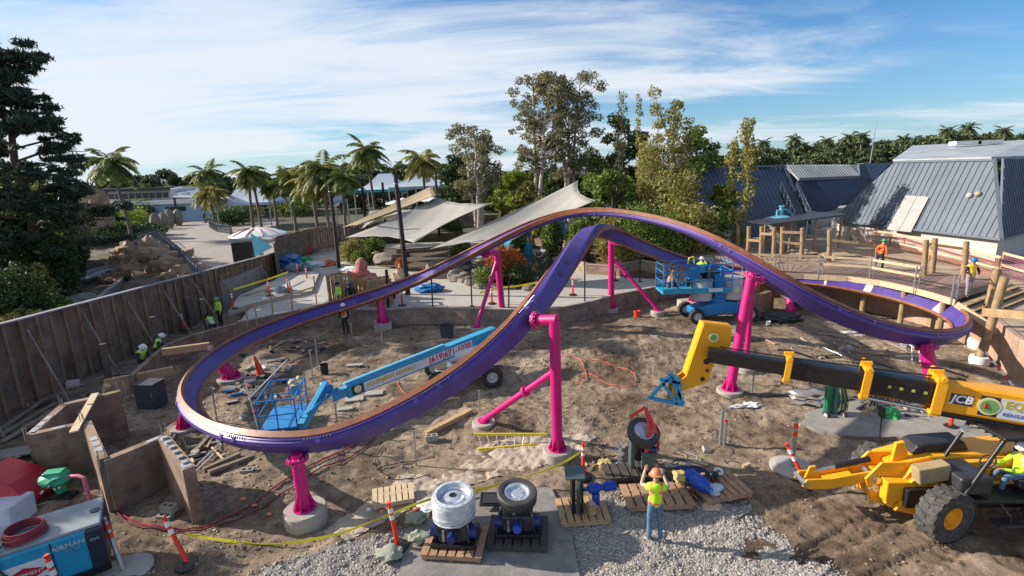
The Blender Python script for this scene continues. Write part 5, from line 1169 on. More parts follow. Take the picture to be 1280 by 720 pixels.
# plates stuck on the upper surface, launch cut-outs
for (px, py, d, c, l_, w_) in ((1176, 384, 24, white, .5, .5), (1085, 360, 27.8, white, .35, .62), (1030, 350, 29.3, white, .12, .6), (455, 372, 29.3, M('dark_purple', (.04, .015, .16), .4), .8, .35), (690, 352, 18, black, .22, .22), (700, 340, 18.8, black, .2, .2)):
    i = near_idx(px, py, d); p, t, n, r_ = FR[i]; mb = MB(); h = -.062 if py < 400 and c is not black else -.062
    if c is black: mb.box((0, 0, 0), (1, 1, 1)); mb = MB(); q = p-n*.35; mb.prism([q-t*l_/2-r_*w_/2, q+t*l_/2-r_*w_/2, q+t*l_/2+r_*w_/2, q-t*l_/2+r_*w_/2], -n*.01); mb.build('access_hole', black, track)
    else: q = p+n*h; mb.prism([q-t*l_/2-r_*w_/2, q+t*l_/2-r_*w_/2, q+t*l_/2+r_*w_/2, q-t*l_/2+r_*w_/2], n*.01); mb.build('plate', c, track)

# ================================================================== SUPPORTS
def pedestal(root, g, r=.48, h=.38, square=False):
    mb = MB(); g = V(g)
    if square: mb.box((g.x, g.y, h/2-.1), (r*2, r*1.7, h+.2), .2)
    else: mb.lathe((g.x, g.y, -.25), (0, 0, 1), [(0, 0), (r, 0), (r, h+.22), (r-.03, h+.25), (0, h+.25)], 28)
    mb.build('concrete_pedestal', concrete, root, smooth=not square)
def base_flange(root, g, z, r=.19):
    mb = MB(); g = V((g[0], g[1], z)); mb.cyl(g, g+V((0, 0, .04)), r*1.75, r*1.75, 24)
    for k in range(8):
        a = k*PI/4; d = V((math.cos(a), math.sin(a), 0)); mb.prism([g+d*r*.95+V((0, 0, .04)), g+d*r*1.65+V((0, 0, .04)), g+d*r*.95+V((0, 0, .42))], V((-d.y, d.x, 0))*.02)
        mb.cyl(g+d*r*1.55+V((0, 0, .04)), g+d*r*1.55+V((0, 0, .09)), .022, .022, 6)
    mb.build('base_flange', magenta, root)
def top_flange(root, p, axis, r=.3):
    mb = MB(); p = V(p); ax = V(axis).normalized(); mb.cyl(p-ax*.05, p, r, r, 22); mb.cyl(p+ax*.01, p+ax*.05, r, r, 22); a = ax.cross(V((0, 1, .2))).normalized(); b = ax.cross(a)
    mb.build('top_flange', magenta, root); mb = MB()
    for k in range(12): d = a*math.cos(k*PI/6)+b*math.sin(k*PI/6); mb.cyl(p+d*r*.85-ax*.09, p+d*r*.85+ax*.08, .018, .018, 6)
    mb.build('bolt_ring', MATS['bright_bolt'], root)
def closest(pt): return min(range(NS), key=lambda i: (V(A_[i][:3])-V(pt)).length)
def support(lab, base_px, top_px, r=.19, ped=.38, auto=False, brace=None, flare=True, sq=False, pr=.48, zone=None):
    g = G(*base_px, 0); t = D(top_px[0], top_px[1], top_px[2] if len(top_px) > 2 else g.y); root = thing('track_support', lab, 'support column', tuple(g), 'magenta track supports')
    i = closest(t); p, tt, n, r_ = FR[i]; under = p-n*.42
    if auto: g = V((g.x+(under.x-g.x)*.6, g.y+(under.y-g.y)*.6, 0)); root.location = g; root['_o'] = list(g)
    pedestal(root, g, pr, ped, sq); base_flange(root, g, ped, r)
    kink = V((t.x, t.y, t.z))
    if auto: kink = V((g.x+(under.x-g.x)*.75, g.y+(under.y-g.y)*.75, max(ped+.25, under.z-.42)))
    d = (under-kink); 
    mb = MB(); mb.tube([(g.x, g.y, ped), V((g.x, g.y, ped)).lerp(kink, .5), kink], r, 24); 
    if d.length > .05 : mb.tube([kink-d.normalized()*r*.6, kink.lerp(under, .55), under], [r*.98, r*.95, r*.9], 20)
    mb.build('column', magenta, root, smooth=True)
    ax = d.normalized() if d.length > .12 else n
    top_flange(root, under-ax*min(.16, d.length*.4), ax, r*1.65)
    if brace:
        gb = G(*brace[0], 0); tb = V((g.x, g.y, ped)).lerp(kink, brace[1]); pedestal(root, gb, .42, .3); mb = MB(); s_ = V((gb.x, gb.y, .34)); mb.tube([s_, tb], r*.62, 18); mb.build('brace', magenta, root, smooth=True)
        f_ = s_.lerp(tb, brace[2]); ax2 = (tb-s_).normalized(); mb = MB(); mb.cyl(f_-ax2*.05, f_+ax2*.05, r*1.05, r*1.05, 18)
        for k in range(8): a = ax2.cross(V((0, 0, 1))).normalized(); b = ax2.cross(a); q = f_+(a*math.cos(k*PI/4)+b*math.sin(k*PI/4))*r*.88; mb.cyl(q-ax2*.09, q+ax2*.09, .016, .016, 6)
        mb.build('brace_flange', magenta, root); mb = MB(); mb.cyl(s_-V((0, 0, .03)), s_+V((0, 0, .02)), r*1.3, r*1.3, 20); mb.build('base_flange', magenta, root)
    return root
support('short kinked magenta support at the near bottom of the left loop', (385, 655), (371, 588, 11.9), .17, .42, auto=True, pr=.55, sq=False)
support('tall magenta support with diagonal brace in the centre of the pit', (697, 572), (693, 400), .17, .32, brace=((605, 536), .62, .62), pr=.46)
support('braced magenta support behind the long track, left of centre', (629, 404), (621, 316), .19, .25, brace=((596, 415), .9, .72))
support('magenta support with a brace leading right, behind the crossing', (764, 389), (764, 302), .19, .25, brace=((822, 394), .78, .68))
support('tallest magenta support behind the telehandler boom, right', (912, 492), (938, 350, 19.3), .19, .2, pr=.5)
support('thin magenta support standing just behind the tallest right one', (932, 463), (940, 362, 20.9), .11, .2, pr=.42)
support('short magenta support on a block under the far left track', (482, 414), (478, 382), .24, .45, auto=True, pr=.5, sq=True)
support('short magenta support in the dark part of the left loop', (305, 474), (300, 446), .25, .15, auto=True, pr=.62)
support('magenta support at the outer left end of the left loop', (222, 540), (212, 512), .16, .15, auto=True, pr=.45)
support('stout dark magenta support below the right loop', (1187, 490), (1184, 447), .24, .1, auto=True, pr=.45)
support('magenta support seen through the right loop, under the far track', (994, 408), (990, 380), .2, .25, auto=True, pr=.45)
support('magenta support left of the blue fixture, under the far right track', (931, 388), (930, 362), .2, .25, auto=True, pr=.45)
support('magenta support on a long block behind the blue lift basket', (862, 385), (862, 362), .22, .5, auto=True, pr=.8, sq=True)
# ================================================================== BOARDWALK, RIGHT
def boardwalk():
    Z = 2.4; front = [G(*p, Z) for p in ((893, 338), (950, 341), (1005, 342), (1060, 345), (1100, 350), (1138, 358), (1168, 366), (1194, 374))]
    backp = [G(*p, Z) for p in ((1262, 352), (1215, 345), (1170, 340), (1100, 333), (1040, 326), (980, 322), (893, 320))]
    root = thing('boardwalk', 'curved wooden boardwalk with log posts and pale board rails at the right of the pit', 'boardwalk', tuple(front[3].xy)+(1.75,))
    dk = M('deck_boards', (.27, .17, .13), .8, var=.3, scale=2.5, dirt=.5, dirtcol=(.36, .29, .23), bump=.2); P = front+backp
    mb = MB(); mb.prism([(p.x, p.y, Z-.06) for p in P], (0, 0, .06)); o = mb.build('deck_boards', dk, root)
    bm = bmesh.new(); bm.from_mesh(o.data); bmesh.ops.triangulate(bm, faces=[f for f in bm.faces if len(f.verts) > 4]); bmesh.ops.recalc_face_normals(bm, faces=bm.faces); bm.to_mesh(o.data); bm.free()
    mb = MB()
    # narrow gaps between boards, across the walk
    F_ = cat_spline([tuple(p) for p in front], 16)
    for k in range(0, len(F_)-1, 1):
        a = V(F_[k]); bb = min((V(q) for q in cat_spline([tuple(p) for p in backp], 16)), key=lambda q: (q-a).length); bb = a+(bb-a)*.98; mb.beam(a+V((0, 0, .003)), bb+V((0, 0, .003)), .022, .008)
    mb.build('board_gaps', M('board_gap', (.05, .035, .03), .9), root)
    mb = MB(); 
    for a, b in zip(front[:-1], front[1:]): mb.beam(a+V((0, -.03, -.17)), b+V((0, -.03, -.17)), .07, .3)
    mb.build('fascia_beam', wood_pale, root)
    for px in (950, 1010, 1085, 1138, 1190):
        i = min(range(len(F_)), key=lambda k: abs((V(F_[k])-D(px, 350, F_[k][1])).x)); a = V(F_[i]); mb = MB(); mb.cyl((a.x+.1, a.y+.35, 0), (a.x+.1, a.y+.35, Z-.1), .13, .13, 10); mb.build('support_post', wood_post, root)
    # temporary rail: paired steel uprights with pale boards
    posts = [(930, 340), (970, 342), (1025, 344), (1089, 349), (1145, 361), (1192, 374)]; tops = []
    for px, py in posts:
        g = G(px, py-1, Z); mb = MB()
        for dx in (-.12, .12): mb.beam(g+V((dx, -.02, -.3)), g+V((dx, -.02, 1.15)), .05, .05)
        for z in (-.2, .2, .55, .95): mb.beam(g+V((-.12, -.02, z)), g+V((.12, -.02, z)), .03, .04)
        mb.build('steel_upright', steel, root); tops.append(g)
    for a, b in zip(tops[:-2], tops[1:-1]):
        for z in (1.05, .62): mb = MB(); mb.beam(a+V((-.1, .05, z)), b+V((.1, .05, z)), .05, .13); mb.build('rail_board', wood_pale, root)
    # log posts along the back and rails
    logs = [(922, 283, 306), (935, 283, 312), (951, 283, 316), (967, 284, 318), (977, 284, 319), (1002, 285, 322), (1036, 287, 327), (1154, 300, 344), (1165, 298, 341), (1204, 302, 349)]
    for px, pt, pb_ in logs:
        g = G(px, pb_, Z); t = D(px+(4 if px > 1100 else 1), pt, g.y); mb = MB(); mb.tube([g+V((0, 0, -.8)), g, g.lerp(t, .5)+V((.02, 0, 0)), t], [.15, .15, .14, .135], 12); mb.build('log_post', wood_post, root, smooth=True)
    for (a, b) in (((977, 290), (1002, 291)), ((977, 303), (1002, 305)), ((1154, 316), (1165, 317)), ((1154, 304), (1204, 311)), ((1036, 300), (1072, 304)), ((1072, 304), (1154, 318)), ((1036, 310), (1154, 330)), ((1165, 324), (1204, 332)), ((951, 292), (967, 293)), ((1204, 318), (1256, 332)), ((935, 300), (951, 301))):
        d = G(a[0], 335, Z).y+2.5; u, v_ = D(*a, d), D(*b, d-.6); mb = MB(); mb.beam(u, v_, .09, .16); mb.build('rail_board', wood, root)
    # stair at the right end
    s0 = [G(1196, 375, Z), G(1262, 352, Z)]; dirv = V((.55, -1, 0)).normalized()
    for k in range(5):
        z = Z-.17*(k+1); a = s0[0]+dirv*.32*(k+.2); b = s0[1]+dirv*.32*(k+.2); mb = MB(); mb.prism([(a.x, a.y, z-.05), (b.x, b.y, z-.05), ((b+dirv*.34).x, (b+dirv*.34).y, z-.05), ((a+dirv*.34).x, (a+dirv*.34).y, z-.05)], (0, 0, .05)); mb.build('stair_tread', wood, root)
    for q in s0: mb = MB(); mb.beam(V((q.x, q.y, Z-.2)), V((q.x, q.y, Z-1.15))+dirv*1.75, .07, .3); mb.build('stringer', wood_pale, root)
    a, b = D(1228, 390, 20.5), D(1300, 396, 19.0); mb = MB(); mb.beam(a, b, .1, .34); mb.build('cross_beam', wood, root, bevel=.01)
    for (b_, t, d_) in (((1224, 452), (1256, 346), None), ((1228, 392), (1247, 336), 23.0)):
        if d_ is None: g = G(*b_, .15); t_ = D(*t, g.y)
        else: g = D(*b_, d_); t_ = D(*t, d_); g.z = 0
        mb = MB(); mb.tube([g, g.lerp(t_, .5)+V((.04, 0, 0)), t_], [.17, .165, .16], 14); mb.build('tall_log_post', wood_post, root, smooth=True)
        mb = MB(); mb.lathe((g.x, g.y, -.1), (0, 0, 1), [(0, 0), (.30, 0), (.37, .3), (.35, .5), (.2, .52)], 16); mb.build('footing', white, root, smooth=True)
boardwalk()
# rear guard fence with orange net
def net_fence(lab, pts, z, h, col):
    root = thing('net_fence', lab, 'fence', tuple(pts[0].xy)+(z,)); net = M('net_%d' % len(MATS), col, .7, var=.1)
    for a, b in zip(pts[:-1], pts[1:]):
        L = (b-a).length; mb = MB()
        for k in range(int(L/.14)+1): q = a+(b-a)*(k*.14/L); mb.beam((q.x, q.y, z+.1), (q.x, q.y, z+h), .014, .014)
        for j in range(int(h/.14)): mb.beam((a.x, a.y, z+.1+j*.14), (b.x, b.y, z+.1+j*.14), .016, .014)
        mb.build('netting', net, root)
        mb = MB(); mb.beam((a.x, a.y-.05, z+h), (b.x, b.y-.05, z+h), .05, .14); mb.build('top_rail', wood_pale, root); mb = MB(); mb.beam((a.x, a.y-.05, z+h*.5), (b.x, b.y-.05, z+h*.5), .05, .12); mb.build('mid_rail', wood_pale, root)
        mb = MB(); mb.beam((a.x, a.y-.1, z-.3), (a.x, a.y-.1, z+h+.1), .1, .1); mb.build('post', wood_post, root)
net_fence('orange net fence with pale rails in front of the white building', [G(*p, 1.75) for p in ((1062, 305), (1110, 312), (1160, 325), (1205, 338), (1245, 350))], 1.75, 1.35, (.60, .24, .17))
net_fence('purplish net fence at the right edge behind the log posts', [G(*p, 1.75) for p in ((1248, 345), (1300, 362), (1360, 380))], 1.75, 1.4, (.35, .10, .16))
# loose earth mounds, timber and bags behind the deck
for i, (px, py, r, h, m_, lab) in enumerate(((1000, 318, 1.1, .3, earth, 'low tan earth heap behind the boardwalk'), (1048, 322, 1.3, .35, earth, 'tan earth heap beside the orange net fence'), (1042, 316, .35, .25, white, 'crumpled white sack behind the boardwalk rail'), (1130, 345, .9, .3, concrete_l, 'pale slab of broken concrete on the deck side'))):
    g = G(px, py, 1.75); root = thing('heap', lab, 'heap', tuple(g)); mb = MB(); mb.blob(g+V((0, 0, h*.3)), (r, r*.8, h), i+120, .35, 3, freq=2.5); mb.build('pile', m_, root, smooth=True); mb = MB(); mb.blob(g+V((r*.8, .2, h*.1)), (r*.4, r*.3, h*.5), i+125, .35, 2); mb.build('loose_lump', m_, root, smooth=True)
root = thing('shed', 'small white and glass cabinet box left of the slender feathery trees', 'cabinet', tuple(G(898, 312, 1.75))); g = G(898, 312, 1.75)
mb = MB(); mb.box(g+V((0, 0, .9)), (1.7, 1.2, 1.8)); mb.build('cabinet_body', M('grey_cabinet', (.3, .32, .34), .5), root, bevel=.03); mb = MB(); mb.box(g+V((0, -.62, 1.0)), (1.2, .04, 1.1)); mb.build('door', white, root); mb = MB(); mb.box(g+V((0, 0, 1.84)), (1.9, 1.4, .08)); mb.build('lid', dsteel, root)
# orange striped block wall stub under the far track
wall_run('wall_stub', [G(*p, 1).xy[:] for p in ((920, 378), (955, 372), (965, 366))], -.2, 1.3, .3, MATS['block_masonry'] if 'block_masonry' in MATS else cmu, 'short brown block wall with orange net draped over it, behind the tallest support')

# ================================================================== WHEELS
def wheel(root, c, ax, Ro, w_, rim_m, lug=18, rimf=.52, name='wheel', tread=True, tm=None):
    c = V(c); ax = V(ax).normalized(); mb = MB(); h = w_/2; tm = tm or rubber
    mb.lathe(c, ax, [(Ro*rimf, -h*.75), (Ro*.72, -h), (Ro*.92, -h*.95), (Ro*.97, -h*.7), (Ro*.975, h*.7), (Ro*.92, h*.95), (Ro*.72, h), (Ro*rimf, h*.75), (Ro*rimf*.96, 0), (Ro*rimf, -h*.75)], 36)
    if tread:
        a = ax.cross(V((0, 0, 1)));
        if a.length < .05: a = V((1, 0, 0))
        a.normalize(); b = ax.cross(a)
        for k in range(lug):
            for s_ in (-1, 1):
                t0 = 2*PI*(k+(.5 if s_ > 0 else 0))/lug; t1 = t0+.5*2*PI/lug
                def pt(t, r_, z): return c+(a*math.cos(t)+b*math.sin(t))*r_+ax*z
                q = [pt(t0, Ro*.96, s_*h*.96), pt(t0+.16, Ro*.96, s_*h*.96), pt(t0+.30, Ro*.96, -s_*.02), pt(t0+.16, Ro*.96, -s_*.02)]
                e = [c+(p-c-ax*(p-c).dot(ax))*1.045+ax*(p-c).dot(ax) for p in q]; mb.add(q+e, [(4, 5, 6, 7), (0, 1, 5, 4), (1, 2, 6, 5), (2, 3, 7, 6), (3, 0, 4, 7)])
    o = mb.build('tyre', tm, root, smooth=True); mb = MB()
    rr = Ro*rimf
    mb.lathe(c, ax, [(rr*1.02, -h*.8), (rr*.93, -h*.78), (rr*.85, -h*.35), (rr*.5, -h*.22), (rr*.42, -h*.5), (0, -h*.52)], 28); mb.lathe(c, ax, [(0, h*.52), (rr*.42, h*.5), (rr*.5, h*.22), (rr*.85, h*.35), (rr*.93, h*.78), (rr*1.02, h*.8)], 28)
    a = ax.cross(V((0, 0, 1)));
    if a.length < .05: a = V((1, 0, 0))
    a.normalize(); b = ax.cross(a)
    for k in range(8):
        d = a*math.cos(k*PI/4)+b*math.sin(k*PI/4)
        for s_ in (-1, 1): mb.cyl(c+d*rr*.6+ax*s_*h*.2, c+d*rr*.6+ax*s_*h*.42, .03*Ro/.8, .025*Ro/.8, 6)
    mb.build('rim', rim_m, root, smooth=True); return o

# ================================================================== TELEHANDLER WITH LONG BOOM
def telehandler():
    tip = D(880, 442, 13.9); far_ = D(1300, 512, 11.0); ax = (far_-tip).normalized(); L = (far_-tip).length
    root = thing('telehandler', 'big yellow telehandler whose telescopic boom with black sections reaches in from the right', 'telehandler', (far_.x+5.5, far_.y-1.2, 0)); U = V((0, 0, 1)); sd = ax.cross(U).normalized(); up_ = sd.cross(ax)
    def at_(s, u=0, v_=0): return tip+ax*s+up_*u+sd*v_
    sblk = M('boom_black', (.012, .012, .014), .3, var=.3, dirt=.1)
    def px2s(px): # distance along boom whose image column is px
        lo_, hi_ = -2.0, L+1
        for _ in range(40):
            m_ = (lo_+hi_)/2; q = at_(m_)-V((0, 0, H)); uu = q.dot(right)/(-q.dot(back))*F+640
            if uu < px: lo_ = m_
            else: hi_ = m_
        return lo_
    s1, s2, s3 = px2s(984), px2s(1080), px2s(1168)
    for nm, a, b, hh, ww, mt_ in (('inner_boom', .1, s1+.3, .39, .32, sblk), ('middle_boom', s1-.1, s2+.3, .50, .41, sblk), ('second_boom', s2-.1, s3+.3, .60, .47, sblk), ('outer_boom', s3-.05, L+6.5, .76, .56, yellow)):
        mb = MB(); A, B = at_(a), at_(b); 
        # rounded box section
        pr = [(-.5, -.42), (-.42, -.5), (.42, -.5), (.5, -.42), (.5, .42), (.42, .5), (-.42, .5), (-.5, .42)]; m_ = len(pr)
        mb.add([A+sd*ww*x+up_*hh*y for x, y in pr]+[B+sd*ww*x+up_*hh*y for x, y in pr], [(k, (k+1) % m_, m_+(k+1) % m_, m_+k) for k in range(m_)]+[tuple(range(m_-1, -1, -1)), tuple(range(m_, 2*m_))]); mb.build(nm, mt_, root)
    # yellow wear collars
    for s_, hh, ww, th in ((s1, .60, .48, .15), (s2, .74, .58, .18), (s3, .88, .68, .22)):
        mb = MB()
        for (u, v_, hu, hv) in ((hh/2, 0, .10, ww), (-hh/2, 0, .12, ww), (0, ww/2, hh, .07), (0, -ww/2, hh, .07)):
            c = at_(s_, u, v_); mb.beam(c-ax*th/2, c+ax*th/2, hv, hu, upv=up_)
        for v_ in (-ww/2-.05, ww/2+.05): mb.cyl(at_(s_, hh/2+.05, v_-.04), at_(s_, hh/2+.05, v_+.04), .07, .07, 12)
        mb.beam(at_(s_-.12, hh/2+.06, -.1), at_(s_+.12, hh/2+.1, -.1), .14, .12, upv=up_)
        mb.build('collar', yellow, root, bevel=.012)
        mb = MB(); mb.tube([at_(s_-.3, hh/2+.12, -.1), at_(s_, hh/2+.17, -.1), at_(s_+.6, hh/2+.05, -.1)], .025, 6); mb.build('hose', black, root)
    mb = MB(); mb.tube([at_(.4, .26, -.05), at_(2, .27, -.05), at_(4, .34, -.05), at_(6, .42, -.05), at_(s3+.4, .45, -.05)], .022, 6); mb.build('hose', black, root)
    mb = MB(); mb.cyl(at_(s3-1.5, -.42, .12), at_(s3+.1, -.46, .12), .045, .045, 12); mb.build('cylinder_rod', chrome, root); mb = MB(); mb.cyl(at_(s3+.0, -.46, .12), at_(L+2, -.50, .12), .09, .09, 14); mb.build('hydraulic_cylinder', black, root)
    # marker dots
    for k in range(4): mb = MB(); c = at_(s2+.5+k*(s3-s2-.7)/3.2, -.02, -.226 if False else .232); c = at_(s2+.5+k*(s3-s2-.7)/3.2, .02, .236 if (at_(0, 0, 1)-V((0, 0, H))).length < (at_(0, 0, -1)-V((0, 0, H))).length else -.236); mb.beam(c-ax*.035, c+ax*.035, .01, .07, upv=up_); mb.build('length_marker', M('marker_green', (.35, .5, .1), .5), root)
    near = 1 if (at_(0, 0, 1)-V((0, 0, H))).length < (at_(0, 0, -1)-V((0, 0, H))).length else -1
    # head: yellow cranked plate box
    P = [(892, 404), (917, 412), (915, 432), (892, 470), (880, 490), (868, 512), (838, 500), (855, 480), (872, 440), (880, 408)]
    P = [(880, 405), (915, 409), (913, 433), (894, 448), (886, 478), (852, 489), (848, 508), (838, 506), (841, 482), (858, 470), (868, 440)]
    pts = [D(x, y, 14.05) for x, y in P]; mb = MB(); mb.prism(pts, (0, .05, 0)); mb.build('head_plate', yellow, root, bevel=.01); mb = MB(); mb.prism([p+V((0, .34, 0)) for p in pts], (0, .05, 0)); mb.build('head_plate', yellow, root, bevel=.01)
    mb = MB(); 
    for i in (0, 4, 9, 10): a, b = pts[i], pts[(i+1) % len(pts)]; mb.prism([a+V((0, .05, 0)), b+V((0, .05, 0)), b+V((0, .34, 0)), a+V((0, .34, 0))], (0, 0, .03))
    mb.build('head_web', yellow, root)
    for (x, y, r_) in ((883, 452, .09), (878, 474, .07), (884, 463, .05)): mb = MB(); c = D(x, y, 14.04); mb.cyl(c+V((0, .0, 0)), c+V((0, -.012, 0)), r_, r_, 14); mb.build('pin_hole', black, root)
    c = D(892, 422, 14.0); mb = MB(); mb.cyl(c, c+V((0, -.01, 0)), .14, .14, 24); mb.build('round_decal', M('decal_cream', (.7, .65, .35), .5), root); mb = MB(); mb.cyl(c+V((0, -.01, 0)), c+V((0, -.018, 0)), .09, .09, 20); mb.build('round_decal', M('decal_green', (.15, .35, .1), .5), root)
    # blue hook frame
    bl = [((838, 470), (812, 497)), ((838, 470), (853, 502)), ((812, 497), (853, 506)), ((828, 478), (846, 505)), ((825, 474), (850, 478)), ((838, 466), (846, 480))]
    mb = MB()
    for y0 in (14.0, 14.4):
        for a, b in bl: mb.beam(D(*a, y0), D(*b, y0), .1, .1)
    for p in ((838, 470), (812, 497), (853, 504)): mb.beam(D(*p, 14.0), D(*p, 14.4), .12, .12)
    mb.box(D(846, 486, 14.2), (.12, .5, .7)); mb.build('hook_frame', skyblue, root, bevel=.01)
    # lettering on outer boom
    s4 = s3+.75; c = at_(px2s(1187), .02, near*.284); xd = ax if near > 0 else ax; nrm = sd*near
    mb = MB(); a = px2s(1184), px2s(1208); cc = at_((a[0]+a[1])/2, .02, near*.2845); hw = (a[1]-a[0])/2
    mb.beam(cc-ax*hw*1.15, cc+ax*hw*1.15, .006, .27, upv=up_); mb.build('badge', M('badge_navy', (.02, .025, .06), .4), root)
    text_mesh('JCB', .27, M('badge_white', (.8, .8, .8), .4), 'lettering', frame_mtx(cc+nrm*.006, ax, nrm), root, bold=.008, shear=.2)
    a = px2s(1219), px2s(1241); cc = at_((a[0]+a[1])/2, -.03, near*.2845); hw = (a[1]-a[0])/2; mb = MB(); mb.beam(cc-ax*hw*1.05, cc+ax*hw*1.05, .006, .5, upv=up_); mb.build('badge', MATS['badge_navy'], root)
    mb = MB(); mb.cyl(cc, cc+nrm*.012, .22, .22, 28); mb.build('round_emblem', MATS['decal_cream'], root); mb = MB(); mb.cyl(cc+nrm*.012, cc+nrm*.018, .17, .17, 28); mb.build('round_emblem', MATS['decal_green'], root); mb = MB(); mb.blob(cc+nrm*.018-ax*.04, (.07, .012, .08), 2, .3, 2); mb.build('round_emblem', orange, root)
    a0, a1 = px2s(1243), px2s(1300)+.9; cc = at_((a0+a1)/2, -.03, near*.2845); mb = MB(); mb.beam(cc-ax*(a1-a0)/2, cc+ax*(a1-a0)/2, .006, .5, upv=up_); mb.build('sign_panel', M('panel_white', (.62, .68, .74), .5), root)
    text_mesh('EQUIPMENT', .26, M('gold_letter', (.55, .40, .02), .5), 'lettering', frame_mtx(at_(a0+.08, .07, near*.2845)+nrm*.006, ax, nrm), root, bold=.008, align='LEFT')
    text_mesh('RENTALS (619)671-1020', .13, M('blue_letter', (.03, .1, .4), .5), 'lettering', frame_mtx(at_(a0+.08, -.17, near*.2845)+nrm*.006, ax, nrm), root, align='LEFT')
    # carrier, beyond the right edge
    bx = V((far_.x+6, far_.y-1.3, 0)); mb = MB(); mb.box(bx+V((0, 0, 1.15)), (5.2, 1.5, .9), .25); mb.box(bx+V((1.2, .9, 1.7)), (2.2, .9, .9), .25); mb.build('chassis', yellow, root, bevel=.05)
    mb = MB(); mb.box(bx+V((-.3, -1.0, 2.0)), (1.6, .95, 1.7), .25); mb.build('cab', black, root, bevel=.08)
    for dx in (-1.7, 1.7):
        for dy in (-1.15, 1.15): q = Matrix.Rotation(.25, 3, 'Z') @ V((dx, dy, 0)); wheel(root, bx+q+V((0, 0, .72)), Matrix.Rotation(.25, 3, 'Z') @ V((0, 1, 0)), .72, .5, yellow)
    mb = MB(); mb.beam(at_(L+6, -.2), bx+V((2.2, 0, 1.6)), .5, .7); mb.build('boom_pivot', yellow, root)
telehandler()
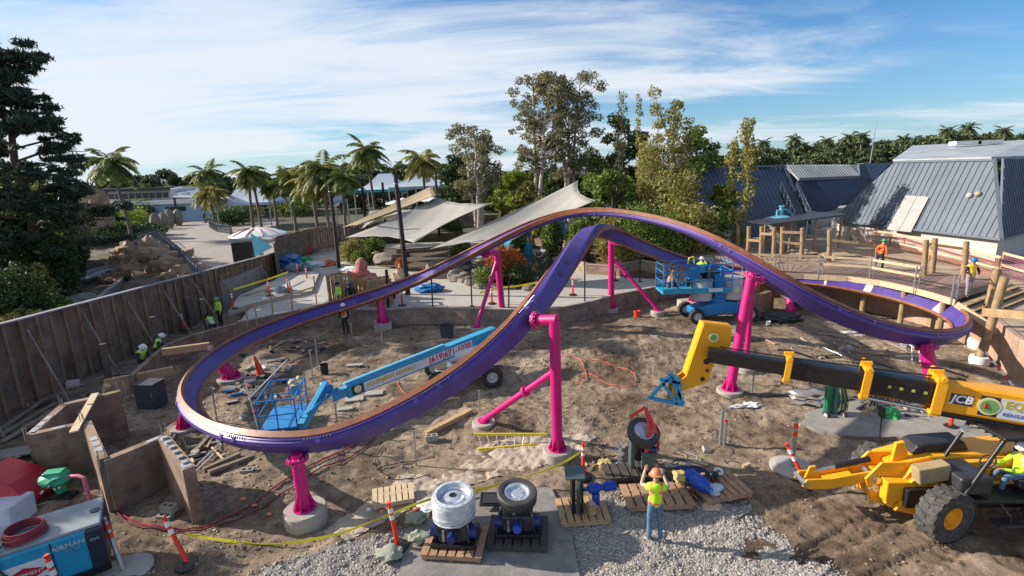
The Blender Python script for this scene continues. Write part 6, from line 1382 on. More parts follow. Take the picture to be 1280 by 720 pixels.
# ================================================================== YELLOW LOADER WITH OPEN CAB
def loader():
    g = G(1090, 600, 0); rz = R(196)   # local +x is the machine's front
    # place: wheels at (1185,672) and (1095,600)
    wa, wb = G(1188, 668, 0), G(1093, 612, 0); mid = (wa+wb)/2; 
    axle = (wb-wa).normalized(); fwd = V((-axle.y, axle.x, 0)); fwd = fwd if fwd.x < 0 else -fwd
    fwd = (V((-1, .04, 0))).normalized(); sdv = V((fwd.y, -fwd.x, 0)); sdv = sdv if sdv.y < 0 else -sdv   # sdv points to camera side
    root = thing('wheel_loader', 'yellow tractor loader with open black cab and low front arm at the right edge', 'loader', (mid.x, mid.y, 0))
    def P(f, s, z): return V((mid.x, mid.y, 0))+fwd*f+sdv*s+V((0, 0, z))
    Rt = Matrix(((fwd.x, sdv.x, 0), (fwd.y, sdv.y, 0), (0, 0, 1)))
    def bx(name, f, s, z, df, ds, dz, mt_, bev=.03): mb = MB(); mb.box(P(f, s, z), (df, ds, dz), Rt); return mb.build(name, mt_, root, bevel=bev)
    # wheels
    for f, r_, s_ in ((0.0, .66, 1.02), (-2.6, .66, 1.02)):
        for q in (-1, 1): wheel(root, P(f+(.35 if q < 0 and f == 0 else 0), q*s_, r_), Matrix.Rotation(.28 if f == 0 else 0, 3, 'Z') @ sdv, r_, .48, yellow, 17, .42, tm=rubber_dusty)
    mb = MB(); mb.cyl(P(0, -1.1, .66), P(0, 1.1, .66), .12, .12, 12); mb.cyl(P(-2.6, -1.1, .66), P(-2.6, 1.1, .66), .12, .12, 12); mb.build('axle', dsteel, root)
    # chassis
    bx('chassis', -1.2, 0, .85, 4.4, .9, .55, yellow); bx('belly', -1.2, .45, .75, 3.6, .3, .5, black)
    # sloping bonnet on the far side: tapered body
    mb = MB(); pts = [(.55, 1.05), (.7, 1.35), (-.2, 1.62), (-3.2, 1.75), (-3.6, 1.2), (-3.6, .9), (.4, .85)]; mb.prism([P(f, -.75, z) for f, z in pts], sdv*.85); mb.build('bonnet', yellow, root, bevel=.06)
    mb = MB(); pts = [(.1, 1.55), (.0, 1.80), (-.15, 1.86), (-1.15, 1.92), (-1.3, 1.66)]; mb.prism([P(f, -.62, z) for f, z in pts], sdv*.55); mb.build('engine_cover', M('black_plastic', (.02, .02, .024), .45, dirt=.3, dirtcol=(.12, .1, .09)), root, bevel=.05)
    mb = MB(); mb.prism([P(f, .12, z) for f, z in ((.6, 1.0), (.3, 1.45), (-1.6, 1.62), (-3.4, 1.72), (-3.4, 1.3), (.5, .8))], sdv*.18); mb.build('side_rail', yellow, root, bevel=.02)
    # front frame and arm
    mb = MB(); pts = [(.3, 1.5), (1.0, 1.5), (1.35, 1.05), (1.15, .42), (.8, .30), (.35, .8)]; 
    mb.prism([P(f, .10, z) for f, z in pts], sdv*.07); mb.build('front_plate', yellow, root, bevel=.012); mb = MB(); mb.prism([P(f, -.42, z) for f, z in pts], sdv*.07); mb.build('front_plate', yellow, root, bevel=.012)
    mb = MB(); mb.prism([P(f, -.36, z) for f, z in ((.5, .95), (1.25, .95), (1.12, .45), (.7, .4))], sdv*.46); mb.build('front_frame', yellow, root, bevel=.02)
    mb = MB(); 
    for s_ in (-.38, .02): mb.prism([P(f, s_, z) for f, z in ((1.0, .95), (1.15, 1.2), (2.15, 1.0), (2.75, .98), (2.85, .78), (2.65, .7), (2.1, .72))], sdv*.06)
    mb.prism([P(f, -.3, z) for f, z in ((1.4, .85), (1.5, 1.0), (2.2, .86), (2.15, .74))], sdv*.3); mb.build('front_arm', yellow, root, bevel=.012)
    mb = MB(); mb.cyl(P(2.78, -.42, .85), P(2.78, .1, .85), .07, .07, 12); mb.build('pivot_pin', chrome, root); mb = MB(); mb.cyl(P(1.1, -.5, 1.05), P(1.1, .25, 1.05), .09, .09, 12); mb.build('pivot_pin', chrome, root)
    mb = MB(); mb.cyl(P(1.1, -.15, 1.42), P(1.95, -.15, 1.22), .075, .075, 12); mb.build('hydraulic_cylinder', black, root); mb = MB(); mb.cyl(P(1.9, -.15, 1.23), P(2.5, -.15, 1.08), .035, .035, 10); mb.build('cylinder_rod', chrome, root)
    mb = MB(); mb.prism([P(f, -.18, z) for f, z in ((2.35, .92), (2.45, 1.25), (2.6, 1.22), (2.7, .9))], sdv*.06); mb.build('bracket', yellow, root, bevel=.01); mb = MB(); mb.prism([P(f, -.15, z) for f, z in ((.15, 1.4), (.35, 1.95), (.55, 1.9), (.6, 1.4))], sdv*.1); mb.build('bracket', yellow, root, bevel=.01)
    # stabiliser / tilt link at camera side with weathered plate
    mb = MB(); mb.beam(P(.9, .34, .45), P(.15, .42, 1.35), .12, .16); mb.build('lift_link', yellow, root, bevel=.02); mb = MB(); mb.box(P(.05, .5, 1.45), (.75, .3, .42), Rt @ Matrix.Rotation(.2, 3, 'Y')); mb.build('step_box', M('worn_yellow_grey', (.33, .25, .13), .7, dirt=.5), root, bevel=.03)
    mb = MB(); mb.prism([P(f, .26, z) for f, z in ((.75, .35), (.1, .2), (-.55, .5), (-.4, .85), (.4, 1.0))], sdv*.22); mb.build('mudguard', yellow, root, bevel=.02)
    # lettering
    cc = P(1.08, .175, .78); text_mesh('JCB', .17, M('badge_white', (.8, .8, .8), .4), 'lettering', frame_mtx(cc, -fwd*.8+V((0, 0, -.52)), sdv), root, bold=.008, shear=.2)
    # cab: black four-post frame, console, seat
    pz = 1.05; f0, f1, s0, s1 = -.55, -2.3, .05, 1.0
    posts = [(-.30, s1, -1.05, s1), (-.30, s0, -1.05, s0), (f1, s1, f1, s1), (f1, s0, f1, s0)]
    for a, b, c, d in posts: mb = MB(); mb.tube([P(a, b, .95), P((a+c)/2, b, 1.75), P(c, d, 2.55)], .045, 10); mb.build('cab_post', black, root, smooth=True)
    mb = MB(); mb.box(P(-1.65, .52, 2.6), (1.3, 1.1, .09), Rt); mb.build('cab_roof', black, root, bevel=.03)
    mb = MB()
    for k in range(5): mb.beam(P(-1.05, .1+.2*k, 2.5), P(-2.25, .1+.2*k, 2.5), .03, .03)
    mb.build('roof_bars', black, root)
    bx('cab_floor', -1.5, .55, 1.0, 2.2, 1.05, .12, black); bx('console', -.65, .55, 1.35, .75, .9, .45, dsteel, .06); bx('seat', -2.1, .5, 1.25, .5, .5, .18, darkcloth, .05); bx('backrest', -2.4, .5, 1.6, .14, .5, .65, darkcloth, .05)
    bx('step', -1.3, 1.2, .55, .6, .3, .06, dsteel, .01); mb = MB(); mb.tube([P(-1.2, 1.05, .95), P(-1.3, 1.25, .75), P(-1.3, 1.3, .5)], .025, 6); mb.build('handrail', black, root)
    mb = MB(); mb.ring(P(-1.25, .5, 1.72), fwd+V((0, 0, .8)), .17, .02, 20, 6); mb.cyl(P(-1.0, .5, 1.5), P(-1.25, .5, 1.72), .025, .025, 8); mb.build('steering_wheel', black, root)
    mb = MB(); mb.tube([P(.15, -.85, 1.0), P(.35, -.95, 1.6), P(.4, -.9, 2.2)], .02, 6); mb.box(P(.42, -.9, 2.35), (.06, .2, .3), Rt); mb.build('mirror', black, root)
    mb = MB(); mb.cyl(P(-.95, .1, 2.35), P(-.9, .12, 2.42), .09, .09, 14); mb.build('work_light', reflect, root)
    return P, fwd, sdv
LP, Lf, Ls = loader()
# ================================================================== BLUE BOOM LIFT, LEFT
def boom_lift():
    a = D(432, 489, 17.9); b = D(618, 416, 22.5); root = thing('boom_lift', 'blue boom lift with a phone number printed along its boom, left of centre', 'boom lift', tuple(G(570, 500, 0)))
    ax = (b-a).normalized(); sd = ax.cross(V((0, 0, 1))).normalized(); up_ = sd.cross(ax); near = 1 if (a+sd-V((0, 0, H))).length < (a-sd-V((0, 0, H))).length else -1; n_ = sd*near
    mb = MB(); mb.beam(a, b, .38, .52, upv=up_, w2=.42, h2=.6); mb.build('main_boom', skyblue, root, bevel=.03)
    mb = MB(); mb.beam(a+up_*.3, a.lerp(b, .62)+up_*.34, .16, .1, upv=up_); mb.build('boom_top_tube', M('pale_blue_tube', (.12, .42, .62), .4), root, bevel=.02)
    mb = MB(); mb.beam(a-ax*.55, a+ax*.2, .26, .34, upv=up_); mb.build('fly_boom', skyblue, root, bevel=.02)
    # panel and lettering
    Lb = (b-a).length; o_ = .217; p0, p1 = a+ax*Lb*.09, a+ax*Lb*.80; 
    mb = MB(); mb.beam(p0+n_*o_-up_*.02, p1+n_*(o_+.008), .01, .36, upv=up_); mb.build('sign_panel', M('panel_white', (.62, .68, .74), .5), root)
    mb = MB(); cc = a+ax*Lb*.055+n_*.21; mb.beam(cc-ax*.22, cc+ax*.22, .02, .36, upv=up_); mb.build('badge', M('badge_navy', (.02, .025, .06), .4), root); mb = MB(); mb.cyl(cc, cc+n_*.02, .15, .15, 20); mb.build('round_emblem', MATS['decal_cream'], root)
    text_mesh('EQUIPMENT RENTALS', .215, M('gold_letter', (.55, .40, .02), .5), 'lettering', frame_mtx(p0+ax*.12+n_*(o_+.012), ax, n_), root, bold=.006, align='LEFT')
    text_mesh('(619)671-1020', .36, M('sign_red', (.55, .02, .04), .5), 'lettering', frame_mtx(p1-ax*.08+n_*(o_+.018), ax, n_), root, bold=.008, align='RIGHT')
    # jib
    j0, j1 = D(408, 484, 17.6), D(378, 533, 15.9); mb = MB(); mb.beam(j0+V((0, 0, .1)), j1, .22, .3); mb.build('jib', skyblue, root, bevel=.02); mb = MB(); mb.cyl(j0+V((.35, .1, -.1)), j1+V((.15, .2, .35)), .06, .06, 10); mb.build('hydraulic_cylinder', liftblue, root); mb = MB(); mb.cyl(j0-sd*.25, j0+sd*.25, .17, .17, 14); mb.build('pivot_pin', liftblue, root)
    # basket
    bc = G(347, 545, 0); rz = .18; R3 = Matrix.Rotation(rz, 3, 'Z'); wx, wy, hz_ = 1.25, 1.9, 1.1
    def B(x, y, z): return V((bc.x, bc.y+.75, .35))+R3 @ V((x, y, z))
    mb = MB(); mb.box(B(0, 0, 0), (wx, wy, .08), R3); mb.build('basket_floor', liftblue, root)
    mb = MB(); mid_ = MB(); cs = [(-wx/2, -wy/2), (wx/2, -wy/2), (wx/2, wy/2), (-wx/2, wy/2)]
    for i in range(4):
        p, q = cs[i], cs[(i+1) % 4]
        mb.tube([B(*p, 0), B(*p, hz_)], .028, 6); mb.tube([B(*p, hz_), B(*q, hz_)], .03, 6); mb.tube([B(*p, hz_*.5), B(*q, hz_*.5)], .024, 6); m_ = ((p[0]+q[0])/2, (p[1]+q[1])/2); mb.tube([B(*m_, 0), B(*m_, hz_)], .024, 6)
    mb.build('basket_rails', liftblue, root); mb = MB(); mb.box(B(wx/2-.1, .1, hz_-.05), (.3, .6, .3), R3); mb.build('control_box', skyblue, root, bevel=.03)
    mb = MB(); 
    for k in range(6): mb.blob(B(wx/2-.15+random.uniform(-.15, .15), .1+random.uniform(-.3, .3), hz_+.12+random.uniform(0, .2)), (.12, .14, .07), k, .4, 1)
    mb.build('cable_bundle', M('cream_cable', (.6, .52, .3), .7), root); mb = MB(); mb.beam(B(wx/2, 0, .1), j1, .2, .2); mb.build('basket_bracket', liftblue, root); mb = MB(); mb.tube([B(-wx/2-.02, -wy/2, 0), B(-wx/2-.25, -wy/2+.1, 1.9)], .022, 6); mb.tube([B(-wx/2-.25, -wy/2+.1, 1.2), B(.1, wy/2, 1.9)], .02, 6); mb.build('white_pole', offwhite, root)
    # chassis and turntable
    w1, w2 = G(607, 503, 0), G(520, 488, 0); c = G(575, 492, 0); c = V((c.x, c.y+1.3, 0)); f = V((1, .22, 0)).normalized(); s_ = V((-f.y, f.x, 0)); R4 = Matrix(((f.x, s_.x, 0), (f.y, s_.y, 0), (0, 0, 1)))
    mb = MB(); mb.box(c+V((0, 0, .62)), (2.3, 1.3, .42), R4); mb.build('chassis', M('lift_grey', (.25, .27, .28), .5, dirt=.4), root, bevel=.05)
    for df in (-1.15, 1.15):
        for ds in (-.95, .95): wheel(root, c+f*df+s_*ds+V((0, 0, .45)), s_, .46, .36, M('lift_rim', (.5, .52, .54), .5), 16, .5)
    mb = MB(); mb.cyl(c+V((0, 0, .8)), c+V((0, 0, 1.0)), .5, .5, 20); mb.build('turntable', liftblue, root); mb = MB(); t = c+V((.05, .2, 1.22)); mb.box(t, (1.8, .8, .55), R4); mb.build('counterweight', M('white_gelcoat', (.68, .70, .72), .3, dirt=.25), root, bevel=.22)
    mb = MB(); mb.beam(c+f*.5+V((0, 0, 1.0)), b-ax*.3, .4, .5); mb.build('riser', skyblue, root, bevel=.03); mb = MB(); mb.beam(c-f*.75+V((0, 0, 1.05)), a.lerp(b, .72), .16, .2); mb.build('riser', skyblue, root, bevel=.02)
    mb = MB(); mb.lathe(c-f*.95-s_*.2+V((0, 0, 1.05)), -s_, [(0, 0), (.3, 0), (.3, .2), (.2, .25), (0, .25)], 18); mb.build('hose_reel', M('cream_reel', (.55, .52, .35), .5), root)
boom_lift()
# ================================================================== BLUE LIFT WITH LARGE BASKET, RIGHT OF CENTRE
def platform_lift():
    g = G(903, 403, 0); c = V((g.x, g.y+.9, 0)); root = thing('platform_lift', 'blue lift with a long railed basket raised under the track, right of centre', 'boom lift', (c.x, c.y, 0))
    f = V((1, .05, 0)).normalized(); s_ = V((-f.y, f.x, 0)); R4 = Matrix(((f.x, s_.x, 0), (f.y, s_.y, 0), (0, 0, 1)))
    mb = MB(); mb.prism([c+f*x+V((0, 0, z))-s_*.55 for x, z in ((-1.6, .35), (-1.65, .7), (-.9, .95), (.2, 1.15), (1.5, .95), (1.6, .35))], s_*1.1); mb.build('chassis', liftblue, root, bevel=.06)
    for df in (-1.55, 1.6):
        for ds in (-.85, .85): wheel(root, c+f*df+s_*ds+V((0, 0, .42)), s_, .44, .34, M('lift_rim', (.5, .52, .54), .5), 16, .5)
    mb = MB(); mb.cyl(c+V((0, 0, 1.05)), c+V((0, 0, 1.3)), .5, .5, 20); mb.build('turntable', liftblue, root)
    mt_ = M('turret_grey', (.45, .48, .52), .45, dirt=.3)
    for k, df in enumerate((-.95, .85)):
        mb = MB(); mb.cyl(c+f*df+V((0, .1, 1.2)), c+f*df+V((0, .1, 2.45)), .62, .62, 28); mb.build('turret_cover', mt_, root, smooth=True); mb = MB(); q = c+f*(df+.05)+V((0, -.54, 1.8)); mb.cyl(q, q+V((0, -.02, 0)), .16, .16, 20); mb.build('round_decal', MATS['decal_cream'], root)
    mb = MB(); mb.beam(c+V((0, -.1, 1.2)), c+V((-.1, -.1, 2.75)), .5, .55); mb.build('mast', liftblue, root, bevel=.03)
    # basket
    d = c.y-.7; a = D(829, 362, d); b = D(914, 369, d); z0 = (a.z+b.z)/2; A, B = V((a.x, d, z0)), V((b.x, d, z0)); L = (B-A).length; wd = 1.5; hh = 1.6
    def Q(u, v_, z): return A.lerp(B, u)+V((0, v_*wd, z))
    mb = MB(); mb.box(Q(.5, .5, .0), (L, wd, .12)); mb.build('basket_floor', skyblue, root); mb = MB(); mb.beam(Q(0, 0, .1)+V((0, -.03, 0)), Q(1, 0, .1)+V((0, -.03, 0)), .05, .3); mb.beam(Q(0, 1, .1), Q(1, 1, .1), .05, .3); mb.build('kick_plate', skyblue, root)
    mb = MB()
    for v_ in (0, 1):
        for z in (.65, 1.2, hh): mb.tube([Q(0, v_, z), Q(1, v_, z)], .032, 6)
        for u in (0, .14, .33, .5, .66, .83, 1): mb.tube([Q(u, v_, 0), Q(u, v_, hh)], .03, 6)
    for u in (0, 1):
        for z in (.65, 1.2, hh): mb.tube([Q(u, 0, z), Q(u, 1, z)], .032, 6)
    mb.tube([Q(0, 0, hh), Q(.3, 1, hh)], .03, 6); mb.build('basket_rails', liftblue, root)
    mb = MB(); mb.tube([Q(.07, -.02, hh-.1), Q(.24, -.02, .3)], .03, 6); mb.build('diagonal_tube', steel, root)
    for i, (u, z, sx, sz, m_) in enumerate(((.50, .95, .55, .7, liftblue), (.60, 1.25, .35, .45, skyblue), (.76, .9, .7, .6, dsteel), (.40, .45, .3, .4, dsteel), (.9, .8, .3, .8, liftblue), (.2, .4, .5, .3, dsteel), (.68, .35, .5, .4, black))): mb = MB(); mb.box(Q(u, .45, z), (sx, .5, sz)); mb.build('control_box', m_, root, bevel=.04)
    mb = MB(); mb.beam(Q(.66, -.04, .12)+V((0, -.02, 0)), Q(.86, -.04, .12)+V((0, -.02, 0)), .02, .2); mb.build('sign_panel', M('panel_white', (.62, .68, .74), .5), root)
    mb = MB(); mb.tube([Q(.38, .3, hh), Q(.4, .3, hh+.35), Q(.46, .3, hh+.4), Q(.48, .3, hh)], .04, 8); mb.build('yellow_hose', tapey, root)
    return Q, z0
PQ, PZ = platform_lift()
# ================================================================== PEOPLE
def person(label, loc, rz, shirt=darkcloth, pants=denim, vest=None, hat=None, pose='stand', h=1.78, stripe=silver, hair=None, gloves=False, arms=None, lean=0.0):
    s = h/1.78; root = thing('person', label, 'person', tuple(loc)); root.rotation_euler = (0, 0, rz)
    J = {}; E = []
    def j(n, p, r, par=None):
        J[n] = (V(p), r); 
        if par: E.append((par, n))
    K = lean
    if pose == 'kneel': pz = .48
    elif pose == 'sit': pz = .55
    elif pose == 'crouch': pz = .38
    else: pz = .95
    def T(x, y, z):  # torso leaning forward by K radians about the pelvis
        return (x, y*math.cos(K)+z*math.sin(K), pz+z*math.cos(K)-y*math.sin(K))
    j('pelvis', (0, 0, pz), (.155, .115)); j('waist', T(0, 0, .17), (.14, .105), 'pelvis'); j('chest', T(0, 0, .36), (.165, .12), 'waist'); j('upper', T(0, 0, .47), (.13, .09), 'chest'); j('neck', T(0, .01, .55), (.058, .058), 'upper')
    j('head', T(0, .03, .66), (.085, .095), 'neck'); j('brow', T(0, .04, .75), (.08, .09), 'head'); j('nose', T(0, .135, .68), (.018, .018), 'head')
    for sg, sd in ((-1, 'l'), (1, 'r')):
        a = (arms or {}).get(sd, ((.27, .02, .20), (.28, .12, -.05)))
        j('sh'+sd, T(sg*.18, 0, .45), (.068, .068), 'upper'); j('el'+sd, T(sg*a[0][0], a[0][1], a[0][2]), (.05, .05), 'sh'+sd); j('wr'+sd, T(sg*a[1][0], a[1][1], a[1][2]), (.034, .034), 'el'+sd)
        fw = (V(T(sg*a[1][0], a[1][1], a[1][2]))-V(T(sg*a[0][0], a[0][1], a[0][2]))).normalized(); side = fw.cross(V((0, 0, 1))); side = side.normalized() if side.length > .1 else V((1, 0, 0)); cu = side.cross(fw); W = V(J['wr'+sd][0])
        j('pm'+sd, W+fw*.06, (.036, .022), 'wr'+sd)
        for k, (o_, L_) in enumerate(((-.03, .075), (-.01, .09), (.01, .085), (.03, .065))):
            j('k%d%s' % (k, sd), W+fw*.10+side*o_, (.010, .010), 'pm'+sd); j('t%d%s' % (k, sd), W+fw*(.10+L_*.6)+side*o_-cu*.02, (.009, .009), 'k%d%s' % (k, sd)); j('u%d%s' % (k, sd), W+fw*(.10+L_*.85)+side*o_-cu*.05, (.008, .008), 't%d%s' % (k, sd))
        j('th'+sd, W+fw*.05+side*sg*-.05, (.012, .012), 'pm'+sd); j('ti'+sd, W+fw*.09+side*sg*-.06-cu*.02, (.010, .010), 'th'+sd)
        if pose == 'stand': L = ((.10, 0, pz-.05), (.115, .03, .50), (.125, -.02, .09), (.135, .15, .045))
        elif pose == 'step': L = ((.10, 0, pz-.05), (.12, .12*sg, .50), (.125, .16*sg-.04, .10), (.135, .16*sg+.12, .045))
        elif pose == 'kneel': L = ((.10, .02, pz-.04), (.13, .30 if sg > 0 else .16, .07 if sg < 0 else .50), (.13, -.22 if sg < 0 else .30, .07), (.14, -.36 if sg < 0 else .44, .045))
        elif pose == 'crouch': L = ((.11, .02, pz-.02), (.20, .36, .52), (.17, .10, .10), (.18, .26, .045))
        else: L = ((.10, .02, pz), (.13, .44, pz+.04), (.13, .50, pz-.40), (.14, .64, pz-.45))
        j('hip'+sd, (sg*L[0][0], L[0][1], L[0][2]), (.095, .1), 'pelvis'); j('kn'+sd, (sg*L[1][0], L[1][1], L[1][2]), (.065, .07), 'hip'+sd); j('an'+sd, (sg*L[2][0], L[2][1], L[2][2]), (.048, .055), 'kn'+sd); j('to'+sd, (sg*L[3][0], L[3][1], L[3][2]), (.045, .038), 'an'+sd)
    names = list(J); idx = {n: i for i, n in enumerate(names)}
    me = bpy.data.meshes.new('body'); me.from_pydata([tuple(J[n][0]*s) for n in names], [(idx[a], idx[b]) for a, b in E], []); o = bpy.data.objects.new('body', me); COL.objects.link(o)
    md = o.modifiers.new('skin', 'SKIN'); md.use_smooth_shade = True
    for i, n in enumerate(names): sv = me.skin_vertices[0].data[i]; sv.radius = (J[n][1][0]*s, J[n][1][1]*s); sv.use_root = (n == 'pelvis')
    sb = o.modifiers.new('sub', 'SUBSURF'); sb.levels = 2; sb.render_levels = 2
    dg = bpy.context.evaluated_depsgraph_get(); dg.update(); nm = bpy.data.meshes.new_from_object(o.evaluated_get(dg)); o.modifiers.clear(); o.data = nm; bpy.data.meshes.remove(me); nm.name = 'body'
    nm.materials.clear(); mats_ = [skin if not gloves else skin, shirt, pants, M('work_boots', (.06, .04, .03), .8), M('work_gloves', (.3, .26, .2), .8)]
    for m_ in mats_: nm.materials.append(m_)
    bones = []
    for a, b in E:
        pa, pb = J[a][0]*s, J[b][0]*s
        key = a+b; 
        if a in ('neck', 'head', 'brow') or b in ('neck',): mi = 0
        elif a.startswith('an'): mi = 3
        elif a.startswith(('hip', 'kn')) or b.startswith('hip'): mi = 2
        elif a.startswith(('wr', 'pm', 'k0', 'k1', 'k2', 'k3', 't0', 't1', 't2', 't3', 'th')): mi = 4 if gloves else 0
        else: mi = 1
        bones.append((pa, pb, mi, a, b))
    tors = []
    for p in nm.polygons:
        c = p.center; best = 9; bi = 0; bn = None
        for pa, pb, mi, a, b in bones:
            ab = pb-pa; t = max(0, min(1, (c-pa).dot(ab)/max(1e-9, ab.length_squared))); d = (c-(pa+ab*t)).length-(.05 if mi in (1, 2) and a in ('pelvis', 'waist', 'chest') else 0)
            if d < best: best, bi, bn = d, mi, (a, b)
        p.material_index = bi
        if bn[0] in ('pelvis', 'waist', 'chest', 'upper') and bi == 1: tors.append(p.index)
    o.parent = root
    if vest:
        up_ax = (J['upper'][0]-J['pelvis'][0]).normalized(); vs, fs, mi_ = [], [], []; mp = {}
        for pi_ in tors:
            p = nm.polygons[pi_]; f_ = []
            for vi in p.vertices:
                if vi not in mp: v_ = nm.vertices[vi]; mp[vi] = len(vs); vs.append(tuple(v_.co+v_.normal*.022*s))
                f_.append(mp[vi])
            q = p.center-J['pelvis'][0]*s; hgt = q.dot(up_ax)/s; lat = abs(p.center.x)/s
            st = (.05 < hgt < .12) or (.075 < lat < .125 and hgt > .1)
            fs.append(tuple(f_)); mi_.append(1 if st else 0)
        vm = bpy.data.meshes.new('vest'); vm.from_pydata(vs, [], fs); vm.materials.append(vest); vm.materials.append(stripe); vm.polygons.foreach_set('material_index', mi_); vm.polygons.foreach_set('use_smooth', [True]*len(fs)); vo = bpy.data.objects.new('vest', vm); COL.objects.link(vo); vo.parent = root; sm = vo.modifiers.new('s', 'SOLIDIFY'); sm.thickness = .008
    hc = J['brow'][0]*s; ax = (J['brow'][0]-J['neck'][0]).normalized()
    mb = MB()
    if hat:
        mb.lathe(hc-ax*.01*s, ax, [(.135*s, 0), (.165*s, -.012*s), (.165*s, .0), (.125*s, .012*s), (.118*s, .06*s), (.085*s, .11*s), (.04*s, .132*s), (0, .137*s)], 20); mb.blob(hc+V((0, .13*s, -.005)), (.09*s, .07*s, .01), 1, 0, 1); ob = mb.build('hard_hat', hat, None, smooth=True); ob.parent = root
        mb = MB(); mb.beam(hc+V((0, -.07*s, .1*s)), hc+V((0, .09*s, .095*s)), .03*s, .03*s); ob = mb.build('hat_ridge', hat, None); ob.parent = root
    else: mb.blob(hc+V((0, -.02, .02)), (.1*s, .11*s, .085*s), 1, .08, 2); ob = mb.build('hair', M('brown_hair', (.05, .03, .02), .7), None, smooth=True); ob.parent = root
    for sg in (-1, 1):
        mb = MB(); e = J['head'][0].lerp(J['brow'][0], .45)*s+V((sg*.035*s, .088*s, 0)); mb.blob(e, .013*s, 0, 0, 1); ob = mb.build('eye', black, None, smooth=True); ob.parent = root
        mb = MB(); e = J['head'][0]*s+V((sg*.09*s, .0, .02)); mb.blob(e, (.015*s, .025*s, .035*s), 0, 0, 1); ob = mb.build('ear', skin, None, smooth=True); ob.parent = root
    return root
whitehat = M('white_hat', (.75, .75, .75), .35); bluehat = M('blue_hat', (.02, .16, .45), .35); peach = M('orange_pink_hat', (.62, .22, .11), .45, var=.5, scale=14); greenhat = M('green_hat', (.10, .35, .22), .4); yelhat = M('yellow_hat', (.8, .65, .1), .4)
ostripe = M('orange_stripe_cloth', (.85, .25, .12), .6, var=.3, scale=14)
gm_ = G(818, 676, .05)
person('worker seen from behind in jeans and lime vest, raising both arms to the hanging wheel', gm_, R(-6), shirt=M('tan_sleeve', (.45, .36, .27), .85), pants=denim, vest=hiviz, hat=peach, stripe=ostripe, h=1.88, arms={'l': ((.30, .16, .40), (.20, .34, .62)), 'r': ((.30, .12, .36), (.22, .30, .56))}, gloves=False, lean=.03)
person('white-hatted worker in a lime vest bending over the low wall, left of the two', G(178, 462, .35), R(-110), shirt=darkcloth, pants=darkcloth, vest=hiviz, hat=whitehat, pose='kneel', lean=.45, arms={'l': ((.26, .2, .2), (.2, .42, .1)), 'r': ((.26, .2, .2), (.2, .42, .1))}, h=1.85)
person('white-hatted worker in a lime vest leaning on the low wall, right of the two', G(196, 448, .3), R(-70), shirt=darkcloth, pants=darkcloth, vest=hiviz, hat=whitehat, pose='kneel', lean=.5, arms={'l': ((.26, .2, .2), (.2, .42, .1)), 'r': ((.26, .2, .2), (.2, .42, .1))}, h=1.85)
person('worker in a lime vest standing in the trench by the plywood fence', G(277, 407, .2), R(150), shirt=hiviz, pants=darkcloth, vest=hiviz, hat=greenhat, h=1.8)
person('crouching worker behind the low wall, below the one standing in the trench', G(268, 414, .2), R(60), shirt=greycloth, pants=darkcloth, vest=hiviz, hat=darkcloth, pose='crouch', lean=.7)
person('worker in an orange vest standing in the pit below the far left track', G(433, 417, 0), R(170), shirt=darkcloth, pants=darkcloth, vest=hivizo, hat=whitehat, h=1.82, stripe=silver)
person('worker in a green jacket behind the far left track beside the wooden crates', G(426, 388, 1.0), R(140), shirt=hiviz, pants=darkcloth, vest=hiviz, hat=darkcloth, h=1.75)
person('second worker with dark helmet bending behind the far left track beside the crates', G(440, 387, 1.0), R(200), shirt=darkcloth, pants=greycloth, hat=M('navy_hat', (.02, .04, .15), .4), h=1.75, lean=.3)
person('worker in a bright orange jacket and green hard hat on the boardwalk', G(1098, 338, 2.4), R(-60), shirt=hivizo, pants=darkcloth, hat=greenhat, pose='step', h=1.85, lean=.25)
person('worker in a blue hard hat and yellow-orange vest standing at the end of the boardwalk', G(1209, 371, 2.4), R(170), shirt=darkcloth, pants=M('plaid_grey', (.28, .24, .30), .9, var=.6, scale=14), vest=M('yellow_vest', (.75, .62, .05), .8), hat=bluehat, pose='step', h=1.85, stripe=ostripe, arms={'l': ((.28, .06, .22), (.12, .25, .12)), 'r': ((.28, .06, .22), (.12, .25, .1))})
q = PQ(.62, .55, .08); person('worker in a lime hooded jacket working in the raised blue basket under the track', q, R(-30), shirt=hiviz, pants=darkcloth, vest=None, hat=whitehat, h=1.8, arms={'l': ((.28, .15, .35), (.15, .38, .5)), 'r': ((.28, .15, .35), (.15, .38, .5))})
q = PQ(.12, .4, .08); person('worker in dark clothes crouching at the left end of the raised blue basket', q, R(-80), shirt=M('tan_shirt', (.35, .22, .13), .9), pants=darkcloth, hat=peach, pose='crouch', lean=.4, h=1.75)
q = LP(-2.05, .5, .80); person('operator in a lime jacket sitting in the open cab of the yellow loader', q, math.atan2(-Lf.x, Lf.y), shirt=hiviz, pants=denim, vest=hiviz, hat=whitehat, pose='sit', h=1.78, arms={'l': ((.25, .22, .22), (.12, .48, .22)), 'r': ((.25, .22, .22), (.12, .48, .22))})
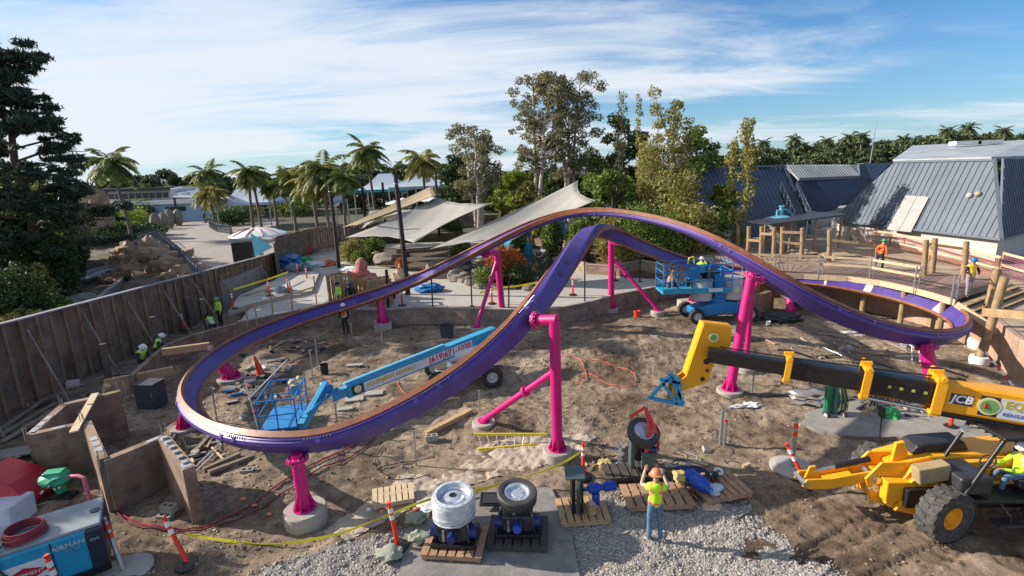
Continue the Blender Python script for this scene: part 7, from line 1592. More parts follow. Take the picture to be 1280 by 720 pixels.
# ================================================================== PALLETS AND WHEEL UNITS
def pallet(lab, g, rz, w_=1.2, d=1.0, z=.0, mt_=wood, tilt=None):
    root = thing('pallet', lab, 'pallet', (g[0], g[1], z), 'wooden pallets'); R3 = Matrix.Rotation(rz, 3, 'Z') @ (Matrix.Rotation(tilt, 3, 'X') if tilt else Matrix.Identity(3)); o_ = V((g[0], g[1], z))
    for k in range(7): mb = MB(); mb.box(o_+R3 @ V((-w_/2+.05+k*(w_-.1)/6, 0, .135)), (w_/7*.86, d, .022), R3); mb.build('deck_board', mt_, root)
    for k in (-1, 0, 1): mb = MB(); mb.box(o_+R3 @ V((0, k*(d/2-.05), .075)), (w_, .09, .095), R3); mb.build('stringer', mt_, root)
    for k in (-1, 0, 1): mb = MB(); mb.box(o_+R3 @ V((k*(w_/2-.06), 0, .014)), (.1, d, .02), R3); mb.build('bottom_board', mt_, root)
    return root
tanw = M('reddish_pallet_wood', (.36, .22, .13), .85, var=.3, scale=5, dirt=.3, dirtcol=(.2, .13, .09)); blk = M('stained_dark_wood', (.06, .05, .045), .85, var=.4, scale=5)
gA = G(570, 682, .1); gB = G(648, 670, .1); gC = G(728, 640, .1); gD = G(820, 622, .1); gE = G(898, 612, .1)
pallet('pallet under the plastic-wrapped wheel', gA, -.12, 1.4, 1.1, .12, tanw); pallet('dark stained pallet under the bare silver wheel', gB, -.08, 1.4, 1.15, .12, blk); pallet('pallet carrying the upright steel plate and blue motor', gC, .06, 1.25, 1.05, .05, wood)
pallet('pallet in front of the guiding worker, left of the blue cylinder', gD, 0.02, 1.7, 1.05, .06, tanw); pallet('reddish pallet at the right with tools on it', gE, .22, 1.35, 1.1, .10, tanw); pallet('wide low pallet behind the guiding worker, under the sheet', G(790, 594, 0), .05, 1.6, .8, .05, blk)
pallet('pale pallet lying slanted on the pale soil left of the wrapped wheel', G(492, 626, 0), .25, 1.1, .8, .09, wood_pale)
def drive_unit(lab, g, z, wrapped, rz, ws=.40):
    root = thing('drive_wheel_unit', lab, 'drive unit', (g.x, g.y, z), 'motor units with a horizontal wheel'); R3 = Matrix.Rotation(rz, 3, 'Z')
    def P(x, y, z_): return V((g.x, g.y, z))+R3 @ V((x, y, z_))
    mb = MB(); mb.box(P(0, 0, .05), (.85, .7, .08), R3); mb.build('base_plate', black, root, bevel=.01)
    mb = MB(); mb.box(P(0, 0, .26), (.6, .5, .34), R3); mb.build('gear_case', dsteel, root, bevel=.04)
    for sx in (-1, 1): mb = MB(); mb.cyl(P(sx*.18, -.1, .22), P(sx*.46, -.12, .24), .12, .11, 14); mb.build('motor', M('navy_motor', (.01, .03, .14), .4), root, smooth=True)
    mb = MB(); mb.cyl(P(0, -.25, .25), P(0, -.44, .28), .1, .08, 12); mb.build('motor', motorblue if not wrapped else MATS['navy_motor'], root, smooth=True)
    for k in range(9): a = k*.7; q = P(.36*math.cos(a), .3*math.sin(a), .12+.04*(k % 3)); mb = MB(); mb.cyl(q, q+V((0, 0, .24)), .035, .03, 8); mb.build('spring_bolt', dsteel if k % 2 else steel, root)
    for k in range(4): mb = MB(); mb.tube([P(-.3+.2*k, .2, .3), P(-.35+.2*k, -.2, .48), P(-.2+.18*k, -.38, .2)], .014, 5); mb.build('hose', black, root)
    mb = MB(); mb.cyl(P(0, 0, .4), P(0, 0, .62), .1, .1, 14); mb.build('spindle', steel, root)
    c = P(0, 0, .74)
    if not wrapped: wheel(root, c, (0.05, -.12, 1), ws, .22, M('silver_rim', (.62, .66, .72), .25, .6), 0, .60, tread=False, tm=M('smooth_tyre', (.045, .043, .042), .6, dirt=.3, dirtcol=(.2, .18, .16)))
    else:
        mb = MB(); mb.lathe(c, (0.03, -.05, 1), [(.36, -.26), (.40, -.2), (.42, .0), (.415, .16), (.39, .24), (.33, .25), (.31, .17)], 40); 
        for k in range(6): mb.ring(c+V((0, 0, -.2+.075*k)), (random.uniform(-.1, .1), random.uniform(-.1, .1), 1), .41, .014, 36, 5)
        mb.build('stretch_wrap', M('stretch_wrap', (.52, .54, .57), .18, var=.25, scale=9, bump=.5, bscale=16, spec=.8), root, smooth=True); mb = MB(); mb.lathe(c+V((0, 0, .12)), (0, 0, 1), [(.32, .06), (.29, .0), (.2, .02), (.18, .07), (.08, .09), (.075, 0), (0, 0)], 28); mb.build('rim', M('silver_rim', (.62, .66, .72), .25, .6), root, smooth=True); mb = MB(); mb.cyl(c+V((0, 0, .14)), c+V((0, 0, .2)), .072, .072, 16); mb.build('hub_hole', black, root)
    root.scale = (1.24,)*3; return root
drive_unit('wheel unit wrapped in clear stretch film on a pallet at the bottom edge', gA+V((0, .08, 0)), .27, True, -.1, .42); drive_unit('wheel unit with bare silver rim facing up on the dark pallet', gB+V((0, .1, 0)), .27, False, -.05, .41)
# hanging unit on red slings
def hanging():
    hk = D(807, 506, 14.2); hk = D(807, 505, 13.95); g = G(806, 602, 0); c = V((hk.x, 13.75, hk.z-1.0)); root = thing('drive_wheel_unit', 'wheel unit hanging in red slings from the blue boom hook', 'drive unit', (c.x, c.y, max(.3, c.z-1)), 'motor units with a horizontal wheel')
    wc = V((hk.x-.02, 13.6, 0)); wc = D(804, 541, 13.5); wheel(root, wc, (0.1, -.45, .85), .48, .27, M('silver_rim', (.62, .66, .72), .25, .6), 0, .58, tread=False, tm=M('smooth_tyre', (.045, .043, .042), .6))
    b = wc+V((0, .15, -.55)); mb = MB(); mb.box(b, (.42, .4, .7)); mb.build('gear_case', black, root, bevel=.04); mb = MB(); mb.box(b+V((-.3, -.05, -.1)), (.12, .35, .95)); mb.box(b+V((.12, -.3, -.25)), (.4, .08, .5), .2); mb.build('mount_plate', M('green_grey_steel', (.09, .13, .13), .4, .3), root, bevel=.01)
    mb = MB(); mb.cyl(b+V((.1, -.2, .1)), b+V((.35, -.35, .1)), .1, .1, 12); mb.build('motor', MATS['navy_motor'], root, smooth=True)
    for k in range(4): mb = MB(); mb.tube([b+V((-.2+.13*k, -.2, .3)), b+V((-.25+.15*k, -.35, 0)), b+V((-.1+.1*k, -.2, -.4))], .015, 5); mb.build('hose', black, root)
    sl = thing('lifting_sling', 'red webbing slings looped over the hanging wheel unit', 'sling', tuple(hk)); rs = M('sling_red', (.62, .05, .04), .7, var=.2)
    for pts in (((0, 0, -.12), (-.03, -.55, -.45), (-.10, -.72, -.95), (-.12, -.6, -1.3)), ((0, 0, -.12), (.12, -.5, -.42), (.22, -.66, -.9), (.24, -.5, -1.2)), ((0, 0, -.1), (-.25, -.1, -.2), (-.5, -.2, -.3)), ((.02, 0, -.12), (.03, -.5, -.5), (.0, -.7, -1.0))):
        mb = MB(); P = [hk+V(p) for p in pts]; 
        for a, b2 in zip(P[:-1], P[1:]): mb.beam(a, b2, .09, .02, upv=(0, -1, .2))
        mb.build('webbing', rs, sl)
    mb = MB(); mb.ring(hk+V((0, 0, -.06)), (0, 1, 0), .06, .018, 14, 6); mb.build('shackle', steel, sl)
hanging()
# upright plate with blue motor
def motor_stand():
    root = thing('motor_stand', 'upright dark steel stand with square top plate and bright blue gear motor', 'motor stand', (gC.x, gC.y, .2)); o_ = V((gC.x-.15, gC.y, .2)); gs = M('green_grey_steel', (.09, .13, .13), .4, .3)
    mb = MB(); mb.box(o_+V((-.1, 0, .5)), (.10, .4, 1.0)); mb.box(o_+V((.12, -.05, .45)), (.06, .34, .9)); mb.build('upright', black, root, bevel=.01); mb = MB(); mb.box(o_+V((-.05, .02, 1.06)), (.5, .42, .04), Matrix.Rotation(.35, 3, 'X')); mb.build('top_plate', gs, root); mb = MB(); mb.beam(o_+V((.0, -.25, .05)), o_+V((.02, -.22, .95)), .08, .07); mb.build('front_bar', gs, root)
    a = o_+V((.3, .05, .55)); mb = MB(); mb.lathe(a, (1, .12, .02), [(0, -.12), (.05, -.12), (.06, 0), (.12, .02), (.14, .1), (.14, .26), (.11, .3), (.08, .34), (.08, .42), (.12, .44), (.125, .72), (.1, .76), (0, .78)], 22); mb.build('motor', motorblue, root, smooth=True)
    for k in range(7): mb = MB(); mb.ring(a+V((.5+.04*k, .06+.005*k, .01)), (1, .12, .02), .122, .008, 20, 4); mb.build('cooling_fin', motorblue, root)
    mb = MB(); mb.box(a+V((.2, -.05, -.25)), (.2, .2, .3)); mb.build('gear_foot', motorblue, root, bevel=.03); mb = MB(); mb.box(a+V((.6, .04, .14)), (.14, .12, .08)); mb.build('terminal_box', motorblue, root, bevel=.02)
    r2 = thing('wood_block', 'square timber block standing beside the blue motor on the pallet', 'block', tuple(o_+V((.35, -.2, 0)))); mb = MB(); mb.box(o_+V((.35, -.22, .17)), (.19, .19, .32), .3); mb.build('block', wood, r2, bevel=.01); mb = MB(); mb.box(o_+V((.35, -.22, .335)), (.14, .14, .01), .3); mb.build('end_grain', wood_pale, r2)
motor_stand()
def cylinder_item():
    g = V((gE.x-.55, gE.y-.05, .24)); root = thing('blue_cylinder', 'large blue pressure cylinder lying on the pallet right of the guiding worker', 'cylinder', tuple(g)); a = g+V((-.22, .38, .2)); ax = V((.32, -.85, 0)).normalized()
    mb = MB(); mb.lathe(a, ax, [(0, 0), (.14, .02), (.19, .1), (.2, .3), (.2, .62), (.16, .74), (.1, .78), (.085, .92), (0, .93)], 26); mb.build('cylinder_body', motorblue, root, smooth=True); mb = MB(); mb.ring(a+ax*.3, ax, .2, .012, 24, 5); mb.ring(a+ax*.6, ax, .2, .012, 24, 5); mb.build('band', motorblue, root); mb = MB(); mb.cyl(a+ax*.92, a+ax*.96, .05, .05, 14); mb.build('end_cap', skyblue, root)
    r = thing('cloth_bundle', 'navy and tan cloth bundle behind the blue cylinder', 'cloth', tuple(g+V((-.2, .5, 0)))); mb = MB(); mb.blob(g+V((-.1, .62, .12)), (.42, .2, .13), 5, .4, 3); mb.build('navy_cloth', M('navy_cloth', (.01, .03, .10), .9), r, smooth=True); mb = MB(); mb.blob(g+V((-.42, .35, .12)), (.2, .3, .12), 8, .4, 3); mb.build('tan_cloth', M('tan_cloth', (.5, .36, .14), .9), r, smooth=True)
    r = thing('tool_cluster', 'black chain hoists and fittings heaped on the reddish pallet', 'tools', tuple(g+V((.5, .3, 0))))
    for k in range(7): mb = MB(); q = g+V((.35+.09*k*(.6+.4*math.sin(k)), .25+.1*math.cos(k*2), .08)); mb.cyl(q, q+V((.04*math.sin(k), .1, .1)), .07, .05, 10); mb.build('fitting', black if k != 4 else steel, r)
    mb = MB(); mb.ring(g+V((.72, .5, .14)), (0, -.3, 1), .1, .035, 18, 6); mb.build('chrome_ring', white, r)
    r = thing('paper_sheet', 'crumpled white-blue sheet on the pallet right of the blue cylinder', 'sheet', tuple(g+V((.45, -.1, 0)))); mb = MB(); mb.blob(g+V((.42, -.12, .06)), (.2, .18, .05), 8, .5, 2); mb.build('sheet', M('blueish_paper', (.5, .58, .66), .7), r); mb = MB(); mb.blob(g+V((.3, -.35, .03)), (.12, .1, .04), 9, .5, 2); mb.build('loose_corner', M('blueish_paper', (.5, .58, .66), .7), r)
    r = thing('red_fitting', 'dark red chain fitting between the worker and the blue cylinder', 'tools', tuple(g+V((-.4, 0, 0)))); 
    for k in range(5): mb = MB(); mb.ring(g+V((-.42+.03*k, .15-.12*k, .08)), (math.sin(k*2), math.cos(k*2), .5), .06, .022, 12, 5); mb.build('link', M('dark_red', (.3, .01, .03), .5) if k % 2 else black, r)
cylinder_item()
g = G(648, 645, .1); root = thing('dark_board', 'black padded board leaning behind the dark pallet', 'board', tuple(G(617, 625, .1))); p = G(617, 624, .3); mb = MB(); mb.box(p, (.75, .45, .06), Matrix.Rotation(-.05, 3, 'Z') @ Matrix.Rotation(.25, 3, 'X')); mb.build('board', black, root, bevel=.02); mb = MB(); mb.box(p+V((0, -.03, .045)), (.55, .3, .012), Matrix.Rotation(-.05, 3, 'Z') @ Matrix.Rotation(.25, 3, 'X')); mb.build('pad', dsteel, root)
p = G(537, 633, .12); root = thing('plastic_sheet_bundle', 'shiny folded plastic sheet left of the wrapped wheel', 'sheet', tuple(p)); mb = MB(); mb.blob(p+V((0, 0, .05)), (.3, .28, .06), 4, .4, 3); mb.build('sheet', offwhite, root, smooth=True); mb = MB(); mb.beam(p+V((-.2, -.1, .11)), p+V((.25, .12, .12)), .03, .01); mb.build('tape_strip', tapey, root)
# sandbags
sbm = M('grey_green_bag', (.27, .29, .23), .85, var=.2, scale=8, bump=.5, bscale=14)
for (px, py, r_, lab) in ((487, 696, .32, 'grey-green sandbag left of the orange post, half on the gravel'), (520, 652, .27, 'grey-green sandbag behind the orange post'), (524, 676, .25, 'grey-green sandbag with an open neck, right of the orange post')):
    p = G(px, py, .1); root = thing('sandbag', lab, 'sandbag', tuple(p), 'sandbags at the orange post'); mb = MB(); mb.blob(p+V((0, 0, .1)), (r_, r_*.75, .14), int(px), .28, 3, freq=2.2); mb.build('bag', sbm, root, smooth=True); mb = MB(); mb.blob(p+V((r_*.75, .05, .14)), (.09, .07, .06), 3, .3, 2); mb.build('tied_neck', sbm, root, smooth=True)
# ladder
def ladder():
    a, b = G(592, 543, .35), G(684, 543, .35); a2, b2 = G(598, 562, .05), G(678, 555, .05); root = thing('ladder', 'yellow fibreglass ladder lying on its side behind the central support', 'ladder', tuple(a2)); ym = M('ladder_yellow', (.75, .62, .02), .45, var=.1)
    for p, q in ((a, b), (a2, b2)): mb = MB(); mb.beam(p, q, .04, .09); mb.build('side_rail', ym, root)
    for k in range(8): t = (k+.5)/8; mb = MB(); mb.cyl(a.lerp(b, t), a2.lerp(b2, t), .018, .018, 8); mb.build('rung', steel, root)
ladder()
# ================================================================== HOSES
def hose(lab, pts, r_, m_, z=.05, name='hose', cat='hose'):
    P = cat_spline([(*G(*p, 0).xy, 0) for p in pts], 10); P = [(p[0], p[1], gz(p[0], p[1])+z) for p in P]; mb = MB(); mb.tube(P, r_, 6); o = mb.build(name, m_, smooth=True); tag(o, lab, cat); return o
hose('dark red air hose curving over the dirt from the compressor past the short support', ((142, 634), (165, 652), (205, 665), (260, 660), (320, 628), (380, 592), (430, 570), (462, 545)), .025, redhose)
hose('second dark red hose running beside the first below the left loop', ((142, 638), (170, 660), (230, 668), (290, 655), (350, 622), (410, 590), (450, 570), (475, 540)), .022, M('maroon_hose', (.12, .008, .02), .5))
hose('red extension cord loop lying on the dirt right of the central support', ((700, 447), (725, 455), (733, 475), (720, 480), (735, 470), (760, 480), (790, 484), (792, 470), (770, 462), (745, 455), (730, 452)), .014, M('cord_red', (.7, .12, .08), .5), cat='cord')
hose('thin orange cord trailing on the dirt below the blue boom', ((495, 468), (500, 485), (515, 500)), .012, M('cord_red', (.7, .12, .08), .5), cat='cord')
hose('black cable looped on the dirt in front of the telehandler boom', ((955, 485), (985, 480), (990, 492), (960, 495), (925, 490), (905, 470)), .015, black, cat='cable')
hose('grey cable trailing over the dirt by the right loop', ((1000, 425), (1030, 438), (1060, 450), (1075, 470)), .014, steel, cat='cable')
hose('black hose curl lying below the left loop near the silver stakes', ((470, 590), (500, 580), (545, 570), (540, 590), (500, 600), (470, 585), (480, 560)), .014, black)
# ================================================================== BLOCK STRUCTURES, LOWER LEFT
cap_m = M('mortar_grey', (.33, .34, .36), .85, var=.2, scale=5, bump=.4, bscale=20)
def cmu_run(root, a, b, z1, th=.24, name='wall'):
    mb = MB(); a = V((a[0], a[1], 0)); b = V((b[0], b[1], 0)); mb.beam(V((a.x, a.y, z1/2-.1)), V((b.x, b.y, z1/2-.1)), th, z1+.2); mb.build(name, cmu, root)
    n = max(1, int((b-a).length/.4)); mb = MB()
    for k in range(n):
        q = a.lerp(b, (k+.5)/n); 
        if random.random() < .45: mb.beam(V((q.x, q.y, z1+.003))-(b-a).normalized()*.15, V((q.x, q.y, z1+.003))+(b-a).normalized()*.15, th*.7, .02)
    if mb.v: mb.build('grout_fill', cap_m, root)
def rebar(root, g, z, n=2):
    for k in range(n): mb = MB(); q = V((g[0]+random.uniform(-.12, .12), g[1]+random.uniform(-.12, .12), z-.2)); mb.cyl(q, q+V((0, 0, random.uniform(.4, .6))), .012, .012, 6); mb.build('rebar', steel, root)
z1 = 1.7
A1, B1, C1, D1, E1_ = [G(*p, z1).xy for p in ((38, 542), (80, 505), (150, 488), (116, 528), (196, 462))]
root = thing('block_chamber', 'unfinished three-sided brown block chamber with a board laid across its top', 'block wall', (A1.x, A1.y, 0), 'unfinished block structures'); D1 = G(108, 527, z1).xy
for a, b in ((A1, B1), (B1, C1), (A1, D1)): cmu_run(root, a, b, z1)
F1 = G(128, 573, z1).xy; cmu_run(root, D1, F1, z1)
for p in (A1, B1, C1, D1): rebar(root, p, z1, 3)
root = thing('plank', 'pale wooden plank lying across the top of the block chamber', 'plank', (*D1, z1)); mb = MB(); mb.beam(G(119, 492, z1+.06), G(92, 540, z1+.06), .22, .045); tag(root, None); mb.build('board', wood_pale, root); mb = MB(); mb.box(G(112, 505, z1+.1), (.12, .05, .03)); mb.build('cleat', wood, root)
z2 = 1.65; root = thing('block_wall', 'brown block wall with a ladder-like open end, in front of the short kinked support', 'block wall', (F1.x, F1.y, 0), 'unfinished block structures'); H1, I1 = G(203, 545, z2).xy, G(236, 585, z2).xy
cmu_run(root, F1, H1, z2); cmu_run(root, H1, I1, z2, .3)
for k in range(6): q = H1.lerp(I1, (k+.6)/6.5); mb = MB(); mb.box((q.x, q.y, z2+.035), (.16, .12, .05), math.atan2(I1.y-H1.y, I1.x-H1.x)); mb.build('grout_cell', cap_m, root)
for p in (H1, F1): rebar(root, p, z2, 3)
root = thing('glulam_beam', 'short thick timber beam resting on the low wall, near one of two', 'beam', tuple(G(175, 480, 1.3))); mb = MB(); mb.beam(D(131, 480, 20.3), D(217, 463, 21.6), .2, .38); mb.build('beam', wood, root, bevel=.01); mb = MB(); mb.beam(D(134, 481, 20.2), D(132, 489, 20.3), .2, .25); mb.build('end_block', wood_pale, root)
root = thing('glulam_beam', 'short thick timber beam resting on the low wall, far one behind the two white-hatted workers', 'beam', tuple(G(230, 440, 1.3))); mb = MB(); mb.beam(D(203, 440, 22.6), D(262, 432, 23.4), .2, .32); mb.build('beam', wood, root, bevel=.01); mb = MB(); mb.box(D(263, 435, 23.3), (.15, .25, .2)); mb.build('end_block', wood_pale, root)
g = G(183, 512, 0); root = thing('electrical_cabinet', 'cabinet in a shade-darkened grey under the near timber beam', 'cabinet', tuple(g)); mb = MB(); mb.box(g+V((0, .4, .5)), (.85, .7, 1.0), -.1); mb.build('cabinet_body', M('shade_dark_cabinet', (.045, .055, .07), .5), root, bevel=.03); mb = MB(); mb.box(g+V((0, .4, 1.03)), (.9, .75, .04), -.1); mb.build('lid', M('shade_dark_lid', (.035, .04, .05), .6), root); mb = MB(); mb.box(g+V((.3, .02, .6)), (.03, .03, .2)); mb.build('handle', steel, root)  # body and lid colours darkened to stand in for shade under the beam
for i, (px, py) in enumerate(((150, 530), (154, 532), (158, 529))): g = G(px, py, 0); root = thing('conduit_stub', 'grey conduit stub rising in the dark corner, %s of three' % ['left', 'middle', 'right'][i], 'pipe', tuple(g), 'conduit stubs by the chamber'); mb = MB(); mb.cyl(g, g+V((0, 0, .7)), .04, .04, 10); mb.build('pipe', steel, root); mb = MB(); mb.cyl(g+V((0, 0, .7)), g+V((0, 0, .76)), .048, .048, 10); mb.build('cap', white, root)
# fence-side posts with cut tops
for i, (px, pyt, pyb) in enumerate(((128, 430, 474), (190, 396, 440), (232, 372, 404), (252, 374, 412), (192, 388, 420))):
    g = G(px+8, pyb, .2); t = D(px, pyt, g.y); root = thing('log_stub', 'sawn-off log post by the plywood fence, number %s from the near end' % ['one', 'two', 'four', 'five', 'three'][i], 'post', tuple(g), 'sawn log posts in the trench'); mb = MB(); mb.cyl(g, t, .15, .14, 12); mb.build('log', M('grey_log', (.13, .10, .075), .9, var=.3), root, smooth=True); mb = MB(); mb.cyl(t, t+V((0, 0, .012)), .14, .14, 16); mb.build('cut_end', M('cut_wood', (.5, .42, .27), .8), root)
# concrete blocks, bricks, pavers, planks scattered
def cblock(lab, px, py, rz, z=0, m_=None, sz=(.4, .2, .2)):
    g = G(px, py, z); root = thing('concrete_block', lab, 'block', tuple(g)); m_ = m_ or concrete; R3 = Matrix.Rotation(rz, 3, 'Z'); x, y, h = sz
    mb = MB(); o_ = g+V((0, 0, h/2+.02))
    for s_ in (-1, 1): mb.box(o_+R3 @ V((0, s_*(y/2-.02), 0)), (x, .04, h), R3)
    for s_ in (-1, 0, 1): mb.box(o_+R3 @ V((s_*(x/2-.02), 0, 0)), (.04, y-.082, h), R3)
    mb.build('block', m_, root); mb = MB(); mb.box(o_+R3 @ V((0, 0, -h/2+.01)), (x*.9, y*.8, .015), R3); mb.build('mortar', cap_m, root)
for i, a in enumerate(((92, 482, .3), (208, 652, -.2), (212, 640, -.25), (310, 594, .1), (540, 551, .2), (372, 372, .3), (282, 398, .5), (238, 520, .2))): cblock(['grey block leaning at the fence foot', 'lower pale block in front of the open-ended block wall', 'upper hollow block in front of the open-ended block wall', 'small block on the dirt below the left loop', 'stone block under the end of the long timber', 'hollow block on the pale slab', 'grey block beside the crouching worker', 'block in the shadow beside the outer loop support'][i], *a, z=[1, 0, .22, 0, 0, 1.2, .4, 0][i])
def boards(lab, pts, w_=.14, h_=.05, m_=wood, name='timber'):
    root = thing(name, lab, 'timber', tuple(G(*pts[0][:2], 0)))
    for k, (x1, y1, x2, y2) in enumerate(pts): mb = MB(); a, b = G(x1, y1, 0), G(x2, y2, 0); a.z = gz(a.x, a.y)+.08; b.z = gz(b.x, b.y)+.08; mb.beam(a, b, w_, h_); mb.build('board', m_, root)
boards('long thick timber lying against the pedestal of the brace in the centre', [(533, 545, 590, 524)], .2, .16, wood)
boards('weathered timbers lying beside the open-ended block wall under the loop', [(255, 594, 300, 570), (262, 598, 318, 572), (240, 570, 262, 548)], .14, .12, M('weathered_timber', (.24, .18, .13), .9, var=.3, bump=.3))
boards('thin laths on the dirt inside the left loop', [(265, 560, 282, 580), (330, 480, 352, 470), (520, 432, 585, 422)], .06, .03, wood_pale)
boards('stack of boards at the foot of the plywood fence, lower left', [(0, 548, 70, 506), (5, 556, 80, 512), (0, 540, 60, 500)], .18, .06, M('weathered_timber', (.24, .18, .13), .9))
for i, (x, y, w_, d_, rz) in enumerate(((443, 500, .75, .45, .2), (468, 493, .75, .45, .15), (432, 512, .6, .3, .2), (444, 458, .8, .25, .12), (375, 405, .5, .25, .3), (18, 574, 1.5, .7, .4), (345, 451, .9, .35, .5))):
    g = G(x, y, 0); g.z = gz(g.x, g.y)+.06; root = thing('paver_slab', ['left one of two flat pavers below the blue boom', 'right one of two flat pavers below the blue boom', 'broken paver edge near the blue jib', 'pale strip slab behind the blue boom', 'small pale slab by the pit wall', 'large flat plywood sheet at the left edge', 'pale board in the rubble heap inside the left loop'][i], 'slab', tuple(g)); mb = MB(); mb.box(g, (w_, d_, .07), rz); mb.build('slab', concrete if i < 5 else M('grey_sheet', (.22, .21, .2), .8), root, bevel=.01); mb = MB(); mb.blob(g+V((w_*.3, -d_*.4, 0)), (.1, .08, .05), i, .3, 1); mb.build('spilled_dirt', clod, root)
# debris heap inside left loop
db = [M('debris_dark', (.03, .03, .035), .8), offwhite, M('debris_grey', (.3, .3, .3), .8), M('debris_blue', (.03, .12, .3), .5), red, wood_pale]
root = thing('debris_pile', 'jumbled heap of broken concrete, cables and scrap on the dirt inside the left loop', 'debris', tuple(G(320, 490, 0)))
rd = random.Random(4)
for k in range(70):
    px, py = rd.gauss(318, 26), rd.gauss(484, 18); g = G(px, py, 0); mb = MB()
    if k % 3: mb.box(g+V((0, 0, gz(g.x, g.y)+.06)), (rd.uniform(.1, .5), rd.uniform(.08, .3), rd.uniform(.04, .14)), Matrix.Rotation(rd.uniform(0, 3), 3, 'Z') @ Matrix.Rotation(rd.uniform(-.4, .4), 3, 'X'))
    else: mb.tube([g+V((rd.uniform(-.4, .4), rd.uniform(-.3, .3), .08+.1*j % .2)) for j in range(4)], .018, 5)
    mb.build('scrap_piece', db[rd.randrange(6)] if k % 4 else concrete, root)
for (lab, cx, cy, sx, sy, n_, sd) in (('scattered boards, cables and broken blocks on the dirt along the left pit wall', 372, 436, 28, 7, 30, 11), ('scrap timber and pipe offcuts strewn below the outer end of the left loop', 250, 572, 22, 12, 26, 12), ('loose laths, pipes and rubble on the dirt under the right loop', 1080, 440, 50, 9, 34, 13), ('small offcuts and litter on the dirt behind the pallets', 800, 582, 60, 6, 26, 14), ('boards and rubble along the foot of the plywood fence', 110, 500, 50, 14, 30, 15), ('dark offcuts and cables around the paved strip under the boom', 1085, 512, 45, 6, 26, 16)):
    root = thing('debris_pile', lab, 'debris', tuple(G(cx, cy, 0))); rd = random.Random(sd)
    for k in range(n_):
        g = G(rd.gauss(cx, sx), rd.gauss(cy, sy), 0); z_ = max(0, gz(g.x, g.y))+.05+(.13 if sd == 16 else 0); mb = MB(); L_ = rd.uniform(.15, 1.3)
        if k % 3 == 0: a = rd.uniform(0, 3.1); d = V((math.cos(a), math.sin(a), rd.uniform(-.03, .08)))*L_; mb.beam(g+V((0, 0, z_)), g+d+V((0, 0, z_)), rd.uniform(.03, .12), .035)
        elif k % 3 == 1: mb.box(g+V((0, 0, z_)), (rd.uniform(.08, .35), rd.uniform(.08, .25), rd.uniform(.04, .16)), Matrix.Rotation(rd.uniform(0, 3), 3, 'Z') @ Matrix.Rotation(rd.uniform(-.4, .4), 3, 'X'))
        else: a = rd.uniform(0, 3); mb.tube([g+V((math.cos(a+j*.5)*L_*.3*j, math.sin(a+j*.5)*L_*.3*j, z_)) for j in range(4)], .017, 5)
        mb.build('scrap_piece', [wood, wood_pale, concrete, db[0], db[2], steel][rd.randrange(6)], root)
def cone(lab, px, py, s=1.0, tilt=(0, 0, 1)):
    g = G(px, py, 0); root = thing('traffic_cone', lab, 'cone', tuple(g)); t = V(tilt).normalized(); mb = MB(); mb.box(g+V((0, 0, .03)), (.4*s, .4*s, .05)); mb.build('base', orange, root); mb = MB(); mb.lathe(g+V((0, 0, .05)), t, [(.15*s, 0), (.03*s, .75*s), (0, .76*s)], 16); mb.build('cone_body', orange, root, smooth=True)
cone('orange cone standing in the scrap heap inside the left loop', 327, 470, 1.3, (-.2, 0, 1))
def bucket(lab, px, py, m_, r_=.16, h=.36):
    g = G(px, py, 0); g.z = gz(g.x, g.y); root = thing('bucket', lab, 'bucket', tuple(g)); mb = MB(); mb.lathe(g, (0, 0, 1), [(0, 0), (r_*.8, 0), (r_, h), (r_*.93, h), (r_*.75, .03), (0, .03)], 20); mb.build('bucket_body', m_, root, smooth=True); mb = MB(); mb.ring(g+V((0, 0, h-.03)), (0, 0, 1), r_+.005, .012, 18, 5); mb.build('rim', m_, root)
bucket('black bucket with a pale label on the dirt above the blue jib', 406, 467, black, .2, .5); bucket('big dark barrel at the foot of the curved wall, left of the braced support', 559, 421, M('slate_plastic', (.05, .06, .07), .6), .42, .7); bucket('small blue bucket at the right edge under the boardwalk', 1278, 465, skyblue, .3, .4); bucket('small orange-red cup between the two pedestals behind the crossing', 796, 396, orange, .2, .35); bucket('white bucket on the dirt right of the blue lift', 960, 406, white, .13, .2)
# upright silver stakes and pipes
for i, (px, pyt, pyb) in enumerate(((900, 515, 555), (905, 527, 556), (392, 440, 480), (398, 425, 462), (460, 445, 472), (441, 405, 430), (478, 405, 432), (520, 540, 580), (600, 490, 520), (272, 485, 530), (430, 535, 570), (423, 505, 545), (940, 470, 490), (906, 368, 392), (1000, 360, 385), (1160, 420, 450), (938, 310, 340))):
    g = G(px, pyb, 0); h = D(px, pyt, g.y).z; root = thing('conduit_stake', 'upright grey pipe stub sticking out of the dirt, %s' % ['nearest pair left, above the pallets', 'nearest pair right, above the pallets', 'inside the left loop by the scrap', 'tall, inside the left loop', 'left of the blue boom', 'below the orange-vested worker', 'before the short blocky support', 'below the near track left of centre', 'below the near track beside the brace', 'by the left end of the loop', 'just below the left loop', 'between pavers and track', 'by the thin support', 'by the block wall stub', 'under the far right track', 'left of the stout dark support', 'behind the blue lift basket'][i], 'pipe', tuple(g)); mb = MB(); mb.cyl(g-V((0, 0, .1)), g+V((.02, 0, h)), .05 if i < 2 else .03, .05 if i < 2 else .03, 10); mb.build('pipe', steel, root); mb = MB(); mb.cyl(g+V((.02, 0, h)), g+V((.02, 0, h+.05)), .055 if i < 2 else .035, .055 if i < 2 else .035, 10); mb.build('cap', red if i == 1 else M('blue_grey_cap', (.15, .2, .26), .5), root)
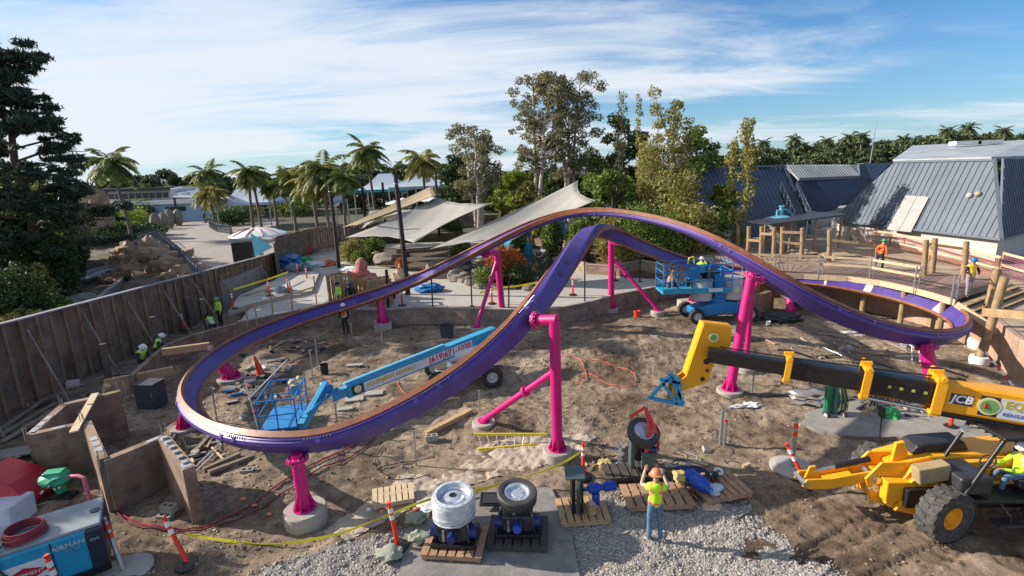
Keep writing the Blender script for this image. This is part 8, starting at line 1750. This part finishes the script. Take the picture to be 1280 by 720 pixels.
# ================================================================== COMPRESSOR, WELDER, TRENCH RAMMER
def compressor():
    g = G(60, 742, 0); 
    tl_, tr_ = G(0, 685, 1.35), G(128, 634, 1.35)
    a = G(-70, 690, 1.3); b = G(130, 628, 1.3); ax = V((b.x-a.x, b.y-a.y, 0)).normalized(); sd = V((ax.y, -ax.x, 0)); root = thing('air_compressor', 'blue and grey towable air compressor with a coiled red hose on top, bottom left corner', 'compressor', (b.x-ax.x*1.6, b.y-ax.y*1.6, 0)); Rt = Matrix(((ax.x, -sd.x, 0), (ax.y, -sd.y, 0), (0, 0, 1)))
    def P(u, v_, z): return V((b.x, b.y, 0))-ax*u+sd*v_+V((0, 0, z))     # u: back from the far right corner, v: towards the camera
    W = 1.35; bl = M('compressor_blue', (.014, .30, .50), .4, dirt=.12, dirtcol=(.1, .14, .16)); gr = M('compressor_grey', (.24, .27, .29), .4, dirt=.4, dirtcol=(.2, .18, .16)); nv = M('compressor_navy', (.02, .03, .05), .4)
    mb = MB(); mb.box(P(1.55, W/2, .95), (3.0, W-.01, .98), Rt); mb.build('canopy', bl, root, bevel=.05); mb = MB(); mb.box(P(.12, W/2, .93), (.32, W+.04, 1.02), Rt); mb.build('end_panel', nv, root, bevel=.04); mb = MB(); mb.box(P(1.55, W/2, 1.47), (3.15, W-.12, .08), Rt); mb.build('top_panel', gr, root, bevel=.03)
    mb = MB(); mb.box(P(1.5, W+.0, .40), (3.1, .08, .14), Rt); mb.build('skid_rail', black, root); mb = MB(); mb.box(P(.86, W+.005, 1.0), (.02, .02, .85), Rt); mb.build('panel_gap', black, root)
    for u in (.9, 2.3): wheel(root, P(u, W-.12, .3), sd, .3, .2, gr, 0, .5, tread=False)
    mb = MB(); mb.box(P(1.34, W+.012, .88), (.88, .012, .58), Rt); mb.build('sign_panel', M('panel_white2', (.7, .7, .72), .5), root)
    dm = M('sign_dark_red', (.42, .015, .03), .5); c = P(1.34, W+.02, .90); mb = MB(); mb.prism([c-ax*.42, c-V((0, 0, .17)), c+ax*.42, c+V((0, 0, .17))], sd*.006); mb.build('diamond', dm, root)
    nb = M('sign_black', (.02, .02, .025), .5); text_mesh('EQUIPMENT', .115, MATS['panel_white2'], 'lettering', frame_mtx(c+sd*.009, ax, sd), root); text_mesh('EL', .16, nb, 'lettering', frame_mtx(c+sd*.009-ax*.33+V((0, 0, .19)), ax, sd), root, bold=.004); text_mesh('858-404-2000', .12, nb, 'lettering', frame_mtx(c+sd*.009+V((0, 0, -.22)), ax, sd), root, bold=.004)
    lm = M('lettering_pale', (.32, .52, .6), .5); c = P(.58, W+.0, 1.24); text_mesh('AIRMAN', .155, lm, 'lettering', frame_mtx(c+sd*.006, ax, sd), root, bold=.006); text_mesh('PDS 185S', .07, lm, 'lettering', frame_mtx(P(.52, W+.006, 1.12), ax, sd), root); text_mesh('SDG', .09, lm, 'lettering', frame_mtx(P(.12, W+.028, 1.2), ax, sd), root)
    mb = MB(); mb.box(P(1.35, W+.01, .58), (.3, .02, .12), Rt); mb.build('latch', nv, root); mb = MB(); mb.cyl(P(.1, W*.5, 1.5), P(.1, W*.5, 1.53), .1, .1, 16); mb.build('filler_cap', nv, root)
    r = thing('hose_coil', 'coil of dark red hose lying on top of the air compressor', 'hose', tuple(P(1.28, W*.62, 1.5)))
    for k in range(6): mb = MB(); mb.ring(P(1.28+.02*(k % 2), W*.62-.015*(k % 3), 1.54+.035*k), (ax*.03*(k % 3-1))+V((0, 0, 1)), .36-.02*(k % 3), .022, 30, 6); mb.build('coil', redhose, r, smooth=True)
    mb = MB(); mb.tube([P(1.6, W*.7, 1.58), P(1.7, W*.95, 1.55), P(1.7, W+.06, 1.3), P(1.6, W+.07, 1.0)], .02, 6); mb.build('hose_end', nv, r, smooth=True)
compressor()
g = G(8, 668, 0); root = thing('welder', 'red and white engine-driven machine behind the air compressor at the left edge', 'machine', (g.x, g.y+.6, 0)); mb = MB(); c = D(18, 612, 12.8); mb.prism([D(-30, 594, 13), D(12, 606, 13), D(38, 630, 12.8), D(22, 650, 12.6), D(-30, 650, 12.6)], (0, 1.0, 0)); mb.build('hood', M('hood_red', (.50, .012, .03), .35, dirt=.4, dirtcol=(.2, .05, .05)), root, bevel=.03)
for k in range(5): mb = MB(); mb.beam(D(6+k*4, 618+k*1.5, 12.95), D(4+k*4, 632+k*1.5, 12.7), .05, .02); mb.build('vent_slot', black, root)
mb = MB(); mb.prism([D(-40, 634, 12.4), D(10, 636, 12.3), D(16, 670, 11.9), D(-40, 690, 11.6)], (0, .8, 0)); mb.build('side_panel', M('pale_side', (.5, .53, .6), .4), root, bevel=.04); mb = MB(); mb.box(D(36, 662, 12.9), (.6, .9, .6), .3); mb.build('engine', black, root, bevel=.05)
c = D(70, 598, 13.4); root = thing('rammer', 'green engine unit with pipe arms standing on the dirt behind the compressor', 'machine', (c.x, c.y, 0)); gm2 = M('machine_green', (.03, .38, .20), .45, dirt=.3); mb = MB(); mb.blob(c, (.42, .32, .22), 3, .18, 3); mb.build('engine_cover', gm2, root, smooth=True); mb = MB(); mb.box(c+V((0, 0, .2)), (.5, .3, .1), .2); mb.build('air_filter', gm2, root, bevel=.03); mb = MB(); mb.cyl(c+V((0, 0, -.15)), (c.x+.1, c.y, .25), .17, .13, 14); mb.build('spring_box', gm2, root); mb = MB(); mb.box((c.x+.1, c.y, .12), (.6, .35, .1)); mb.build('shoe', dsteel, root)
for k in range(5): mb = MB(); q = c+V((.3*math.sin(k*1.3), -.22, -.1-.05*k)); mb.cyl(q, q+V((.05, -.1, .05)), .04, .03, 8); mb.build('fitting', steel, root)
mb = MB(); mb.tube([c+V((.35, 0, .05)), c+V((.75, -.1, .12)), c+V((.95, -.15, .08)), c+V((1.25, -.45, -.75))], .055, 8); mb.build('pink_pipe', M('pink_pipe', (.45, .12, .2), .5), root, smooth=True); mb = MB(); mb.tube([c+V((-.4, 0, 0)), c+V((-.75, .1, -.3)), c+V((-.95, .1, -.7))], .02, 6); mb.build('cable', steel, root)
mb = MB(); mb.cyl(D(46, 632, 13), D(100, 617, 13.6), .03, .03, 8); mb.build('handle_bar', wood_pale, root)
# ================================================================== RIGHT: cylinders, stands, bags
g = G(1040, 522, 0); root = thing('gas_cylinder_cart', 'hand cart with green gas cylinders and coiled hoses standing below the telehandler boom', 'cart', tuple(g)); gc = M('cylinder_green', (.02, .18, .09), .4)
for i, dx in enumerate((-.16, .14)): mb = MB(); mb.lathe(g+V((dx, .1, .12)), (.06, .05, 1), [(0, 0), (.13, .02), (.13, 1.1), (.08, 1.25), (.035, 1.3), (.035, 1.4), (0, 1.4)], 18); mb.build('cylinder', gc if i == 0 else M('cylinder_grey_green', (.08, .2, .2), .4), root, smooth=True)
for dx in (-.3, .3): mb = MB(); mb.tube([g+V((dx, -.05, .1)), g+V((dx, .1, 1.2)), g+V((dx*.9, -.1, 1.45))], .02, 6); mb.build('cart_frame', gc, root); wheel(root, g+V((dx, -.12, .16)), (1, .1, 0), .16, .08, offwhite, 0, .5, tread=False)
for k in range(7): mb = MB(); mb.tube([g+V((.1+.03*k, -.08, 1.2)), g+V((.15+.04*k, -.15-.01*k, .75)), g+V((.12+.05*k, -.12, .3)), g+V((.22+.03*k, -.1, .8)), g+V((.16+.03*k, -.02, 1.25))], .013, 5); mb.build('hose_loop', [M('hose_tan', (.45, .38, .25), .6), green, black][k % 3], root, smooth=True)
for i, (px, py) in enumerate(((1088, 500), (1104, 502), (1130, 505), (1092, 512), (1118, 508))):
    g = G(px, py, .13); root = thing('jack_stand', ['red-topped black stand, first from the left below the boom', 'red-topped black stand, second from the left below the boom', 'red-topped black stand, farthest right below the boom', 'red-topped black stand in front of the first one', 'red-topped black stand between the second and the farthest right'][i], 'stand', tuple(g), 'red-topped stands under the boom')
    for k in range(3): a = k*2.1+i; mb = MB(); mb.cyl(g+V((.2*math.cos(a), .2*math.sin(a), 0)), g+V((0, 0, .5)), .022, .022, 6); mb.build('leg', black, root)
    mb = MB(); mb.cyl(g+V((0, 0, .42)), g+V((0, 0, .62)), .06, .06, 10); mb.build('post', black, root); mb = MB(); mb.blob(g+V((0, 0, .7)), (.12, .12, .09), i, .25, 2); mb.build('head', red, root, smooth=True)
for (px, py, rr, m_, lab, nm) in ((1112, 522, (.32, .26, .26), green, 'bright green plastic bag on the paved strip below the boom', 'plastic_bag'), (1136, 522, (.3, .2, .1), black, 'black cable heap beside the bright green bag', 'cable_heap'), (975, 400, (1.0, .7, .3), M('dark_tarp', (.03, .04, .035), .7, bump=.8), 'dark green tarp heap on the dirt right of the tallest support', 'tarp_heap'), (940, 506, (.3, .2, .08), offwhite, 'white rag lying right of the tallest support', 'rag'), (921, 510, (.3, .1, .05), offwhite, 'white scrap left of the tallest support base', 'rag'), (775, 585, (.25, .2, .1), offwhite, 'crumpled white rag behind the pallets', 'rag'), (755, 582, (.2, .18, .12), M('tan_rag', (.45, .35, .15), .9), 'crumpled tan rag behind the pallets', 'rag'), (1060, 415, (.4, .15, .06), offwhite, 'pale scrap on the dirt below the right loop', 'rag'), (1030, 392, (.5, .2, .05), offwhite, 'pale scrap sheet on the dirt behind the right loop', 'rag'), (1016, 498, (.9, .6, .22), M('clear_plastic', (.24, .22, .2), .35, bump=.5, bscale=8), 'crumpled clear plastic heap under the telehandler boom', 'plastic_heap'), (890, 632, (.25, .14, .1), wood_pale, 'broken wood lump at the near edge of the pallets', 'wood_scrap'), (1145, 392, (.6, .35, .2), steel, 'shiny wrapped bundle on the ground inside the right loop', 'bundle')):
    g = G(px, py, .05); g.z = gz(g.x, g.y) if py > 380 else 0; root = thing(nm, lab, nm.replace('_', ' '), tuple(g)); mb = MB(); mb.blob(g+V((0, 0, rr[2]*.6)), rr, int(px), .4, 3, freq=2.6); mb.build('crumpled_body', m_, root, smooth=True); mb = MB(); mb.blob(g+V((rr[0]*.9, -rr[1]*.3, rr[2]*.3)), (rr[0]*.35, rr[1]*.4, rr[2]*.4), int(px)+1, .4, 2); mb.build('loose_fold', m_, root, smooth=True)
root = thing('striped_pole', 'red and white striped pole lying slanted against the right wall', 'pole', tuple(G(1268, 486, 0))); a, b = D(1232, 440, 20.0), D(1272, 490, 17.5)
for k in range(8): mb = MB(); mb.cyl(a.lerp(b, k/8), a.lerp(b, (k+1)/8), .04, .04, 8); mb.build('band', M('stripe_red', (.5, .02, .06), .5) if k % 2 else white, root)
root = thing('pipe_frame', 'white pipe frame lying on the dirt left of the stout dark support', 'frame', tuple(G(1140, 440, 0)))
for (x1, y1, x2, y2) in ((1112, 415, 1148, 438), (1120, 445, 1175, 445), (1140, 430, 1140, 450), (1148, 430, 1150, 452), (1125, 430, 1160, 432)): mb = MB(); a, b = G(x1, y1, .15), G(x2, y2, .15); mb.tube([a, b], .025, 6); mb.build('pipe', white, root)
# orange paint-marked stones
for i, (px, py) in enumerate(((305, 627), (318, 632), (337, 644), (400, 640), (462, 640), (478, 640), (520, 640), (380, 648))):
    g = G(px, py, 0); g.z = gz(g.x, g.y)+.05; root = thing('marked_stone', 'small %s stone on the dirt, number %s from the left' % ('pale' if i in (4,) else 'orange painted', ['one', 'two', 'three', 'five', 'six', 'seven', 'eight', 'four'][i]), 'stone', tuple(g), 'painted stones on the dirt'); mb = MB(); mb.blob(g, (.09, .07, .05), i, .3, 1); mb.build('stone', M('coral_paint', (.7, .25, .15), .7) if i != 4 else white, root)
# people strolling far off on the walkway
for i, (px, py, sh, pn) in enumerate(((236, 268, darkcloth, greycloth), (252, 270, white, denim), (266, 272, hivizo, darkcloth), (272, 268, M('shirt_blue', (.05, .15, .35), .9), darkcloth), (290, 300, M('shirt_tan', (.5, .35, .25), .9), greycloth))):
    person(['distant visitor in dark clothes at the far left end of the walkway', 'distant visitor in a white shirt on the walkway below the cafe sign', 'distant visitor in an orange top at the end of the walkway', 'distant visitor in a blue top right of the one in orange', 'visitor in a tan shirt beside the dark round bush on the walkway'][i], G(px, py, 2.05), i*1.3, shirt=sh, pants=pn, pose='step')
